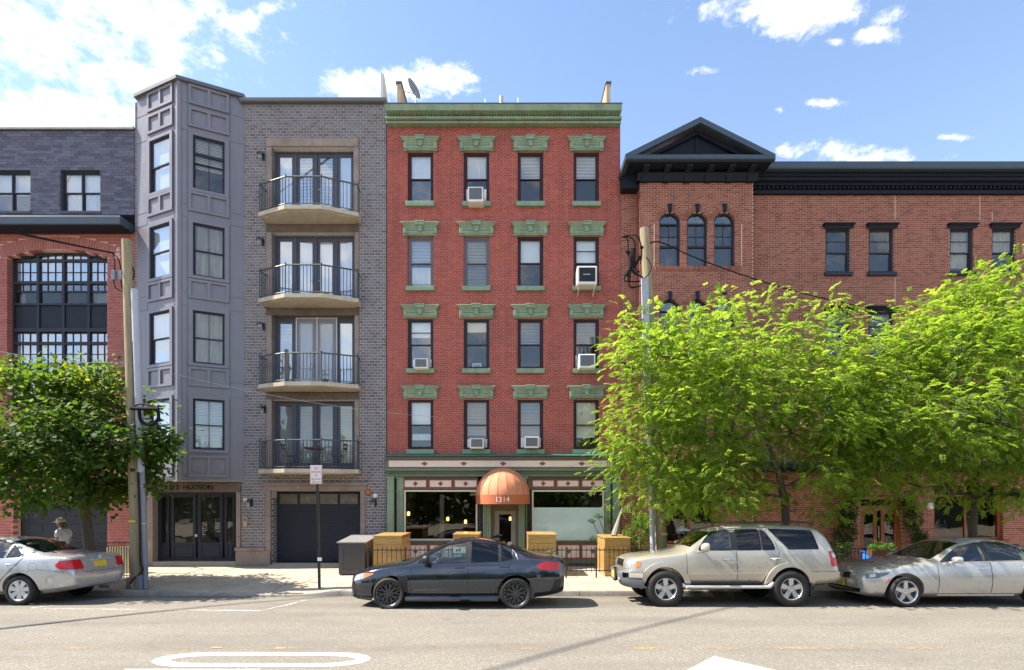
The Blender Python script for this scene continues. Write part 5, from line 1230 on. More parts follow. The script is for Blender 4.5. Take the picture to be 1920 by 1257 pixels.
# high cables over the street (their shadows fall across the road)
w4 = MB()
for (x0, y0, x1, y1, z_, r) in ((1.9-14.2, 7.1+1.42, 7.2-14.2, 11.6+1.42, 18.5, .04), (-8.6-14.2, 7.7+1.42, -3.2-14.2, 12.6+1.42, 18.5, .034)):
    dx_, dy_ = x1-x0, y1-y0; w4.tube([(x0-dx_*2.2, y0-dy_*2.2, z_+1.5), (x0-dx_*.6, y0-dy_*.6, z_+.2), (x0, y0, z_), (x0+dx_*.5, y0+dy_*.5, z_-.05), (x1, y1, z_+.05), (x1+dx_*.1, y1+dy_*.1, z_+.1)], r, 5)
o = w4.build('street_cable', M['cable']); tag(o, 'high cables over the street whose shadows cross the asphalt', 'cable')
# NO PARKING sign
D = 13.58; root = thing('parking_sign', 'faded red on white no parking sign on a green post at the kerb', 'sign', (X(599, D), D, 0))
b = MB(); x0, x1 = X(599, D), X(594.5, D); h_ = Z(876, D)
for s in (-1, 1): b.add([(x0+s*.028-.006, D-.012, 0), (x0+s*.028+.006, D-.012, 0), (x0+s*.028+.006, D+.012, 0), (x0+s*.028-.006, D+.012, 0), (x1+s*.028-.006, D-.012, h_), (x1+s*.028+.006, D-.012, h_), (x1+s*.028+.006, D+.012, h_), (x1+s*.028-.006, D+.012, h_)], [(0, 1, 5, 4), (1, 2, 6, 5), (2, 3, 7, 6), (3, 0, 4, 7), (4, 5, 6, 7)])
b.add([(x0-.03, D+.012, 0), (x0+.03, D+.012, 0), (x1+.03, D+.012, h_), (x1-.03, D+.012, h_), (x0-.03, D+.018, 0), (x0+.03, D+.018, 0), (x1+.03, D+.018, h_), (x1-.03, D+.018, h_)], [(0, 1, 2, 3), (5, 4, 7, 6)])
b.build('post', M['post_green'], root)
sx0, sx1, sz0, sz1 = X(582.3, D), X(604.3, D), Z(908, D), Z(873, D); yq = D-.02
b = MB(); b.bbox(sx0, sx1, yq, yq+.006, sz0, sz1, .003); pl = b.build('sign_plate', M['sign'], root)
b = MB(); ring(b, sx0+.012, sx1-.012, sz0+.012, sz1-.012, .006, yq-.0025, yq-.001); xc = (sx0+sx1)/2-.0; b.box(sx0+.08, sx1-.04, yq-.0025, yq-.001, sz0+.045, sz0+.056); b.prism([(sx0+.045, sz0+.05), (sx0+.085, sz0+.07), (sx0+.085, sz0+.03)], yq-.0026, yq-.0009); b.build('sign_border', M['sign_red'], pl)
for i, (tx, sz) in enumerate((('NO', .085), ('PARKING', .072), ('IN', .075), ('DRIVEWAY', .068))): lettering(pl, tx, ((sx0+sx1)/2, yq-.002, sz1-.075-i*.093), sz, M['sign_red'], .0008, font_scale=.80)
b = MB()
for px, w_ in ((600.5, .05), (604.5, .06)): xx = X(px-3, D); b.bbox(xx-w_/2, xx+w_/2, D-.022, D-.010, Z(1052, D), Z(1046, D), .002)
b.build('sticker', M['white'], root)
# iron fence before the red house
FY = 15.45
root = thing('iron_fence', 'low brown-black iron picket fence before the red house shopfront', 'fence', (X(900, FY), FY, 0))
fx0, fx1 = X(690, FY), X(1275, FY); zt_, zr1, zr2 = Z(1026.5, FY), Z(1031.5, FY), Z(1070, FY)
g0, g1 = X(1061.5, FY), X(1118, FY)
for xa, xb in ((fx0, g0-.03), (g1+.03, fx1)):
    MB().box(xa, xb, FY-.008, FY+.008, zr1-.014, zr1+.014).build('rail', M['fence_iron'], root); MB().box(xa, xb, FY-.008, FY+.008, zr2-.014, zr2+.014).build('rail', M['fence_iron'], root)
b = MB(); pk = None; n = int((fx1-fx0)/.137)
def picket_mesh(x_):
    return MB().box(x_-.008, x_+.008, FY-.009, FY+.009, zr2-.06, zt_).prism([(x_-.008, zt_), (x_+.008, zt_), (x_, zt_+.025)], FY-.008, FY+.008)
for i in range(n+1):
    x_ = fx0+i*.137
    if abs(x_-g0) < .05 or abs(x_-g1) < .05 or g0 < x_ < g1: continue
    if pk is None: pk = (picket_mesh(x_).build('picket', M['fence_iron'], root), x_)
    else: copy_part(pk[0], root, (x_-pk[1], 0, 0))
for x_ in (fx0, X(760, FY), X(852, FY), X(955, FY), g0, g1, X(1190, FY)): MB().bbox(x_-.02, x_+.02, FY-.02, FY+.02, 0, zt_+.01, .004).build('post', M['fence_iron'], root)
gt = MB(); gt.box(g0+.03, g1-.03, FY-.008, FY+.008, zr1-.014, zr1+.014); gt.box(g0+.03, g1-.03, FY-.008, FY+.008, zr2-.014, zr2+.014)
gt.box(g0+.03, g0+.05, FY-.01, FY+.01, zr2-.02, zt_); gt.box(g1-.05, g1-.03, FY-.01, FY+.01, zr2-.02, zt_); gto = gt.build('gate', M['fence_iron'], root)
for i in range(1, 6):
    c = copy_part(pk[0], gto, (g0+(g1-g0)*i/6-pk[1], 0, 0))
# for-rent card hung on the fence, seen through the dark car
x_ = X(862, FY); t = thing('fence_card', 'white and green card hung on the iron fence, seen through the dark sedan window', 'sign', (x_, FY-.03, .7))
b = MB(); b.box(x_-.19, x_+.22, FY-.03, FY-.022, Z(1048, FY), Z(1026, FY)); cd = b.build('card', M['white'], t)
MB().box(x_-.185, x_+.215, FY-.034, FY-.031, Z(1046, FY), Z(1037.5, FY)).build('card_band', pbr('teal_print', C(.02, .13, .11), .6), cd)
lettering(cd, 'FOR', (x_-.045, FY-.036, Z(1041.8, FY)), .11, M['letter'], .0006)
b = MB(); k = x_-.03; z_ = Z(1032, FY); b.prism([(k-.07, z_-.045), (k-.05, z_-.045), (k-.045, z_-.01), (k+.02, z_-.01), (k+.03, z_-.045), (k+.045, z_-.045), (k+.04, z_+.02), (k+.07, z_+.03), (k+.065, z_+.055), (k+.03, z_+.06), (k+.015, z_+.025), (k-.05, z_+.02), (k-.085, z_+.045)], FY-.033, FY-.0305); b.build('dog_emblem', M['letter_dark'], cd)
# varnished wooden boxes
def wooden_box(px0, px1, ptop, D0, D1, label, lid=True):
    x0, x1, z1 = X(px0, D0), X(px1, D0), Z(ptop, D0)
    t = thing('wooden_box', label, 'wooden box', ((x0+x1)/2, D0, 0), 'varnished wooden boxes along the fence')
    b = MB(); b.box(x0+.02, x1-.02, D0+.02, D1-.02, .03, z1-.03); b.build('carcass', M['wood'], t)
    n = 6
    for i in range(n):
        za, zb = .03+(z1-.12)*i/n, .03+(z1-.12)*(i+1)/n
        MB().bbox(x0+.035, x1-.035, D0+.006, D0+.02, za+.006, zb-.006, .006).build('board', M['wood'], t)
        xs_ = x1-.02 if (x0+x1) < 0 else x0
        MB().box(xs_+.002, xs_+.018, D0+.05, D1-.05, za+.003, zb-.003).build('board', M['wood'], t)
    b = MB(); 
    for xa in (x0, x1-.035): b.bbox(xa, xa+.034, D0, D0+.034, 0, z1-.045, .004); b.bbox(xa, xa+.034, D1-.034, D1, 0, z1-.045, .004)
    b.build('corner_post', M['wood'], t)
    b = MB(); b.bbox(x0-.015, x1+.015, D0-.015, D1+.015, z1-.04, z1, .006)
    b.bbox(x0+.0, x1-.0, D0-.006, D0+.01, z1-.095, z1-.043, .004)
    b.build('lid', M['wood'], t); return t
wooden_box(700.5, 753, 1004, 15.75, 17.1, 'varnished wooden box standing directly beside the dark grey box')
wooden_box(850, 898, 1001.5, 15.9, 17.0, 'varnished wooden box behind the dark sedan, left of the shop door')
wooden_box(990, 1043, 1002, 15.75, 17.0, 'varnished wooden box behind the dark sedan rear, right of the shop door')
wooden_box(1134, 1182, 1008, 15.65, 17.0, 'varnished wooden box beside the gate with a folded umbrella lying on it')
# dark grey box
D0, D1 = 15.9, 17.5; x0, x1, zt0 = X(635, D0), X(684, D0), Z(1019, D0)
t = thing('storage_box', 'dark grey panelled box with sloping lid on the pavement left of the wooden box', 'storage box', ((x0+x1)/2, D0, 0))
b = MB(); b.prism([(D0, .04), (D0, zt0), (D1, zt0+.12), (D1, .04)], x0, x1, 'x'); b.build('carcass', M['slate_box'], t)
b = MB(); b.prism([(D0-.05, zt0+.002), (D0-.05, zt0+.035), (D1+.02, zt0+.165), (D1+.02, zt0+.13)], x0-.05, x1+.05, 'x'); b.build('lid', pbr('grey_lid', C(.22, .21, .21), .5, var=.1), t)
b = MB(); ring(b, x0+.004, x1-.004, .05, zt0-.01, .13, D0-.016, D0-.001); b.build('front_frame', M['slate_box'], t)
b = MB(); [b.box(xx, xx+.06, yy, yy+.06, 0, .04) for xx in (x0+.03, x1-.09) for yy in (D0+.03, D1-.1)]; b.build('foot', M['slate_box'], t)
# folded umbrella leaning behind the right wooden box
t = thing('folded_umbrella', 'folded grey patio umbrella leaning on the wooden box beside the gate', 'umbrella', P3(1152, 1006, 16.2))
a_, e_ = Vector(P3(1151, 1006, 16.2)), Vector(P3(1166, 953, 16.9)); b = MB(); ax = (e_-a_)
pts = [a_+ax*t_ for t_ in np.linspace(0, 1, 9)]; b.tube(pts, [.085, .095, .085, .07, .058, .045, .034, .024, .012], 9); b.build('canopy', M['foil'], t)
MB().tube([a_-ax*.0, e_+ax*.06], .014, 6).build('pole', M['steel'], t)
# bistro table and chairs on the lowest balcony
by = DB-.42; bz = Z(889)+.13
def bistro(label, px, w_, h_, chair, back=0):
    x_ = X(px, by); t = thing('bistro_chair' if chair else 'bistro_table', label, 'chair' if chair else 'table', (x_, by, bz), 'bistro set on the lowest balcony' if chair else None)
    b = MB(); 
    if chair:
        for k in range(4): b.box(x_-w_/2, x_+w_/2, by-.18+k*.09, by-.11+k*.09, bz+h_, bz+h_+.018)
        b.build('seat', M['flower'], t)
        b = MB(); b.tube([(x_+back*.17, by-.17, bz+h_), (x_+back*.26, by-.17, bz+h_+.42)], .012, 6); b.tube([(x_+back*.17, by+.16, bz+h_), (x_+back*.26, by+.16, bz+h_+.42)], .012, 6)
        for q in (.25, .38): b.box(x_+back*(.17+.21*q)-.008, x_+back*(.17+.21*q)+.008, by-.17, by+.16, bz+h_+q-.03, bz+h_+q+.03)
        b.build('backrest', M['flower'], t)
    else:
        b.box(x_-w_/2, x_+w_/2, by-w_/2, by+w_/2, bz+h_, bz+h_+.025); b.build('tabletop', M['flower'], t)
    for s in (-1, 1):
        for yy in (-.15, .15): MB().tube([(x_-s*w_*.45, by+yy, bz), (x_+s*w_*.42, by+yy, bz+h_)], .011, 6).build('leg', M['iron'], t)
bistro('folding bistro table on the lowest balcony behind the no parking sign', 590, .55, .68, False)
bistro('folding bistro chair left of the table on the lowest balcony', 545, .36, .44, True, -1)
bistro('folding bistro chair right of the table on the lowest balcony', 634, .36, .44, True, 1)
# pots on the balconies
def pot(label, px, py, D_, mat, leaf, r=.09, hgt=.3, n=40):
    x_, z_ = X(px, D_), py; t = thing('potted_plant', label, 'potted plant', (x_, D_, z_))
    MB().lathe([(r*.7, 0), (r, r*1.6), (r*1.05, r*1.7), (r*.9, r*1.6)], (x_, D_, z_), 'z', 12).build('pot', M[mat], t)
    b = MB()
    for _ in range(n):
        a = random.uniform(0, 6.28); q = Vector((math.cos(a)*random.uniform(.2, 1.2)*r, math.sin(a)*random.uniform(.2, 1.2)*r, r*1.6+random.uniform(.2, 1)*hgt)); u_ = Vector((math.cos(a), math.sin(a), random.uniform(-.2, .9))).normalized()*.09; s_ = u_.cross(Vector((0, 0, 1))).normalized()*.025
        b.tone = random.random(); o_ = Vector((x_, D_, z_))+q; b.add([o_, o_+u_*.5+s_, o_+u_, o_+u_*.5-s_], [(0, 1, 2, 3)])
    b.build('foliage', M[leaf], t)
bz3, bz2 = Z(734)+.131, Z(577)+.131
pot('small pot of bright upright leaves at the left of the third balcony', 525.5, bz3, DB-.35, 'terracotta', 'leaf_shrub', .07, .30)
pot('dark bowl with sparse twigs in the middle of the third balcony', 610, bz3, DB-.55, 'slate_box', 'leaf_dark', .09, .28, 14)
b = MB().lathe([(.001, 0), (.09, .02), (.125, .08), (.11, .15), (.05, .19), (.001, .195)], (X(611, DB-.5), DB-.5, bz2), 'z', 14); o = b.build('clay_pot', M['terracotta'], smooth=True); tag(o, 'round brown clay pot on the second balcony from the top', 'pot')
# tree-pit railing at the left
RY = 15.3; t = thing('tree_railing', 'low iron railing with looped top beside the left tree', 'railing', (X(200, RY), RY, 0))
rx0, rx1 = X(130, RY), X(243, RY); rz1 = Z(1018, RY); b = MB(); b.box(rx0, rx1, RY-.01, RY+.01, rz1-.012, rz1+.012); b.box(rx0, rx1, RY-.01, RY+.01, rz1-.11, rz1-.09); b.box(rx0, rx1, RY-.01, RY+.01, .08, .1); b.build('rail', M['iron'], t)
n = int((rx1-rx0)/.075)
b0 = None
for i in range(n+1):
    xx = rx0+i*.075
    if b0 is None: b0 = (MB().box(xx-.007, xx+.007, RY-.007, RY+.007, .0, rz1-.09).build('picket', M['iron'], t), xx)
    else: copy_part(b0[0], t, (xx-b0[1], 0, 0))
b = MB()
for i in range(n//2): xx = rx0+.075+i*.15; b.tube([(xx+.04*math.cos(a), RY, rz1-.05+.04*math.sin(a)) for a in np.linspace(0, 6.283, 11)], .006, 5, False)
b.build('loop_ornament', M['iron'], t)
b = MB(); b.bbox(X(198, 16.4), X(247, 16.4), 16.4, 16.62, 0, Z(1026, 16.4), .03); o = b.build('low_wall', pbr('pale_yellow_render', C(.55, .45, .27), .9, var=.1)); tag(o, 'low pale yellow wall behind the looped railing', 'wall')
# railing, bins and flower box by the brown brick building
RY = 16.4; t = thing('black_railing', 'black iron railing before the orange-brown double door', 'railing', (X(1640, RY), RY, 0)); rz1 = Z(1028, RY)
rx0, rx1 = X(1556, RY), X(1760, RY); b = MB(); b.box(rx0, rx1, RY-.012, RY+.012, rz1-.015, rz1+.015); b.box(rx0, rx1, RY-.01, RY+.01, rz1-.13, rz1-.11); b.box(rx0, rx1, RY-.01, RY+.01, .08, .1); b.build('rail', M['iron'], t); b0 = None
for i in range(int((rx1-rx0)/.11)):
    xx = rx0+i*.11
    if b0 is None: b0 = (MB().box(xx-.009, xx+.009, RY-.009, RY+.009, .0, rz1).build('picket', M['iron'], t), xx)
    else: copy_part(b0[0], t, (xx-b0[1], 0, 0))
def bin_(px, D_, label):
    x_ = X(px, D_); t = thing('recycling_bin', label, 'recycling bin', (x_, D_, 0), None)
    b = MB(); h_ = Z(1034, D_); b.add([(x_-.17, D_-.16, .0), (x_+.17, D_-.16, 0), (x_+.17, D_+.16, 0), (x_-.17, D_+.16, 0), (x_-.21, D_-.2, h_), (x_+.21, D_-.2, h_), (x_+.21, D_+.2, h_), (x_-.21, D_+.2, h_)], [(0, 1, 5, 4), (1, 2, 6, 5), (2, 3, 7, 6), (3, 0, 4, 7), (0, 3, 2, 1)]); b.build('bin_body', M['blue'], t)
    b = MB(); ring(b, x_-.23, x_+.23, 0, .46, .03, 0, .04); b.v = [(p[0], D_-.23+p[2], h_-.05+p[1]) for p in b.v]; b.build('rim', M['blue'], t)
bin_(1636, 16.9, 'blue recycling bin behind the black railing, left one'); bin_(1661, 16.95, 'blue recycling bin behind the black railing, half under the flower box')
t = thing('flower_box', 'dark wooden flower box of yellow-green plants hung on the black railing', 'flower box', (X(1655, RY), RY-.2, Z(1040, RY)))
fx0_, fx1_ = X(1632, RY-.2), X(1676, RY-.2); MB().bbox(fx0_, fx1_, RY-.27, RY-.03, Z(1042, RY), Z(1030, RY), .01).build('trough', M['flower'], t)
b = MB()
for _ in range(420):
    p = Vector((random.uniform(fx0_, fx1_), RY-.15+random.gauss(0, .08), Z(1030, RY)+abs(random.gauss(0, .09)))); u_ = Vector((random.gauss(0, 1), random.gauss(0, 1), random.gauss(.3, .6))).normalized()*.06; s_ = u_.orthogonal().normalized()*.022; b.tone = random.random(); b.add([p, p+u_*.5+s_, p+u_, p+u_*.5-s_], [(0, 1, 2, 3)])
b.build('foliage', M['leaf_shrub'], t)

# ------------------------------------------------------------------ the person with the phone
def skin_body(name, joints, edges, mat, parent, sub=2, root=0, smoothq=True):
    me = bpy.data.meshes.new(name); me.from_pydata([j[:3] for j in joints], edges, [])
    o = bpy.data.objects.new(name, me); COL.objects.link(o)
    sk = o.modifiers.new('s', 'SKIN'); sk.use_smooth_shade = True
    for i, j in enumerate(joints): me.skin_vertices[0].data[i].radius = (j[3], j[4] if len(j) > 4 else j[3])
    me.skin_vertices[0].data[root].use_root = True
    o.modifiers.new('d', 'SUBSURF').levels = sub
    dg = bpy.context.evaluated_depsgraph_get(); dg.update()
    m2 = bpy.data.meshes.new_from_object(o.evaluated_get(dg)); bpy.data.objects.remove(o)
    m2.materials.clear(); m2.materials.append(mat); m2.name = name
    for p in m2.polygons: p.use_smooth = True
    return link(name, m2, parent)
if True:
    PD = 14.9; px_ = X(117, PD); hgt = 1.70
    t = thing('person', 'person in pale t-shirt and beige cap looking down at a phone beside the silver sedan', 'person', (px_, PD, 0))
    # local: facing -x, y lateral; metres
    J = [(0, 0, .92, .13, .15), (.01, 0, 1.10, .115, .145), (.03, 0, 1.28, .125, .17), (.02, 0, 1.40, .085, .12), (-.01, 0, 1.46, .052), (-.05, 0, 1.55, .062), (-.06, 0, 1.60, .085), (-.05, 0, 1.66, .075)]
    E = [(i, i+1) for i in range(7)]
    for s in (-1, 1):
        k = len(J); J += [(.02, s*.19, 1.38, .055), (.04, s*.225, 1.12, .042), (-.16, s*.16, 1.09, .034), (-.24, s*.11, 1.12, .026), (-.285, s*.09, 1.14, .022, .034)]
        E += [(3, k), (k, k+1), (k+1, k+2), (k+2, k+3), (k+3, k+4)]
        # fingers and thumb
        for f in range(4):
            q = len(J); yy = s*(.07+.016*f-.012); J += [(-.315, yy, 1.150-.004*f, .0085), (-.34, yy-s*.006, 1.162, .0075), (-.345, yy-s*.02, 1.178, .0065)]; E += [(k+4, q), (q, q+1), (q+1, q+2)]
        q = len(J); J += [(-.30, s*.055, 1.165, .010), (-.33, s*.045, 1.185, .008)]; E += [(k+4, q), (q, q+1)]
        k = len(J); J += [(.0, s*.095, .86, .10), (-.02+s*.05, s*.10, .48, .062), (.0+s*.09, s*.105, .09, .040), (-.13+s*.09, s*.11, .04, .035, .04)]; E += [(0, k), (k, k+1), (k+1, k+2), (k+2, k+3)]
    body = skin_body('body', [(px_+j[0], PD+j[1], j[2])+tuple(j[3:]) for j in J], E, M['skin'], t); body.location = -Vector(t.location)
    SJ = [(0, 0, .90, .145, .165), (.01, 0, 1.10, .13, .16), (.03, 0, 1.28, .14, .185), (.02, 0, 1.40, .095, .13)]; SE = [(0, 1), (1, 2), (2, 3)]
    for s in (-1, 1): k = len(SJ); SJ += [(.02, s*.185, 1.385, .07), (.032, s*.222, 1.22, .062)]; SE += [(3, k), (k, k+1)]
    o = skin_body('t_shirt', [(px_+j[0], PD+j[1], j[2])+tuple(j[3:]) for j in SJ], SE, M['tshirt'], t, 2, 1); o.location = -Vector(t.location)
    HJ = [(0, 0, .95, .14, .16)]; HE = []
    for s in (-1, 1): k = len(HJ); HJ += [(.0, s*.095, .84, .115), (-.015+s*.03, s*.10, .56, .085)]; HE += [(0, k), (k, k+1)]
    o = skin_body('shorts', [(px_+j[0], PD+j[1], j[2])+tuple(j[3:]) for j in HJ], HE, M['shorts'], t); o.location = -Vector(t.location)
    b = MB(); b.lathe([(.098, -.02), (.104, .02), (.098, .06), (.07, .105), (.001, .122)], (px_-.05, PD, 1.645), 'z', 18); b.v = [(px_-.05+(p[0]-px_+.05)*1.12, p[1], p[2]) for p in b.v]
    b.prism([(px_-.15, PD-.07), (px_-.235, PD-.045), (px_-.25, PD), (px_-.235, PD+.045), (px_-.15, PD+.07)], 1.635, 1.647, 'z'); b.build('cap', M['cap'], t, smooth=True)
    b = MB(); b.lathe([(.001, -.13), (.05, -.12), (.085, -.07), (.097, 0), (.09, .03), (.001, .05)], (px_-.025, PD, 1.61), 'z', 14); b.v = [(p[0] if p[0] > px_-.06 else px_-.06+(p[0]-px_+.06)*.25, p[1], p[2]) for p in b.v]
    b.tube([(px_+.05, PD, 1.60), (px_+.105, PD, 1.56), (px_+.10, PD, 1.47)], [.03, .035, .012], 8); b.build('hair', M['hair'], t, smooth=True)
    b = MB(); b.tube([(px_-.145, PD, 1.615), (px_-.168, PD, 1.575), (px_-.15, PD, 1.565)], [.010, .014, .010], 6); 
    for s in (-1, 1): b.lathe([(.001, .012), (.02, .008), (.028, 0)], (px_-.045, PD+s*.088, 1.585), 'y', 8)
    b.build('nose_and_ears', M['skin'], t, smooth=True)
    b = MB(); [b.lathe([(.001, .008), (.009, 0), (.001, -.008)], (px_-.138, PD+s*.034, 1.602), 'x', 8) for s in (-1, 1)]; b.build('eyes', M['letter_dark'], t)
    MB().box(px_-.142, px_-.136, PD-.024, PD+.024, 1.538, 1.546).build('mouth', M['sign_red'], t)
    b = MB(); [b.tube([(px_+.03+s*.09, PD+s*.105, .045), (px_-.05+s*.09, PD+s*.108, .045), (px_-.17+s*.09, PD+s*.11, .035)], [.05, .055, .04], 10) for s in (-1, 1)]; b.build('shoes', M['white'], t, smooth=True)
    b = MB(); b.box(-.035, .035, -.004, .004, -.07, .07); rt = Matrix.Translation((px_-.345, PD, 1.185)) @ Matrix.Rotation(R(-90), 4, 'Z') @ Matrix.Rotation(R(-50), 4, 'X'); b.v = [tuple(rt @ Vector(p)) for p in b.v]
    o = b.build('phone', M['trim_black']); tag(o, 'dark phone held by the person in the beige cap', 'phone')
# ------------------------------------------------------------------ cars: a lofted shell, hollowed out, with panes, doors, lamps and wheels laid on it
def loft_mesh(st, sub=2, name='shell', crease=.35):
    """st: (x, zb, wb, zm, wm, zbelt, wbelt, zedge, wedge, ztop)"""
    vs = []; fs = []
    for x_, zb, wb, zm, wm, zl, wl, ze, we, zt in st:
        h = [(0, zb), (wb*.8, zb), (wb, zb+.09*(zm-zb)/.3), (wm, zm), (wl+(wm-wl)*.30, zm+(zl-zm)*.72), (wl, zl), (we, ze), (we*.62, ze+(zt-ze)*.72), (0, zt)]
        vs += [(x_, -y, z) for y, z in h]+[(x_, y, z) for y, z in h[-2:0:-1]]
    n = 16
    for i in range(len(st)-1): fs += [(i*n+j, i*n+(j+1) % n, (i+1)*n+(j+1) % n, (i+1)*n+j) for j in range(n)]
    fs += [tuple(range(n-1, -1, -1)), tuple((len(st)-1)*n+j for j in range(n))]
    me = bpy.data.meshes.new(name); me.from_pydata(vs, [], fs)
    bm = bmesh.new(); bm.from_mesh(me); bmesh.ops.recalc_face_normals(bm, faces=bm.faces)
    cl = bm.edges.layers.float.new('crease_edge')
    for e in bm.edges:
        a, b = sorted(v.index for v in e.verts)
        if b-a == n and a % n in (5, 11): e[cl] = crease
        if b-a == n and a % n in (1, 2, 14, 15): e[cl] = .5
    bm.to_mesh(me); bm.free()
    o = bpy.data.objects.new(name, me); COL.objects.link(o)
    if sub:
        o.modifiers.new('s', 'SUBSURF').levels = sub
        dg = bpy.context.evaluated_depsgraph_get(); dg.update()
        m2 = bpy.data.meshes.new_from_object(o.evaluated_get(dg)); bpy.data.objects.remove(o); o = bpy.data.objects.new(name, m2); COL.objects.link(o)
    return o
def cutter(b, idx):
    me = bpy.data.meshes.new('c'); me.from_pydata([tuple(p) for p in b.v], [], b.f)
    bm = bmesh.new(); bm.from_mesh(me); bmesh.ops.recalc_face_normals(bm, faces=bm.faces)
    bm.to_mesh(me); bm.free()
    me.materials.append(None); me.materials.append(None)
    for p in me.polygons: p.material_index = idx
    o = bpy.data.objects.new('c', me); COL.objects.link(o); return o
def boolean(o, cs):
    for c in cs: m = o.modifiers.new('b', 'BOOLEAN'); m.operation = 'DIFFERENCE'; m.object = c; m.solver = 'EXACT'
    dg = bpy.context.evaluated_depsgraph_get(); dg.update()
    m2 = bpy.data.meshes.new_from_object(o.evaluated_get(dg))
    for c in cs: bpy.data.objects.remove(c)
    nm = o.name; bpy.data.objects.remove(o); o = bpy.data.objects.new(nm, m2); COL.objects.link(o); return o
def along(pl, t):
    d = [0]
    for a, b in zip(pl[:-1], pl[1:]): d.append(d[-1]+(Vector(b)-Vector(a)).length)
    s = t*d[-1]
    for i in range(len(pl)-1):
        if s <= d[i+1] or i == len(pl)-2: return Vector(pl[i]).lerp(Vector(pl[i+1]), (s-d[i])/max(1e-9, d[i+1]-d[i]))
class Car:
    def __init__(s, name, label, cat, st, paint, group=None):
        s.root = thing(name, label, cat, (0, 0, 0), group); s.paint = paint
        s.shell = loft_mesh(st); me = s.shell.data; me.calc_loop_triangles()
        s.bvh = BVHTree.FromPolygons([v.co.copy() for v in me.vertices], [tuple(p.vertices) for p in me.polygons])
        s.cuts = []
    def hit(s, p, d, off):
        d = Vector(d).normalized(); p = Vector(p); h = s.bvh.ray_cast(p-d*3, d)
        if h[0] is None: h = s.bvh.find_nearest(p)
        n = h[1] if h[1].dot(d) < 0 else -h[1]
        return h[0]+n*off
    def side(s, pl, sg=-1): return [(p[0], sg*.80, p[1]) for p in pl]
    def patch(s, lo, hi, d, off, name, mat, nu=14, nv=8, skirt=.02, parent=None, smooth=True, kind=None):
        g = [[s.hit(along(lo, i/nu).lerp(along(hi, i/nu), j/nv), d, off) for i in range(nu+1)] for j in range(nv+1)]
        b = MB(); k = nu+1; vs = [p for r in g for p in r]
        b.add(vs, [(j*k+i, j*k+i+1, (j+1)*k+i+1, (j+1)*k+i) for j in range(nv) for i in range(nu)])
        if skirt:
            dv = Vector(d).normalized()*skirt
            lp = [j for j in range(k)]+[j*k+nu for j in range(1, nv+1)]+[nv*k+i for i in range(nu-1, -1, -1)]+[j*k for j in range(nv-1, 0, -1)]
            m = len(lp); b.add([vs[i] for i in lp]+[vs[i]+dv for i in lp], [(i, i+m, (i+1) % m+m, (i+1) % m) for i in range(m)])
        return b.build(name, mat, parent or s.root, smooth=40 if smooth else False, kind=kind)
    def line(s, pls, d, off, wd, name, mat, parent=None, raised=.0):
        b = MB()
        for pl in pls:
            L = sum((Vector(a)-Vector(c)).length for a, c in zip(pl[:-1], pl[1:])); n = max(2, int(L/.05))
            pts = [s.hit(along(pl, i/n), d, off) for i in range(n+1)]; dv = Vector(d).normalized()
            ls, rs = [], []
            for i, p in enumerate(pts):
                t = (pts[min(i+1, n)]-pts[max(i-1, 0)]).normalized(); q = t.cross(dv).normalized()*wd/2; ls.append(p+q); rs.append(p-q)
            m = n+1; b.add(ls+rs, [(i, i+1, m+i+1, m+i) for i in range(n)])
            if raised: b.add(ls+rs+[p+dv*raised for p in ls]+[p+dv*raised for p in rs], [(i, 2*m+i, 2*m+i+1, i+1) for i in range(n)]+[(m+i, m+i+1, 3*m+i+1, 3*m+i) for i in range(n)])
        return b.build(name, mat, parent or s.root)
    def hole_side(s, lo, hi):
        b = MB(); b.prism([tuple(p) for p in lo]+[tuple(p) for p in hi[::-1]], -2, 2); s.cuts.append(cutter(b, 1))
    def hole_quad(s, q, nrm, a=.35, c=.2):
        n = Vector(nrm).normalized(); b = MB(); b.add([Vector(p)+n*a for p in q]+[Vector(p)-n*c for p in q], [(0, 1, 2, 3), (7, 6, 5, 4)]+[(i, i+4, (i+1) % 4+4, (i+1) % 4) for i in range(4)]); s.cuts.append(cutter(b, 1))
    def finish(s, cav, arches, ra, inner):
        cv = loft_mesh(cav, 0, 'cav'); me = cv.data; me.materials.append(None); me.materials.append(None)
        for p in me.polygons: p.material_index = 1
        cs = []
        for x_, zc in arches:
            for sg in (-1, 1):
                b = MB(); b.lathe([(.0005, sg*.60), (ra, sg*.60), (ra, sg*1.3), (.0005, sg*1.3)], (x_, 0, zc), 'y', 36); b.f = [f for f in b.f]; cs.append(cutter(b, 1))
        s.shell.data.materials.clear(); s.shell.data.materials.append(s.paint); s.shell.data.materials.append(M['trim_black'])
        s.shell = boolean(s.shell, cs+[cv]+s.cuts)
        me = s.shell.data; me.materials.clear(); me.materials.append(s.paint); me.materials.append(M['trim_black'])
        set_smooth(me, 32); s.shell.name = 'body'; me.name = 'body'; s.shell.parent = s.root
        b = MB(); b.box(inner[0], inner[1], -.70, .70, inner[2], inner[3]); b.build('floor_pan', M['trim_black'], s.root)
    def wheels(s, xs, yo, r, wheel):
        for i, x_ in enumerate(xs):
            for sg in (-1, 1):
                c = copy_tree(wheel, s.root); c.location = (x_, sg*yo, r)
                if sg > 0: c.rotation_euler = (0, 0, math.pi)
        for o in [wheel]+list(wheel.children): bpy.data.objects.remove(o)
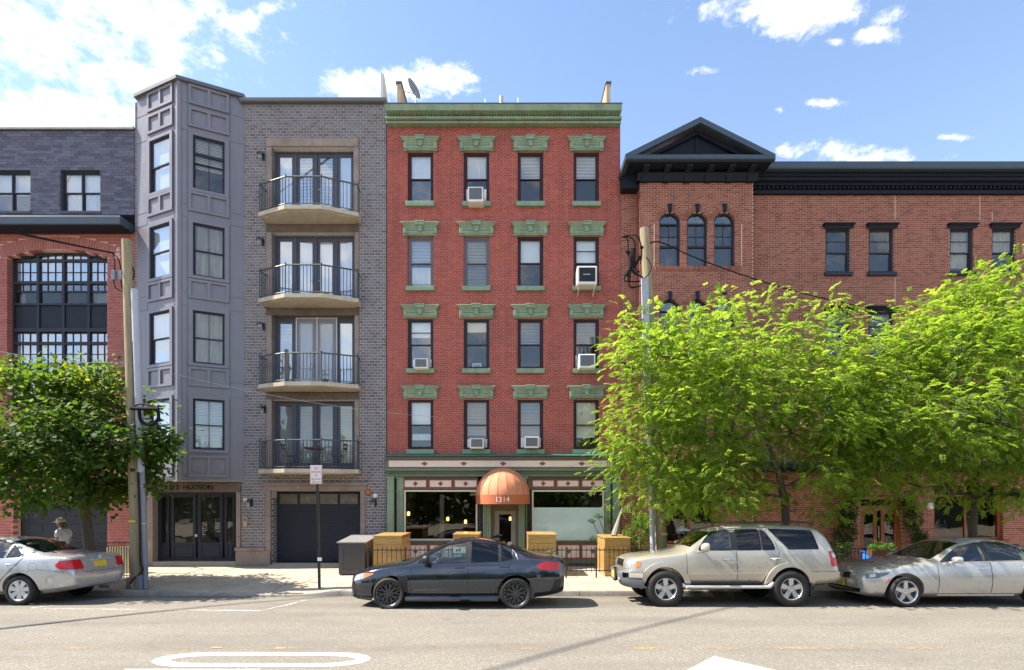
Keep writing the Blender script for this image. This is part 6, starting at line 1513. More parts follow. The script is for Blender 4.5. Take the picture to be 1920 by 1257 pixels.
    def seats(s, rows):
        for x_, z_, tops in rows:
            for y_ in (-.36, .36):
                b = MB(); b.add([(x_, y_-.22, z_), (x_, y_+.22, z_), (x_+.13, y_+.22, z_), (x_+.13, y_-.22, z_), (x_+.22, y_-.2, tops), (x_+.22, y_+.2, tops), (x_+.31, y_+.2, tops), (x_+.31, y_-.2, tops)], [(0, 1, 5, 4), (1, 2, 6, 5), (2, 3, 7, 6), (3, 0, 4, 7), (4, 5, 6, 7)])
                b.bbox(x_-.45, x_+.1, y_-.24, y_+.24, z_-.12, z_+.04, .03); b.bbox(x_+.23, x_+.33, y_-.12, y_+.12, tops+.02, tops+.2, .03); b.build('seat', M['seat'], s.root)
    def dash(s, x_, z_, w_=.66):
        b = MB(); b.prism([(x_-.25, z_-.1), (x_-.1, z_), (x_+.12, z_-.03), (x_+.18, z_-.25), (x_-.25, z_-.3)], -w_, w_); b.build('dashboard', M['trim_black'], s.root)
        b = MB(); c = Vector((x_+.30, -.36, z_-.04)); b.tube([c+Vector((.06*math.sin(a), .18*math.cos(a), .17*math.sin(a))) for a in np.linspace(0, 2*math.pi, 19)], .014, 6, False); b.tube([c, c+Vector((-.25, 0, -.08))], .03, 6); b.build('steering_wheel', M['trim_black'], s.root)
    def mirror(s, x_, z_, y_, mat, l=.24, h=.16):
        for sg in (-1, 1):
            b = MB(); n = 12; vs = []
            for k, (dx, sc_) in enumerate(((0, .55), (.04, .9), (.10, 1.0), (.13, .98))):
                vs += [(x_+dx, sg*(y_+l/2+l/2*sc_*math.copysign(abs(math.cos(a))**.6, math.cos(a))), z_+h/2*sc_*math.copysign(abs(math.sin(a))**.7, math.sin(a))) for a in np.linspace(0, 2*math.pi, n, False)]
            b.add(vs, [(k*n+i, k*n+(i+1) % n, (k+1)*n+(i+1) % n, (k+1)*n+i) for k in range(3) for i in range(n)]+[tuple(range(n)), tuple(range(3*n, 4*n))])
            b.tube([(x_+.08, sg*(y_-.06), z_-.09), (x_+.07, sg*(y_+.06), z_-.04)], .03, 6)
            b.build('mirror', mat, s.root, smooth=50)
    def handles(s, pts, mat, ln=.2, off=.03):
        for sg in (-1, 1):
            for x_, z_ in pts:
                a = s.hit((x_, sg*2, z_), (0, -sg, 0), off); c = s.hit((x_+ln, sg*2, z_+.005), (0, -sg, 0), off); k = Vector((0, -sg*.05, 0))
                b = MB(); b.tube([a+k, a, a.lerp(c, .5)+Vector((0, sg*.006, 0)), c, c+k], .016, 7); b.build('door_handle', mat, s.root)
    def place(s, loc, roll=-2.4, pitch=0, yaw=0):
        s.root.location = loc; s.root.rotation_euler = (R(roll), R(pitch), R(yaw))
def make_wheel(r, wd, rim_r, style, rim_mat, n):
    """wheel > tyre, rim; the outer face looks to -y"""
    b = MB(); b.lathe([(rim_r*.98, wd*.42), (rim_r*.98, -wd*.30), (rim_r*.5, wd*.0), (.001, .02)], (0, 0, 0), 'y', 28); hub = b.build('wheel', M['trim_black'], None)
    b = MB(); b.lathe([(rim_r-.012, -wd*.40), (rim_r+.012, -wd*.47), (rim_r+(r-rim_r)*.45, -wd*.51), (r-.028, -wd*.47), (r-.006, -wd*.38), (r, -wd*.2), (r, wd*.2), (r-.006, wd*.38), (r-.03, wd*.48), (rim_r, wd*.46)], (0, 0, 0), 'y', 40)
    if style == 'suv':
        for i in range(36):
            a = i/36*2*math.pi; ca, sa = math.cos(a), math.sin(a)
            for sg in (-1, 0, 1):
                p = Vector((ca*(r-.002), sg*wd*.28, sa*(r-.002))); t = Vector((-sa, 0, ca))*.022; o_ = Vector((ca, 0, sa))*.009; q = Vector((0, wd*.1, 0))
                b.add([p-t-q, p+t-q, p+t+q, p-t+q, p-t-q+o_, p+t-q+o_, p+t+q+o_, p-t+q+o_], [(4, 5, 6, 7), (0, 1, 5, 4), (1, 2, 6, 5), (2, 3, 7, 6), (3, 0, 4, 7)])
    b.build('tyre', M['tyre'], None, smooth=40).parent = hub
    b = MB(); b.lathe([(rim_r*.90, -wd*.20), (rim_r*.93, -wd*.40), (rim_r*.985, -wd*.455), (rim_r+.006, -wd*.45), (rim_r+.004, -wd*.38), (rim_r*.9, wd*.3)], (0, 0, 0), 'y', 40)
    yo = -wd*.40
    def spoke(a0, a1, r0, r1, w0, w1, y0, y1, th=.03):
        p0 = Vector((math.cos(a0), 0, math.sin(a0))); p1 = Vector((math.cos(a1), 0, math.sin(a1))); A_ = p0*r0+Vector((0, y0, 0)); B_ = p1*r1+Vector((0, y1, 0)); t = (p1*r1-p0*r0).normalized().cross(Vector((0, 1, 0)))
        d = Vector((0, th, 0)); b.add([A_-t*w0, A_+t*w0, B_+t*w1, B_-t*w1, A_-t*w0*1.2+d, A_+t*w0*1.2+d, B_+t*w1*1.2+d, B_-t*w1*1.2+d], [(0, 1, 2, 3), (0, 4, 5, 1), (1, 5, 6, 2), (2, 6, 7, 3), (3, 7, 4, 0)])
    hr = rim_r*.26
    if style == 'mesh':
        for i in range(n):
            a = i/n*2*math.pi+.1; spoke(a, a, hr*.7, rim_r*.55, .022, .016, yo+.015, yo+.004)
            for s_ in (-1, 1): spoke(a, a+s_*.20, rim_r*.52, rim_r*.93, .014, .013, yo+.004, yo+.006)
            for s_ in (-1, 1): spoke(a+s_*math.pi/n*.9, a, hr*.7, rim_r*.50, .008, .008, yo+.018, yo+.006)
    elif style in ('five', 'suv'):
        for i in range(n): a = i/n*2*math.pi+math.pi/2; spoke(a, a, hr*.6, rim_r*.93, .045 if style == 'five' else .035, .038 if style == 'five' else .055, yo+.02, yo+.002, .035)
    else:
        for i in range(n): a = i/n*2*math.pi+.2; spoke(a, a, hr*.6, rim_r*.95, .030, .052, yo+.006, yo-.004, .02)
    b.lathe([(hr, yo+.05), (hr, yo+.012), (hr*.85, yo+.002), (hr*.3, yo-.004), (.001, yo-.004)], (0, 0, 0), 'y', 20)
    if style == 'suv':
        for i in range(6): a = i/6*2*math.pi; b.lathe([(.014, yo+.0), (.012, yo-.018), (.001, yo-.02)], (math.cos(a)*hr*1.2, 0, math.sin(a)*hr*1.2), 'y', 8)
    b.build('rim', rim_mat, None, smooth=35).parent = hub
    b = MB(); b.lathe([(rim_r*.25, -wd*.10), (rim_r*.72, -wd*.10), (rim_r*.72, -wd*.05)], (0, 0, 0), 'y', 28); b.build('brake_disc', M['brake'] if style in ('five', 'suv') else M['trim_black'], None).parent = hub
    return hub
def add_windows(car, sides, gm, rubber=True):
    for lo, hi, g in sides:
        car.hole_side(lo, hi)
        for sg in (-1, 1):
            car.patch(car.side(lo, sg), car.side(hi, sg), (0, -sg, 0), -.006, 'side_window', M[g] if isinstance(g, str) else g, 10, 6, 0)
            if rubber: car.line([car.side(list(lo)+list(hi[::-1])+[lo[0]], sg)], (0, -sg, 0), .004, .022, 'window_seal', M['trim_black'])
def pillars(car, ps):
    for lo, hi in ps:
        for sg in (-1, 1): car.patch(car.side(lo, sg), car.side(hi, sg), (0, -sg, 0), .003, 'door_pillar', M['trim_black'], 4, 8, .01)
def cavity(st, x0, x1, floor=.36, ins=.07):
    """inner hollow following the outer stations"""
    out = []
    for t in st:
        if not x0 <= t[0] <= x1: continue
        x_, zb, wb, zm, wm, zl, wl, ze, we, zt = t
        out.append((x_, floor, wb-.12, zm, wm-.11, zl-.02, wl-ins, max(ze-.06, zl), we-.045, max(zt-.05, zl+.03)))
    return out

# --- dark grey sedan
st = [(0, .27, .46, .42, .52, .59, .50, .63, .42, .65), (.10, .22, .60, .43, .68, .65, .64, .70, .55, .73), (.38, .19, .74, .46, .84, .77, .775, .83, .66, .865), (.9, .19, .80, .50, .91, .865, .84, .915, .71, .95), (1.30, .19, .82, .53, .90, .905, .835, .95, .71, .995), (1.56, .19, .82, .54, .90, .905, .835, 1.10, .69, 1.15),
      (2.05, .19, .82, .54, .90, .92, .835, 1.355, .635, 1.42), (2.5, .19, .82, .54, .90, .93, .835, 1.425, .615, 1.49), (3.0, .19, .82, .55, .90, .95, .835, 1.40, .60, 1.465), (3.45, .19, .82, .56, .905, .98, .83, 1.275, .60, 1.34), (3.85, .20, .80, .57, .90, 1.02, .82, 1.12, .63, 1.185), (4.08, .22, .78, .58, .885, 1.03, .80, 1.075, .66, 1.10), (4.42, .28, .73, .58, .83, 1.02, .75, 1.06, .62, 1.085), (4.57, .32, .63, .58, .73, .99, .63, 1.035, .52, 1.055), (4.61, .36, .56, .58, .66, .94, .56, .99, .48, 1.0)]
c = Car('dark_sedan', 'dark grey sports sedan with black mesh wheels parked before the red house', 'car', st, M['paint_wrx'])
W_ = [([(1.50, .95), (2.50, .962)], [(1.53, .985), (1.80, 1.175), (2.10, 1.315), (2.50, 1.385)], 'glass_car'),
      ([(2.61, .965), (3.20, .985)], [(2.61, 1.385), (3.20, 1.325)], 'glass_tint'), ([(3.24, .988), (3.50, 1.04)], [(3.24, 1.31), (3.50, 1.15)], 'glass_tint')]
add_windows(c, W_, None)
ws = [(1.40, -.64, 1.02), (1.40, .64, 1.02), (2.02, .54, 1.40), (2.02, -.54, 1.40)]; c.hole_quad(ws, (-.55, 0, .83)); rg = [(3.80, .58, 1.175), (3.80, -.58, 1.175), (3.14, -.5, 1.42), (3.14, .5, 1.42)]; c.hole_quad(rg, (.4, 0, .9))
c.patch([(1.38, -.66, 1.0), (1.30, 0, 1.02), (1.38, .66, 1.0)], [(2.04, -.55, 1.41), (2.0, 0, 1.45), (2.04, .55, 1.41)], (.55, 0, -.83), -.003, 'windscreen', M['glass_screen'], 12, 8, 0)
c.patch([(3.82, -.6, 1.165), (3.86, 0, 1.18), (3.82, .6, 1.165)], [(3.12, -.52, 1.43), (3.12, 0, 1.46), (3.12, .52, 1.43)], (-.4, 0, -.9), -.003, 'rear_window', M['glass_tint'], 12, 8, 0)
ar_ = [(3.555+.41*math.cos(a), .325+.41*math.sin(a)) for a in np.linspace(R(178), R(120), 6)]
for sg in (-1, 1):
    S = lambda pl: c.side(pl, sg); d = (0, -sg, 0)
    c.patch(S([(1.36, .30), (2.545, .30)]), S([(1.36, .935), (2.545, .945)]), d, .004, 'door', M['paint_wrx'], 16, 12, .006)
    c.patch(S([(2.56, .30), (3.10, .30), (3.20, .56), (3.36, .72)]), S([(2.56, .945), (2.9, .955), (3.2, .97), (3.42, .99)]), d, .004, 'door', M['paint_wrx'], 16, 12, .006)
    c.line([S([(1.352, .97), (1.352, .29), (2.55, .29)]), S([(2.552, 1.0), (2.552, .29), (3.10, .29), (3.21, .55), (3.40, .74), (3.47, 1.02)])], d, .0045, .007, 'panel_gap', M['trim_black'])
    yy = sorted((sg*.80, sg*.925)); b = MB(); b.prism([(yy[0], .17), (yy[1] if sg > 0 else yy[0], .19), (sg*.915, .235), (sg*.87, .285), (sg*.80, .285), (sg*.80, .17)] if 0 else [(sg*.78, .17), (sg*.90, .175), (sg*.925, .215), (sg*.905, .255), (sg*.865, .285), (sg*.78, .285)], 1.26, 3.18, 'x'); b.build('side_skirt', M['paint_wrx'], c.root, smooth=25)
    c.line([S([(1.42, .40), (2.2, .43), (3.0, .455)])], d, .010, .05, 'door_moulding', M['paint_wrx'], None, .01)
    c.patch(S([(1.20, .36), (1.30, .36)]), S([(1.08, .70), (1.30, .68)]), d, .005, 'fender_vent', M['trim_black'], 4, 6, .01)
    c.patch(S([(.07, .565), (.30, .615), (.56, .715)]), S([(.10, .685), (.30, .735), (.57, .745)]), (.35, -sg*.9, 0), .006, 'headlight', M['lamp_clear'], 12, 6, .02)
    c.patch(S([(.34, .625), (.57, .718)]), S([(.36, .738), (.575, .745)]), (.2, -sg*.95, 0), .010, 'indicator_lamp', M['lamp_amber'], 8, 4, .02)
    c.patch(S([(4.02, .84), (4.30, .80), (4.50, .80)]), S([(3.98, .90), (4.15, .985), (4.52, .965)]), (-.25, -sg*.95, 0), .008, 'tail_light', M['lamp_red'], 12, 6, .02)
    c.patch([(.02, sg*.30, .25), (.10, sg*.68, .25)], [(.0, sg*.30, .46), (.12, sg*.72, .50)], (1, -sg*.3, 0), .006, 'bumper_inlet', M['trim_black'], 6, 4, .01)
    c.patch(S([(4.30, .34), (4.52, .36)]), S([(4.38, .60), (4.56, .62)]), (-.5, -sg*.8, 0), .006, 'rear_vent', M['trim_black'], 6, 4, .01)
    c.line([S([(3.60, 1.02), (3.56, 1.13), (3.48, 1.22)])], d, .006, .010, 'chrome_strip', M['chrome'])
    c.line([S([(.50, .20), (.20, .24), (.06, .30)])], d, .03, .06, 'chin_spoiler', M['paint_wrx'], None, .03)
c.patch([(-.02, -.28, .36), (-.02, .28, .36)], [(-.01, -.34, .58), (-.01, .34, .58)], (1, 0, 0), .006, 'grille', M['trim_black'], 8, 4, .01)
b = MB(); b.tube([(4.30, -.60, 1.13), (4.40, -.3, 1.165), (4.42, 0, 1.17), (4.40, .3, 1.165), (4.30, .60, 1.13)], [.012, .025, .028, .025, .012], 8); b.build('spoiler', M['paint_wrx'], c.root, smooth=True)
b = MB(); b.prism([(.62+.42, .955), (.66+.42, .985), (1.2, .995), (1.25, .96)], -.24, .24); b.build('bonnet_scoop', M['trim_black'], c.root)
b = MB(); b.prism([(2.98, 1.46), (3.16, 1.535), (3.2, 1.52), (3.22, 1.45)], -.02, .02); b.build('roof_fin', M['paint_wrx'], c.root)
c.finish(cavity(st, 1.30, 3.86), [(.905, .325), (3.555, .325)], .385, (1.0, 3.2, .25, .37)); c.mirror(1.62, 1.04, .86, M['trim_black'], .26, .19); c.handles([(2.28, .86), (3.22, .875)], M['paint_wrx'])
pillars(c, [([(2.505, .962), (2.605, .965)], [(2.505, 1.385), (2.605, 1.385)])]); c.dash(1.55, .98); c.seats([(2.35, .58, 1.12), (3.15, .60, 1.15)])
c.wheels([.905, 3.555], .775, .325, make_wheel(.332, .23, .256, 'mesh', M['black_alloy'], 10)); 
c.place((X(727.5, 11.06)-.905, 11.06+.90, -.044))

# --- champagne off-roader
st = [(0, .50, .60, .60, .68, .80, .64, .90, .58, .94), (.07, .47, .70, .62, .79, .90, .74, .98, .67, 1.02), (.28, .44, .75, .66, .835, 1.01, .765, 1.065, .69, 1.10), (.8, .44, .76, .70, .84, 1.06, .78, 1.10, .69, 1.14), (1.25, .44, .78, .72, .84, 1.12, .79, 1.155, .70, 1.20), (1.42, .44, .78, .72, .84, 1.155, .79, 1.27, .69, 1.32), (1.86, .44, .78, .72, .84, 1.175, .79, 1.61, .65, 1.67), (2.3, .44, .78, .72, .84, 1.185, .79, 1.70, .63, 1.765),
      (3.2, .44, .78, .72, .84, 1.185, .79, 1.72, .63, 1.785), (4.0, .46, .78, .72, .84, 1.185, .79, 1.69, .63, 1.75), (4.28, .48, .77, .72, .835, 1.18, .78, 1.64, .64, 1.71), (4.43, .49, .75, .72, .81, 1.17, .76, 1.46, .66, 1.53), (4.54, .50, .72, .70, .78, 1.06, .72, 1.14, .66, 1.18), (4.62, .50, .68, .64, .74, .76, .68, .80, .62, .82), (4.66, .52, .62, .62, .68, .70, .62, .74, .58, .75)]
c = Car('offroad_wagon', 'champagne off-road wagon with flared arches parked under the locust tree', 'car', st, M['paint_suv'])
add_windows(c, [([(1.56, 1.20), (2.27, 1.205)], [(1.58, 1.26), (1.72, 1.43), (1.90, 1.60), (2.27, 1.635)], 'glass_car'), ([(2.39, 1.205), (2.90, 1.21)], [(2.39, 1.64), (2.90, 1.645)], 'glass_tint'), ([(2.93, 1.21), (3.19, 1.215)], [(2.93, 1.645), (3.02, 1.60), (3.14, 1.42), (3.19, 1.25)], 'glass_tint'),
                ([(3.50, 1.225), (4.14, 1.23)], [(3.12, 1.655), (4.06, 1.62)], 'glass_tint')], None)
c.hole_quad([(1.42, -.64, 1.25), (1.42, .64, 1.25), (1.84, .57, 1.63), (1.84, -.57, 1.63)], (-.67, 0, .74)); c.hole_quad([(4.42, .58, 1.22), (4.42, -.58, 1.22), (4.24, -.54, 1.62), (4.24, .54, 1.62)], (1, 0, .2))
c.patch([(1.38, -.66, 1.22), (1.32, 0, 1.24), (1.38, .66, 1.22)], [(1.87, -.58, 1.655), (1.85, 0, 1.68), (1.87, .58, 1.655)], (.67, 0, -.74), -.003, 'windscreen', M['glass_screen'], 12, 8, 0)
c.patch([(4.6, -.60, 1.2), (4.6, .60, 1.2)], [(4.4, -.55, 1.63), (4.4, .55, 1.63)], (-1, 0, 0), -.003, 'rear_window', M['glass_tint'], 10, 6, 0)
for sg in (-1, 1):
    S = lambda pl: c.side(pl, sg); d = (0, -sg, 0)
    c.patch(S([(1.295, .55), (2.345, .55)]), S([(1.295, 1.165), (2.345, 1.175)]), d, .004, 'door', M['paint_suv'], 16, 12, .006)
    c.patch(S([(2.365, .55), (2.93, .55), (3.03, .78), (3.19, .90)]), S([(2.365, 1.175), (2.7, 1.18), (3.0, 1.185), (3.27, 1.19)]), d, .004, 'door', M['paint_suv'], 16, 12, .006)
    c.line([S([(1.285, 1.18), (1.285, .545), (2.355, .545)]), S([(2.357, 1.62), (2.357, .545), (2.93, .545), (3.03, .77), (3.2, .91), (3.29, 1.18), (3.12, 1.60)]), S([(3.9, .76), (4.6, .75)])], d, .005, .007, 'panel_gap', M['trim_black'])
    for x_, a0, a1 in ((.80, 8, 165), (3.475, 10, 172)):
        aa_ = np.linspace(R(a0), R(a1), 20); c.patch(S([(x_+.445*math.cos(a), .40+.445*math.sin(a)) for a in aa_]), S([(x_+.565*math.cos(a), .40+.545*math.sin(a)) for a in aa_]), d, .075, 'wheel_flare', M['paint_suv'], 26, 4, .10)
    c.line([S([(1.30, .70), (2.0, .715), (2.95, .72)])], d, .014, .045, 'door_moulding', M['paint_suv'], None, .012)
    b = MB(); b.add([], []); yy = sorted((sg*.80, sg*.93)); b.bbox(1.22, 3.02, yy[0], yy[1], .40, .46, .015); b.tube([(1.2, sg*.86, .43), (1.12, sg*.84, .50)], .05, 8); b.tube([(3.02, sg*.86, .43), (3.1, sg*.84, .52)], .05, 8); rb_ = b.build('running_board', M['hubcap'], c.root)
    b = MB(); b.box(1.4, 2.9, yy[0]+.02, yy[1]-.02, .461, .468); b.build('tread_strip', M['trim_black'], rb_)
    c.patch([(.02, sg*.36, .80), (.08, sg*.74, .80)], [(.05, sg*.36, .975), (.12, sg*.735, .975)], (1, -sg*.25, 0), .006, 'headlight', M['lamp_clear'], 8, 5, .02)
    c.patch(S([(.19, .83), (.27, .85)]), S([(.21, .965), (.30, .96)]), (.1, -sg*.99, 0), .010, 'indicator_lamp', M['lamp_amber'], 6, 5, .02)
    c.patch(S([(4.40, .86), (4.60, .86)]), S([(4.38, 1.18), (4.5, 1.18)]), (-.5, -sg*.85, 0), .012, 'tail_light', M['lamp_red'], 6, 6, .03)
    c.patch(S([(4.44, 1.05), (4.56, 1.05)]), S([(4.42, 1.14), (4.5, 1.14)]), (-.5, -sg*.85, 0), .016, 'reverse_lamp', M['lamp_clear'], 4, 3, .02)
    c.patch(S([(3.86, .50), (4.62, .52)]), S([(3.93, .73), (4.66, .74)]), d, .03, 'rear_bumper', M['paint_suv'], 8, 4, .05)
    b = MB(); b.tube([(1.95, sg*.57, 1.78), (2.1, sg*.57, 1.80), (4.0, sg*.57, 1.80), (4.15, sg*.57, 1.75)], .02, 6); b.build('roof_rail', M['trim_black'], c.root)
    b = MB(); b.box(3.89, 3.93, min(sg*.66, sg*.86), max(sg*.66, sg*.86), .22, .50); b.build('mud_flap', M['trim_black'], c.root)
b = MB(); bp = [(-.10, -.40, 0), (-.06, -.62, 0), (.06, -.80, 0), (.34, -.885, 0)]; bp = bp+[(p[0], -p[1], 0) for p in bp[::-1]]
n = len(bp); pz = [(.40, .06), (.44, .0), (.54, -.03), (.70, -.03), (.74, .03), (.75, .12)]
b.add([(p[0]+o_+(.03 if z_ < .52 else 0), p[1]*(1 if o_ < .1 else .94), z_) for z_, o_ in pz for p in bp], [(k*n+i, k*n+i+1, (k+1)*n+i+1, (k+1)*n+i) for k in range(5) for i in range(n-1)])
fb = b.build('front_bumper', M['grey_plastic'], c.root, smooth=30)
for sg in (-1, 1):
    b = MB(); q = [(-.04, sg*.66), (.07, sg*.80), (.35, sg*.895)]; b.add([(p[0]-.036, p[1]*1.01, z_) for z_ in (.62, .72) for p in q], [(0, 1, 4, 3), (1, 2, 5, 4)]); b.build('bumper_chrome', M['chrome'], c.root)
    b = MB(); b.bbox(-.125, -.10, min(sg*.44, sg*.60), max(sg*.44, sg*.60), .545, .60, .006); b.build('fog_lamp', M['lamp_clear'], c.root)
b = MB(); b.bbox(-.155, -.135, -.155, .155, .56, .72, .004); pl = b.build('number_plate', M['plate'], c.root)
b = MB(); ring(b, -.2, .2, .52, .75, .03, -.0, .03); b.v = [(-.16+p[1], p[0], p[2]) for p in b.v]; b.build('plate_frame', M['grey_plastic'], c.root)
gr = c.patch([(0, -.33, .82), (0, .33, .82)], [(0, -.33, .97), (0, .33, .97)], (1, 0, 0), .004, 'grille', M['trim_black'], 8, 4, .01)
for z_ in (.85, .90, .945): c.line([[(-1, -.32, z_), (-1, .32, z_)]], (1, 0, 0), .010, .018, 'grille_bar', M['chrome'])
b = MB(); b.box(2.05, 2.09, -.58, .58, 1.80, 1.825); b.box(3.6, 3.64, -.58, .58, 1.80, 1.825); b.build('roof_crossbar', M['trim_black'], c.root)
c.finish(cavity(st, 1.25, 4.44, .55), [(.80, .40), (3.475, .40)], .45, (1.0, 4.3, .45, .55)); c.mirror(1.56, 1.27, .83, M['paint_suv'], .22, .2); c.handles([(2.08, 1.01), (3.07, 1.03)], M['chrome'], .19)
pillars(c, [([(2.275, 1.20), (2.385, 1.205)], [(2.275, 1.635), (2.385, 1.64)])]); c.dash(1.58, 1.16); c.seats([(2.2, .80, 1.36), (3.1, .82, 1.38)])
b = MB(); b.box(.4, 4.2, -.45, .45, .32, .50); b.build('chassis', M['trim_black'], c.root)
c.wheels([.80, 3.475], .785, .385, make_wheel(.385, .26, .228, 'suv', M['alloy'], 5)); c.place((X(1248.5, 11.33)-.80, 11.33+.88, -.048), -2.4)

# --- silver-beige saloon at the right
st = [(0, .27, .52, .42, .60, .58, .60, .63, .52, .66), (.08, .22, .68, .43, .76, .64, .73, .71, .66, .75), (.35, .19, .77, .46, .88, .765, .83, .825, .73, .865), (.84, .19, .82, .50, .922, .85, .86, .90, .75, .945), (1.30, .19, .84, .53, .922, .895, .86, .95, .75, 1.0), (1.55, .19, .84, .54, .922, .90, .86, .99, .74, 1.03), (1.95, .19, .84, .54, .922, .925, .86, 1.25, .67, 1.30), (2.3, .19, .84, .54, .922, .935, .86, 1.38, .64, 1.445), (2.8, .19, .84, .55, .922, .945, .86, 1.42, .62, 1.485), (3.3, .19, .84, .56, .922, .955, .86, 1.38, .61, 1.445), (3.75, .19, .84, .56, .922, .965, .86, 1.21, .62, 1.27), (4.1, .20, .82, .57, .92, .98, .85, 1.06, .66, 1.10), (4.5, .26, .78, .58, .89, .99, .82, 1.03, .70, 1.06), (4.78, .32, .68, .58, .80, .96, .72, 1.0, .62, 1.02), (4.84, .36, .58, .58, .70, .90, .62, .94, .54, .95)]
c = Car('silver_saloon', 'silver-beige saloon with five-spoke wheels parked nose to tail behind the wagon', 'car', st, M['paint_bmw'])
add_windows(c, [([(1.62, .955), (2.60, .975)], [(1.66, .975), (1.90, 1.13), (2.15, 1.27), (2.60, 1.365)], 'glass_car'), ([(2.70, .98), (3.48, .995)], [(2.70, 1.375), (3.1, 1.37), (3.48, 1.25)], 'glass_car'), ([(3.52, .998), (3.75, 1.01)], [(3.52, 1.235), (3.75, 1.10)], 'glass_tint')], None)
c.hole_quad([(1.52, -.66, 1.0), (1.52, .66, 1.0), (2.22, .56, 1.37), (2.22, -.56, 1.37)], (-.48, 0, .88)); c.hole_quad([(4.02, .6, 1.10), (4.02, -.6, 1.10), (3.36, -.52, 1.385), (3.36, .52, 1.385)], (.4, 0, .9))
c.patch([(1.47, -.70, .985), (1.36, 0, 1.0), (1.47, .70, .985)], [(2.26, -.57, 1.39), (2.22, 0, 1.43), (2.26, .57, 1.39)], (.48, 0, -.88), -.003, 'windscreen', M['glass_screen'], 12, 8, 0)
c.patch([(4.08, -.62, 1.085), (4.12, 0, 1.1), (4.08, .62, 1.085)], [(3.32, -.53, 1.40), (3.3, 0, 1.44), (3.32, .53, 1.40)], (-.4, 0, -.9), -.003, 'rear_window', M['glass_tint'], 12, 8, 0)
for sg in (-1, 1):
    S = lambda pl: c.side(pl, sg); d = (0, -sg, 0)
    c.patch(S([(1.54, .30), (2.65, .30)]), S([(1.54, .93), (2.65, .955)]), d, .004, 'door', M['paint_bmw'], 16, 12, .006)
    c.patch(S([(2.67, .30), (3.28, .30), (3.36, .56), (3.52, .72)]), S([(2.67, .955), (3.0, .965), (3.3, .972), (3.62, .985)]), d, .004, 'door', M['paint_bmw'], 16, 12, .006)
    c.line([S([(1.532, .94), (1.532, .29), (2.66, .29)]), S([(2.66, .97), (2.66, .29), (3.28, .29), (3.37, .55), (3.56, .75), (3.63, .98)])], d, .005, .007, 'panel_gap', M['trim_black'])
    c.line([S([(1.62, .945), (2.6, .966), (3.75, .995)])], d, .010, .02, 'chrome_strip', M['chrome'])
    c.line([S([(1.55, .27), (3.2, .27)])], d, .012, .04, 'door_moulding', M['paint_bmw'], None, .012)
    c.patch(S([(.05, .60), (.28, .615), (.50, .70)]), S([(.07, .68), (.28, .725), (.54, .74)]), (.35, -sg*.95, 0), .006, 'headlight', M['lamp_dark'], 12, 6, .02)
    c.patch(S([(.13, .622), (.25, .632)]), S([(.14, .680), (.25, .705)]), (.35, -sg*.95, 0), .009, 'headlamp_bowl', M['lamp_clear'], 6, 4, .02)
    c.patch(S([(.40, .50), (.46, .52)]), S([(.47, .60), (.53, .61)]), d, .006, 'side_marker', M['sign_red'], 4, 4, .01)
    c.patch([(-.01, sg*.06, .555), (.03, sg*.30, .57)], [(.02, sg*.08, .685), (.06, sg*.29, .70)], (1, -sg*.15, 0), .006, 'grille', M['trim_black'], 8, 5, .01)
    c.patch(S([(1.14, .80), (1.22, .805)]), S([(1.14, .825), (1.22, .83)]), d, .006, 'side_repeater', M['lamp_clear'], 3, 2, .01)
    c.patch(S([(4.30, .72), (4.70, .72)]), S([(4.30, .90), (4.74, .92)]), (-.25, -sg*.95, 0), .006, 'tail_light', M['lamp_red'], 8, 5, .02)
c.patch([(.0, -.58, .29), (-.02, 0, .28), (.0, .58, .29)], [(.0, -.62, .37), (-.02, 0, .385), (.0, .62, .37)], (1, 0, 0), .006, 'bumper_inlet', M['trim_black'], 16, 4, .02)
c.line([[(-1, -.55, .33), (-1, .55, .33)]], (1, 0, 0), .012, .012, 'bumper_strip', M['chrome'])
p0 = c.hit((-1, 0, .46), (1, 0, 0), .02); b = MB(); b.bbox(p0.x-.02, p0.x, -.16, .16, .39, .535, .004); b.build('number_plate', M['plate'], c.root)
c.finish(cavity(st, 1.30, 4.1), [(.84, .335), (3.73, .335)], .395, (1.0, 3.4, .25, .37)); c.mirror(1.78, 1.01, .88, M['paint_bmw'], .2, .15); c.handles([(2.38, .83), (3.35, .845)], M['chrome'])
pillars(c, [([(2.605, .978), (2.695, .98)], [(2.605, 1.365), (2.695, 1.372)])]); c.dash(1.68, .96); c.seats([(2.5, .58, 1.12), (3.35, .60, 1.12)])
c.wheels([.84, 3.73], .79, .33, make_wheel(.33, .235, .235, 'five', M['alloy'], 5)); c.place((X(1703, 11.25)-.84, 11.25+.92, -.048))

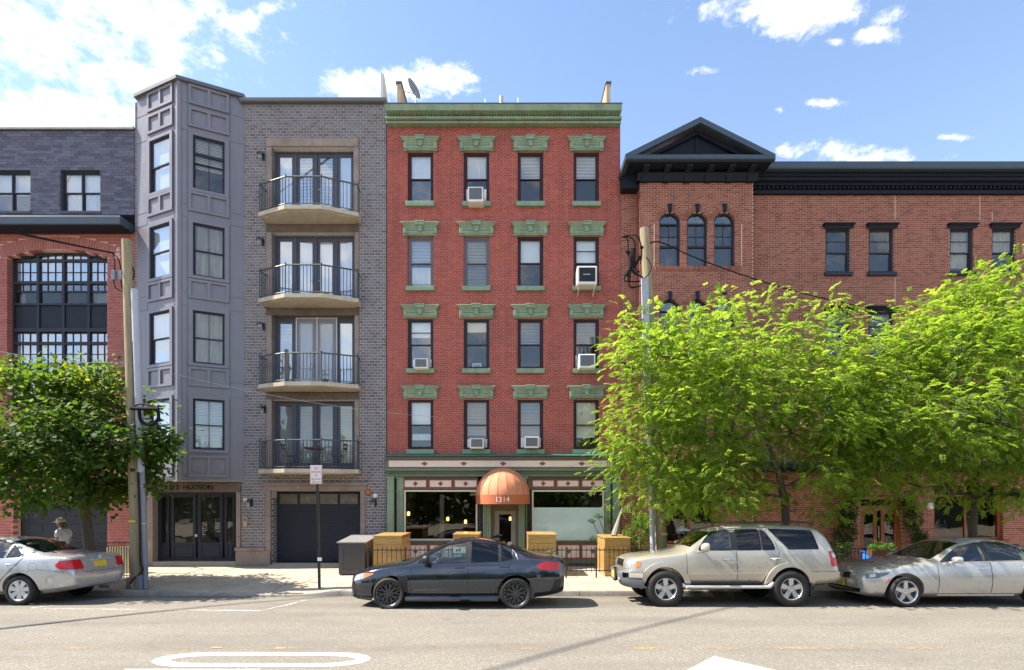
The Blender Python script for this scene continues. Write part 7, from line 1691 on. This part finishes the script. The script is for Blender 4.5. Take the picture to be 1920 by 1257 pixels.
# --- silver sedan at the left, tail towards us
st = [(0, .27, .52, .42, .60, .58, .58, .63, .5, .66), (.10, .22, .68, .43, .76, .66, .72, .73, .64, .76), (.4, .2, .76, .46, .87, .76, .82, .82, .72, .86), (.95, .2, .80, .5, .898, .85, .845, .90, .74, .94), (1.3, .2, .82, .53, .898, .90, .845, .95, .74, .99), (1.6, .2, .82, .55, .898, .93, .845, 1.1, .7, 1.15), (2.1, .2, .82, .55, .898, .955, .845, 1.36, .65, 1.42), (2.6, .2, .82, .56, .898, .97, .845, 1.44, .63, 1.50), (3.1, .2, .82, .57, .898, .985, .845, 1.42, .62, 1.48), (3.55, .2, .82, .58, .898, 1.0, .845, 1.27, .63, 1.33), (3.95, .21, .81, .59, .895, 1.02, .84, 1.12, .66, 1.16), (4.2, .24, .80, .59, .89, 1.035, .83, 1.08, .68, 1.105), (4.55, .30, .78, .60, .865, 1.03, .80, 1.065, .68, 1.09), (4.68, .33, .74, .60, .83, 1.0, .76, 1.04, .66, 1.065), (4.755, .35, .70, .58, .80, .72, .76, .80, .68, .82), (4.80, .38, .64, .56, .74, .66, .70, .70, .62, .71)]
c = Car('silver_sedan', 'silver sedan with dented rear bumper and yellow plate parked at the left edge', 'car', st, M['paint_camry'])
add_windows(c, [([(1.55, .985), (2.52, 1.005)], [(1.58, 1.0), (1.85, 1.17), (2.1, 1.30), (2.52, 1.395)], 'glass_car'), ([(2.62, 1.005), (3.28, 1.025)], [(2.62, 1.40), (3.0, 1.39), (3.28, 1.32)], 'glass_car'), ([(3.32, 1.03), (3.62, 1.045)], [(3.32, 1.30), (3.62, 1.10)], 'glass_car')], None)
c.hole_quad([(1.42, -.66, 1.02), (1.42, .66, 1.02), (2.05, .56, 1.39), (2.05, -.56, 1.39)], (-.5, 0, .85)); c.hole_quad([(3.98, .6, 1.16), (3.98, -.6, 1.16), (3.24, -.53, 1.42), (3.24, .53, 1.42)], (.4, 0, .9))
c.patch([(1.38, -.68, 1.0), (1.32, 0, 1.02), (1.38, .68, 1.0)], [(2.08, -.57, 1.40), (2.05, 0, 1.44), (2.08, .57, 1.40)], (.55, 0, -.83), -.003, 'windscreen', M['glass_screen'], 12, 8, 0)
c.patch([(4.04, -.64, 1.135), (4.08, 0, 1.15), (4.04, .64, 1.135)], [(3.18, -.55, 1.44), (3.18, 0, 1.47), (3.18, .55, 1.44)], (-.4, 0, -.9), -.003, 'rear_window', glass('green_tinted_glass', 1.6, (.28, .38, .32, 1)), 12, 8, 0)
for sg in (-1, 1):
    S = lambda pl: c.side(pl, sg); d = (0, -sg, 0)
    c.patch(S([(1.42, .30), (2.56, .30)]), S([(1.42, .96), (2.56, .985)]), d, .004, 'door', M['paint_camry'], 14, 10, .006)
    c.patch(S([(2.58, .30), (3.18, .30), (3.27, .56), (3.44, .75)]), S([(2.58, .985), (2.9, .995), (3.3, 1.01), (3.70, 1.03)]), d, .004, 'door', M['paint_camry'], 14, 12, .006)
    c.line([S([(1.412, .98), (1.412, .29), (2.57, .29)]), S([(2.57, 1.0), (2.57, .29), (3.18, .29), (3.28, .55), (3.50, .78), (3.72, 1.03)]), S([(4.02, .78), (4.45, .735), (4.60, .72)])], d, .005, .007, 'panel_gap', M['trim_black'])
    c.patch([(4.46, sg*.88, .83), (4.56, sg*.87, .775), (4.70, sg*.80, .765), (4.78, sg*.50, .765)], [(4.44, sg*.87, .88), (4.52, sg*.86, .955), (4.68, sg*.78, .972), (4.72, sg*.55, .975)], (-.6, -sg*.8, 0), .008, 'tail_light', M['lamp_red'], 18, 6, .02)
    c.patch([(4.58, sg*.87, .745), (4.70, sg*.80, .73), (4.78, sg*.48, .73)], [(4.56, sg*.87, .775), (4.70, sg*.80, .764), (4.78, sg*.50, .764)], (-.6, -sg*.8, 0), .009, 'reverse_lamp', M['lamp_clear'], 14, 3, .02)
    c.patch(S([(4.46, .968), (4.66, .978)]), S([(4.50, 1.0), (4.64, 1.005)]), (-.3, -sg*.9, 0), .009, 'upper_lamp', M['lamp_clear'], 8, 3, .02)
    c.patch(S([(.12, .60), (.62, .68)]), S([(.16, .72), (.64, .76)]), (.35, -sg*.95, 0), .006, 'headlight', M['lamp_clear'], 10, 5, .02)
c.line([c.side([(3.86, .76), (3.86, .905), (4.03, .905), (4.03, .76), (3.86, .76)])], (0, 1, 0), .003, .005, 'fuel_flap', M['grille'])
c.line([[(5, -.48, .70), (5, .48, .70)], [(5, -.52, .74), (5, -.56, 1.0)], [(5, .52, .74), (5, .56, 1.0)]], (-1, 0, 0), .005, .007, 'panel_gap', M['trim_black'])
c.patch([(5, -.30, .765), (5, .30, .765)], [(5, -.30, .945), (5, .30, .945)], (-1, 0, 0), -.002, 'plate_recess', M['paint_camry'], 6, 4, 0)
p0 = c.hit((5, 0, .86), (-1, 0, 0), .012); b = MB(); b.add([(p0.x+.03, -.16, .785), (p0.x+.03, .16, .785), (p0.x+.012, .16, .925), (p0.x+.012, -.16, .925), (p0.x-.02, -.16, .785), (p0.x-.02, .16, .785), (p0.x-.03, .16, .925), (p0.x-.03, -.16, .925)], [(0, 1, 2, 3), (0, 4, 5, 1), (1, 5, 6, 2), (2, 6, 7, 3), (3, 7, 4, 0)]); b.build('number_plate', M['plate'], c.root)
b = MB(); b.tube([(p0.x+.03, -.32, .95), (p0.x+.035, .32, .95)], .012, 6); b.lathe([(.001, .02), (.045, .012), (.05, 0)], (p0.x-.015, 0, 1.0), 'x', 14); b.build('trunk_garnish', M['hubcap'], c.root)
b = MB(); b.tube([(4.5, .35, .26), (4.74, .35, .27)], .035, 8); b.build('exhaust', M['steel'], c.root)
# the dent in the bumper corner: scratches round a dish
b = MB(); k = Vector((4.40, -2, .52))
dl = [[(4.33+.09*math.cos(a), .54+.10*math.sin(a)) for a in np.linspace(.3, 3.3, 9)], [(4.24, .56), (4.235, .50), (4.25, .46)], [(4.27, .42), (4.35, .415), (4.39, .42)]]
c.line([c.side(p) for p in dl], (.0, 1, 0), .003, .007, 'dent_scratch', M['grille'])
c.patch(c.side([(4.33+.055*math.cos(a), .53+.06*math.sin(a)) for a in np.linspace(math.pi, 2*math.pi, 9)]), c.side([(4.33+.055*math.cos(a), .53+.06*math.sin(a)) for a in np.linspace(math.pi, 0, 9)]), (0, 1, 0), .002, 'dent', M['hubcap'], 8, 6, 0)
c.finish(cavity(st, 1.3, 3.95), [(.95, .325), (3.67, .325)], .385, (1.0, 3.3, .25, .37)); c.mirror(1.66, 1.04, .86, M['paint_camry'], .2, .15); c.handles([(2.3, .87), (3.38, .885)], M['chrome'])
pillars(c, [([(2.525, 1.005), (2.615, 1.008)], [(2.525, 1.395), (2.615, 1.398)])]); c.dash(1.6, .98); c.seats([(2.4, .58, 1.12), (3.2, .60, 1.14)])
c.wheels([.95, 3.67], .77, .325, make_wheel(.325, .215, .215, 'cap', M['hubcap'], 7)); c.place((X(33, 11.5)-3.67, 11.5+.875, -.052))
# ------------------------------------------------------------------ trees, shrubs and ivy
def skeleton(base, fork, targets, rng, upbias=.35, first=()):
    """grow limbs from the fork to the cluster centres, each joining the nearest limb already there"""
    nodes = []; par = []
    n0 = 7
    for i in range(n0+1):
        t = i/n0; p = Vector(base).lerp(Vector(fork), t); p += Vector((math.sin(t*3)*.03, math.cos(t*4)*.02, 0)); nodes.append(p); par.append(i-1)
    trunk_n = len(nodes)
    for tg in list(first)+sorted(targets, key=lambda p: (Vector(p)-Vector(fork)).length):
        tg = Vector(tg); best = None
        for i, p in enumerate(nodes):
            if i < trunk_n-2: continue
            d = (tg-p).length+upbias*max(0, p.z-tg.z)*1.5
            if best is None or d < best[0]: best = (d, i)
        i = best[1]; p = nodes[i]; k = max(2, int((tg-p).length/.28)); prev = i
        side = Vector((rng.normal(0, .06), rng.normal(0, .06), .10*(tg-p).length))
        for j in range(1, k+1):
            t = j/k; q = p.lerp(tg, t)+side*math.sin(math.pi*t)*.8+Vector(rng.normal(0, .015, 3)); nodes.append(q); par.append(prev); prev = len(nodes)-1
    return nodes, par, trunk_n
def limbs(nodes, par, r0, rmin=.008, name='trunk', mat=None, parent=None):
    n = len(nodes); cnt = [0]*n; ch = [[] for _ in range(n)]
    for i in range(n-1, 0, -1): ch[par[i]].append(i)
    for i in range(n-1, -1, -1): cnt[i] = 1 if not ch[i] else sum(cnt[c] for c in ch[i])
    mx = cnt[0]; rad = [max(rmin, r0*(c/mx)**.56) for c in cnt]
    for i in range(8): rad[i] = max(rad[i], r0*(1-.03*i))
    b = MB(); done = set()
    starts = [(None, 0)]
    while starts:
        pr, s = starts.pop(); path = [] if pr is None else [pr]; i = s
        while True:
            path.append(i)
            if not ch[i]: break
            c = max(ch[i], key=lambda q: cnt[q]); starts += [(i, q) for q in ch[i] if q != c]; i = c
        rs = [rad[j] for j in path]
        if pr is not None: rs[0] = min(rad[pr], rad[s]*1.25)
        if len(path) > 1: b.tube([nodes[j] for j in path], rs, 10 if rs[0] > .05 else 6)
    return b.build(name, mat, parent, smooth=60)
def leaf_cloud(parent, P, Dn, Nn, verts, quads, tone, mat, name='crown'):
    """many copies of a small leaf outline (verts in length/width/normal axes) at positions P"""
    P = np.array(P); Dn = np.array(Dn); Nn = np.array(Nn)
    Dn /= np.linalg.norm(Dn, axis=1, keepdims=True)+1e-9; S = np.cross(Nn, Dn); S /= np.linalg.norm(S, axis=1, keepdims=True)+1e-9; U = np.cross(Dn, S)
    k = len(P); m = len(verts); V = np.zeros((k, m, 3))
    for j, (l, w_, h) in enumerate(verts): V[:, j] = P+Dn*l[:, None]+S*w_[:, None]+U*h[:, None] if hasattr(l, '__len__') else P+Dn*l+S*w_+U*h
    q = np.array(quads); F = (q[None]+m*np.arange(k)[:, None, None]).reshape(-1, q.shape[1])
    me = bpy.data.meshes.new(name); nv, nf, w4_ = k*m, len(F), F.shape[1]; me.vertices.add(nv); me.loops.add(nf*w4_); me.polygons.add(nf)
    me.vertices.foreach_set('co', (V.reshape(-1, 3)-np.array(origin_of(parent))).ravel().astype(np.float32)); me.loops.foreach_set('vertex_index', F.ravel().astype(np.int32)); me.polygons.foreach_set('loop_start', np.arange(0, nf*w4_, w4_, dtype=np.int32)); me.update(calc_edges=True); me.validate(); me.materials.append(mat)
    me.attributes.new('tone', 'FLOAT', 'FACE').data.foreach_set('value', np.repeat(np.clip(tone, 0, 1), len(quads)).astype(float))
    return link(name, me, parent)
def crown_points(rng, n, inside, box, mind):
    out = []; t = 0
    while len(out) < n and t < n*400:
        t += 1; p = np.array([rng.uniform(a, b) for a, b in box])
        if not inside(p): continue
        if all(((p-q)**2).sum() > mind**2 for q in out): out.append(p)
    return out
def locust(name, label, base, fork, px, py, rx, ry, D_, rd, ncl, nspray, r0, seed, extra=(), zmin=1.95, group=None, clear=None, first=()):
    rng = np.random.default_rng(seed); cx_, cz_ = X(px, D_), Z(py, D_); ax_, az_ = rx*D_/1000, ry*D_/1000
    t = thing(name, label, 'tree', (base[0], base[1], 0), group)
    ph = rng.uniform(0, 6, 4)
    def ins(p):
        u_ = np.array([(p[0]-cx_)/ax_, (p[1]-D_)/rd, (p[2]-cz_)/az_]); a = math.atan2(u_[2], u_[0]); lump = 1+.10*math.sin(3*a+ph[0])+.07*math.sin(7*a+ph[1])+.08*math.sin(5*u_[1]+ph[2])
        q = np.linalg.norm(u_)
        pxx, pyy = 960+p[0]/p[1]*1000, HZ-(p[2]-CAMZ)/p[1]*1000
        if clear and p[1] < clear[4] and clear[0] < pxx < clear[1] and clear[2] < pyy < clear[3]: return False
        return q < lump*.93 and p[2] > zmin+.12 and (q > .32 or rng.random() < .45)
    cl = crown_points(rng, ncl, ins, [(cx_-ax_*1.1, cx_+ax_*1.1), (D_-rd*1.1, D_+rd*1.1), (cz_-az_*1.1, cz_+az_*1.1)], .40)
    cl += [np.array(e) for e in extra]
    nodes, par, tn = skeleton(base, fork, cl, rng, .35, first); limbs(nodes, par, r0, .008, 'trunk', M['bark_locust'], t)
    P, Dv, Nv, tone = [], [], [], []
    for c in cl:
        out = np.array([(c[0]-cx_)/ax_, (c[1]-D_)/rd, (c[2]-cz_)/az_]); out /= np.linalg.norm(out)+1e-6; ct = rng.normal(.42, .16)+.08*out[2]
        for _ in range(nspray):
            o = rng.normal(0, 1, 3)*np.array([.31, .31, .18]); b0 = c+o; d = o/np.array([.30, .30, .30])*.8+out*.55+rng.normal(0, .6, 3); d[2] = d[2]*.7-.12; d /= np.linalg.norm(d)
            nrm = np.array([0, 0, 1.0])+rng.normal(0, .33, 3); L = rng.uniform(.15, .25); tn_ = ct+rng.normal(0, .13)
            s = np.cross(nrm, d); s /= np.linalg.norm(s)+1e-9; up = np.cross(d, s)
            for k in range(8):
                f = (k+1)/8; pos = b0+d*L*f-up*.35*L*f*f
                for sg in (-1, 1):
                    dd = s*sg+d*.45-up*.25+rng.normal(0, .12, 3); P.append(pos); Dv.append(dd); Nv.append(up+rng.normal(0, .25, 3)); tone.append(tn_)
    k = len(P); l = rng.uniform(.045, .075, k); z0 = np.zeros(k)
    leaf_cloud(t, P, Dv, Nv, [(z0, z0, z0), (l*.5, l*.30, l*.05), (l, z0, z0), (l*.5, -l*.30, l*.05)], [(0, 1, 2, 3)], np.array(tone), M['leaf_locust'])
    return t
b1 = (X(1473, 13.95), 13.95, -.03)
locust('locust_tree', 'feathery bright green locust tree behind the champagne wagon, spreading across the right pole', b1, (X(1470, 13.95), 13.95, Z(935, 13.95)), 1392, 782, 288, 228, 13.2, 1.75, 190, 50, .098, 11,
       [P3(1150, 890, 13.2), P3(1165, 840, 13.4), P3(1195, 745, 13.2), P3(1180, 930, 12.9), P3(1240, 935, 12.6), P3(1250, 905, 12.5), P3(1330, 930, 12.6), P3(1560, 575, 13.3), P3(1590, 600, 13), P3(1430, 575, 13), P3(1580, 900, 13.4), P3(1555, 870, 13.2), P3(1600, 860, 13.5), P3(1545, 960, 13.3)], 1.95, None, (1395, 1545, 790, 1000, 13.7), [P3(1405, 755, 13.6), P3(1480, 670, 13.8), P3(1548, 790, 13.6), P3(1350, 885, 13.3), P3(1440, 720, 13.3)])
b2 = (X(1822, 14.0), 14.0, -.03)
locust('locust_tree', 'feathery green locust tree with a low leaning limb behind the silver-beige saloon', b2, (X(1822, 14.0), 14.0, Z(985, 14.0)), 1800, 765, 262, 225, 13.2, 1.75, 190, 50, .105, 23,
       [P3(1855, 520, 13.4), P3(1885, 515, 13.4), P3(1905, 545, 13.3), P3(1815, 545, 13.3), P3(1840, 560, 13.3), P3(1700, 925, 13.4), P3(1640, 885, 13.2), P3(1600, 915, 13.0), P3(1560, 940, 13.2), P3(1930, 600, 13), P3(1760, 610, 13.0)], 1.95, None, (1690, 1860, 890, 1010, 13.8), [P3(1850, 650, 13.8), P3(1775, 720, 13.6), P3(1700, 922, 13.4), P3(1905, 720, 13.6), P3(1868, 560, 13.6)])
# the broad-leaved tree at the left
rng = np.random.default_rng(5); D_ = 14.0; base = (X(172, 14.3), 14.3, -.03)
t = thing('street_tree', 'dense dark broad-leaved street tree at the left of the wooden pole', 'tree', base)
cx_, cz_, ax_, az_, rd = X(128, D_), Z(842, D_), 172*D_/1000, 140*D_/1000, 1.9
def ins(p):
    u_ = np.array([(p[0]-cx_)/ax_, (p[1]-D_)/rd, (p[2]-cz_)/az_]); a = math.atan2(u_[2], u_[0])
    return np.linalg.norm(u_) < .93*(1+.15*math.sin(4*a+1)+.13*math.sin(7*a+2)+.08*math.sin(6*u_[1])) and p[2] > Z(938, D_)
cl = crown_points(rng, 150, ins, [(cx_-ax_, cx_+ax_), (D_-rd, D_+rd), (cz_-az_, cz_+az_)], .38)
cl += [np.array(P3(*e)) for e in ((150, 700, 13.7), (128, 722, 13.8), (185, 705, 13.8), (190, 690, 13.8), (222, 725, 13.8), (60, 730, 13.8), (30, 700, 13.7), (12, 715, 13.7), (48, 715, 13.6), (100, 745, 13.7), (118, 700, 13.7), (160, 715, 13.6), (312, 822, 13.9), (285, 842, 13.9), (275, 870, 14.1), (290, 905, 14.0), (262, 900, 14.2), (255, 850, 14.3), (215, 750, 13.7), (170, 735, 13.6), (280, 760, 14.1), (40, 945, 13.8), (200, 945, 13.9))]
nodes, par, tn = skeleton(base, (X(160, 14.2), 14.2, Z(960, 14.2)), cl, rng); limbs(nodes, par, .125, .010, 'trunk', M['bark'], t)
P, Dv, Nv, tone = [], [], [], []
for c in cl:
    out = np.array([(c[0]-cx_)/ax_, (c[1]-D_)/rd, (c[2]-cz_)/az_]); out /= np.linalg.norm(out)+1e-6; ct = rng.normal(.30, .12)+(.34 if c[2] > Z(755, D_) else (.12 if c[2] > Z(800, D_) else 0))  # sunlight painted into the tone: upper clusters lighter and yellower
    for _ in range(92):
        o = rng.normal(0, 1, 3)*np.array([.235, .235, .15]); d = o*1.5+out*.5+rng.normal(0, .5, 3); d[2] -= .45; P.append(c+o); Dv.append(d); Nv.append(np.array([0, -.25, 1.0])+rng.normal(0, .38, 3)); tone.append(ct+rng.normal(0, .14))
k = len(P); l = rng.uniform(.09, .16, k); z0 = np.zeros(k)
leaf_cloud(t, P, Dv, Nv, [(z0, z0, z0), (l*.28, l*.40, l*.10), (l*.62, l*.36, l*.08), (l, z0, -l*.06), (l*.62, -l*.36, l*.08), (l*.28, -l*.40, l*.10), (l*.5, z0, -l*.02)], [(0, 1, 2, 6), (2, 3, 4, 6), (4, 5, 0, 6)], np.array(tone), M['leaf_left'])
# shrub by the gate, ivy on the brown brick, climber on the shop pilaster
def bush(name, label, cat, blobs, n, size, mat, stems=True, kind=None):
    rng = np.random.default_rng(len(label)); c0 = blobs[0][0]; t = thing(name, label, cat, (c0[0], c0[1], 0)); P, Dv, Nv, tone = [], [], [], []
    for c, r in blobs:
        ct = rng.normal(.5, .15)
        for _ in range(n):
            o = rng.normal(0, 1, 3); o /= np.linalg.norm(o); q = o*np.array(r)*rng.uniform(.45, 1.05); P.append(np.array(c)+q); d = o*.6+rng.normal(0, .6, 3); d[2] -= .2; Dv.append(d); Nv.append(o*.7+np.array([0, 0, .7])+rng.normal(0, .3, 3)); tone.append(ct+rng.normal(0, .18))
    k = len(P); l = rng.uniform(size*.7, size*1.3, k); z0 = np.zeros(k)
    leaf_cloud(t, P, Dv, Nv, [(z0, z0, z0), (l*.45, l*.30, l*.06), (l, z0, 0*l), (l*.45, -l*.30, l*.06)], [(0, 1, 2, 3)], np.array(tone), M[mat], 'foliage')
    if stems:
        b = MB()
        for c, r in blobs: b.tube(smooth_path([(c0[0]+rng.normal(0, .05), c0[1]+.05, -.02), ((c0[0]+c[0])/2+rng.normal(0, .06), (c0[1]+c[1])/2, c[2]*.5), tuple(c)], 4), .012, 5)
        b.build('stem', M['bark'], t)
    return t
SD = 16.0
bush('shrub', 'bright leafy green shrub between the wooden box and the right pole', 'shrub', [(P3(1192, 1000, SD), (.38, .35, .33)), (P3(1205, 975, SD), (.30, .3, .22)), (P3(1180, 1040, SD), (.30, .3, .33)), (P3(1212, 1030, SD), (.34, .3, .4)), (P3(1222, 990, SD+.2), (.25, .3, .3)), (P3(1190, 1062, SD), (.3, .3, .25))], 420, .07, 'leaf_shrub')
bush('climbing_vine', 'thin dark green climber on the right shop pilaster, reaching over the frosted window', 'vine', [(P3(1150, 990, 17.7), (.18, .12, .4)), (P3(1140, 975, 17.6), (.15, .1, .15)), (P3(1145, 955, 17.7), (.12, .1, .2)), (P3(1122, 968, 17.4), (.16, .1, .07)), (P3(1110, 977, 17.3), (.12, .08, .06)), (P3(1112, 1010, 17.3), (.14, .08, .06)), (P3(1150, 1020, 17.5), (.2, .15, .3))], 90, .055, 'leaf_dark')
bush('ivy_plant', 'dark green ivy on the brick left of the orange-brown double door', 'ivy', [(P3(1590, 960, 17.9), (.34, .15, .45)), (P3(1585, 1000, 17.8), (.38, .2, .4)), (P3(1600, 925, 17.95), (.3, .12, .3)), (P3(1575, 1030, 17.6), (.4, .25, .3))], 760, .085, 'leaf_dark')
bush('ivy_plant', 'dark green ivy on the brick pier between double door and restaurant window', 'ivy', [(P3(1712, 975, 17.95), (.33, .12, .4)), (P3(1725, 1010, 17.9), (.3, .12, .3)), (P3(1705, 945, 18.0), (.3, .1, .25))], 620, .08, 'leaf_dark')
# the wooded far side of the street, behind the camera, that the panes and the car flanks mirror
rng = np.random.default_rng(99); P, Dv, Nv, tone = [], [], [], []
for i in range(56):
    c = np.array([-48+i*1.8+rng.normal(0, .6), -15+rng.normal(0, 1.2), rng.uniform(3.6, 5.4) if i % 2 else rng.uniform(1.2, 2.4)]); r = np.array([2.4, 2.0, rng.uniform(2.0, 3.2)])
    for _ in range(800):
        o = rng.normal(0, 1, 3); o /= np.linalg.norm(o); P.append(c+o*r*rng.uniform(.5, 1)); Dv.append(rng.normal(0, 1, 3)); Nv.append(o+rng.normal(0, .4, 3)); tone.append(rng.uniform(.1, .8))
k = len(P); l = rng.uniform(.38, .62, k); z0 = np.zeros(k)
o = leaf_cloud(None, P, Dv, Nv, [(z0, z0, z0), (l*.5, l*.4, l*.1), (l, z0, z0), (l*.5, -l*.4, l*.1)], [(0, 1, 2, 3)], np.array(tone), M['leaf_left'], 'treeline'); o['kind'] = 'stuff'; o['label'] = 'wooded far side of the street mirrored in the shop glass'
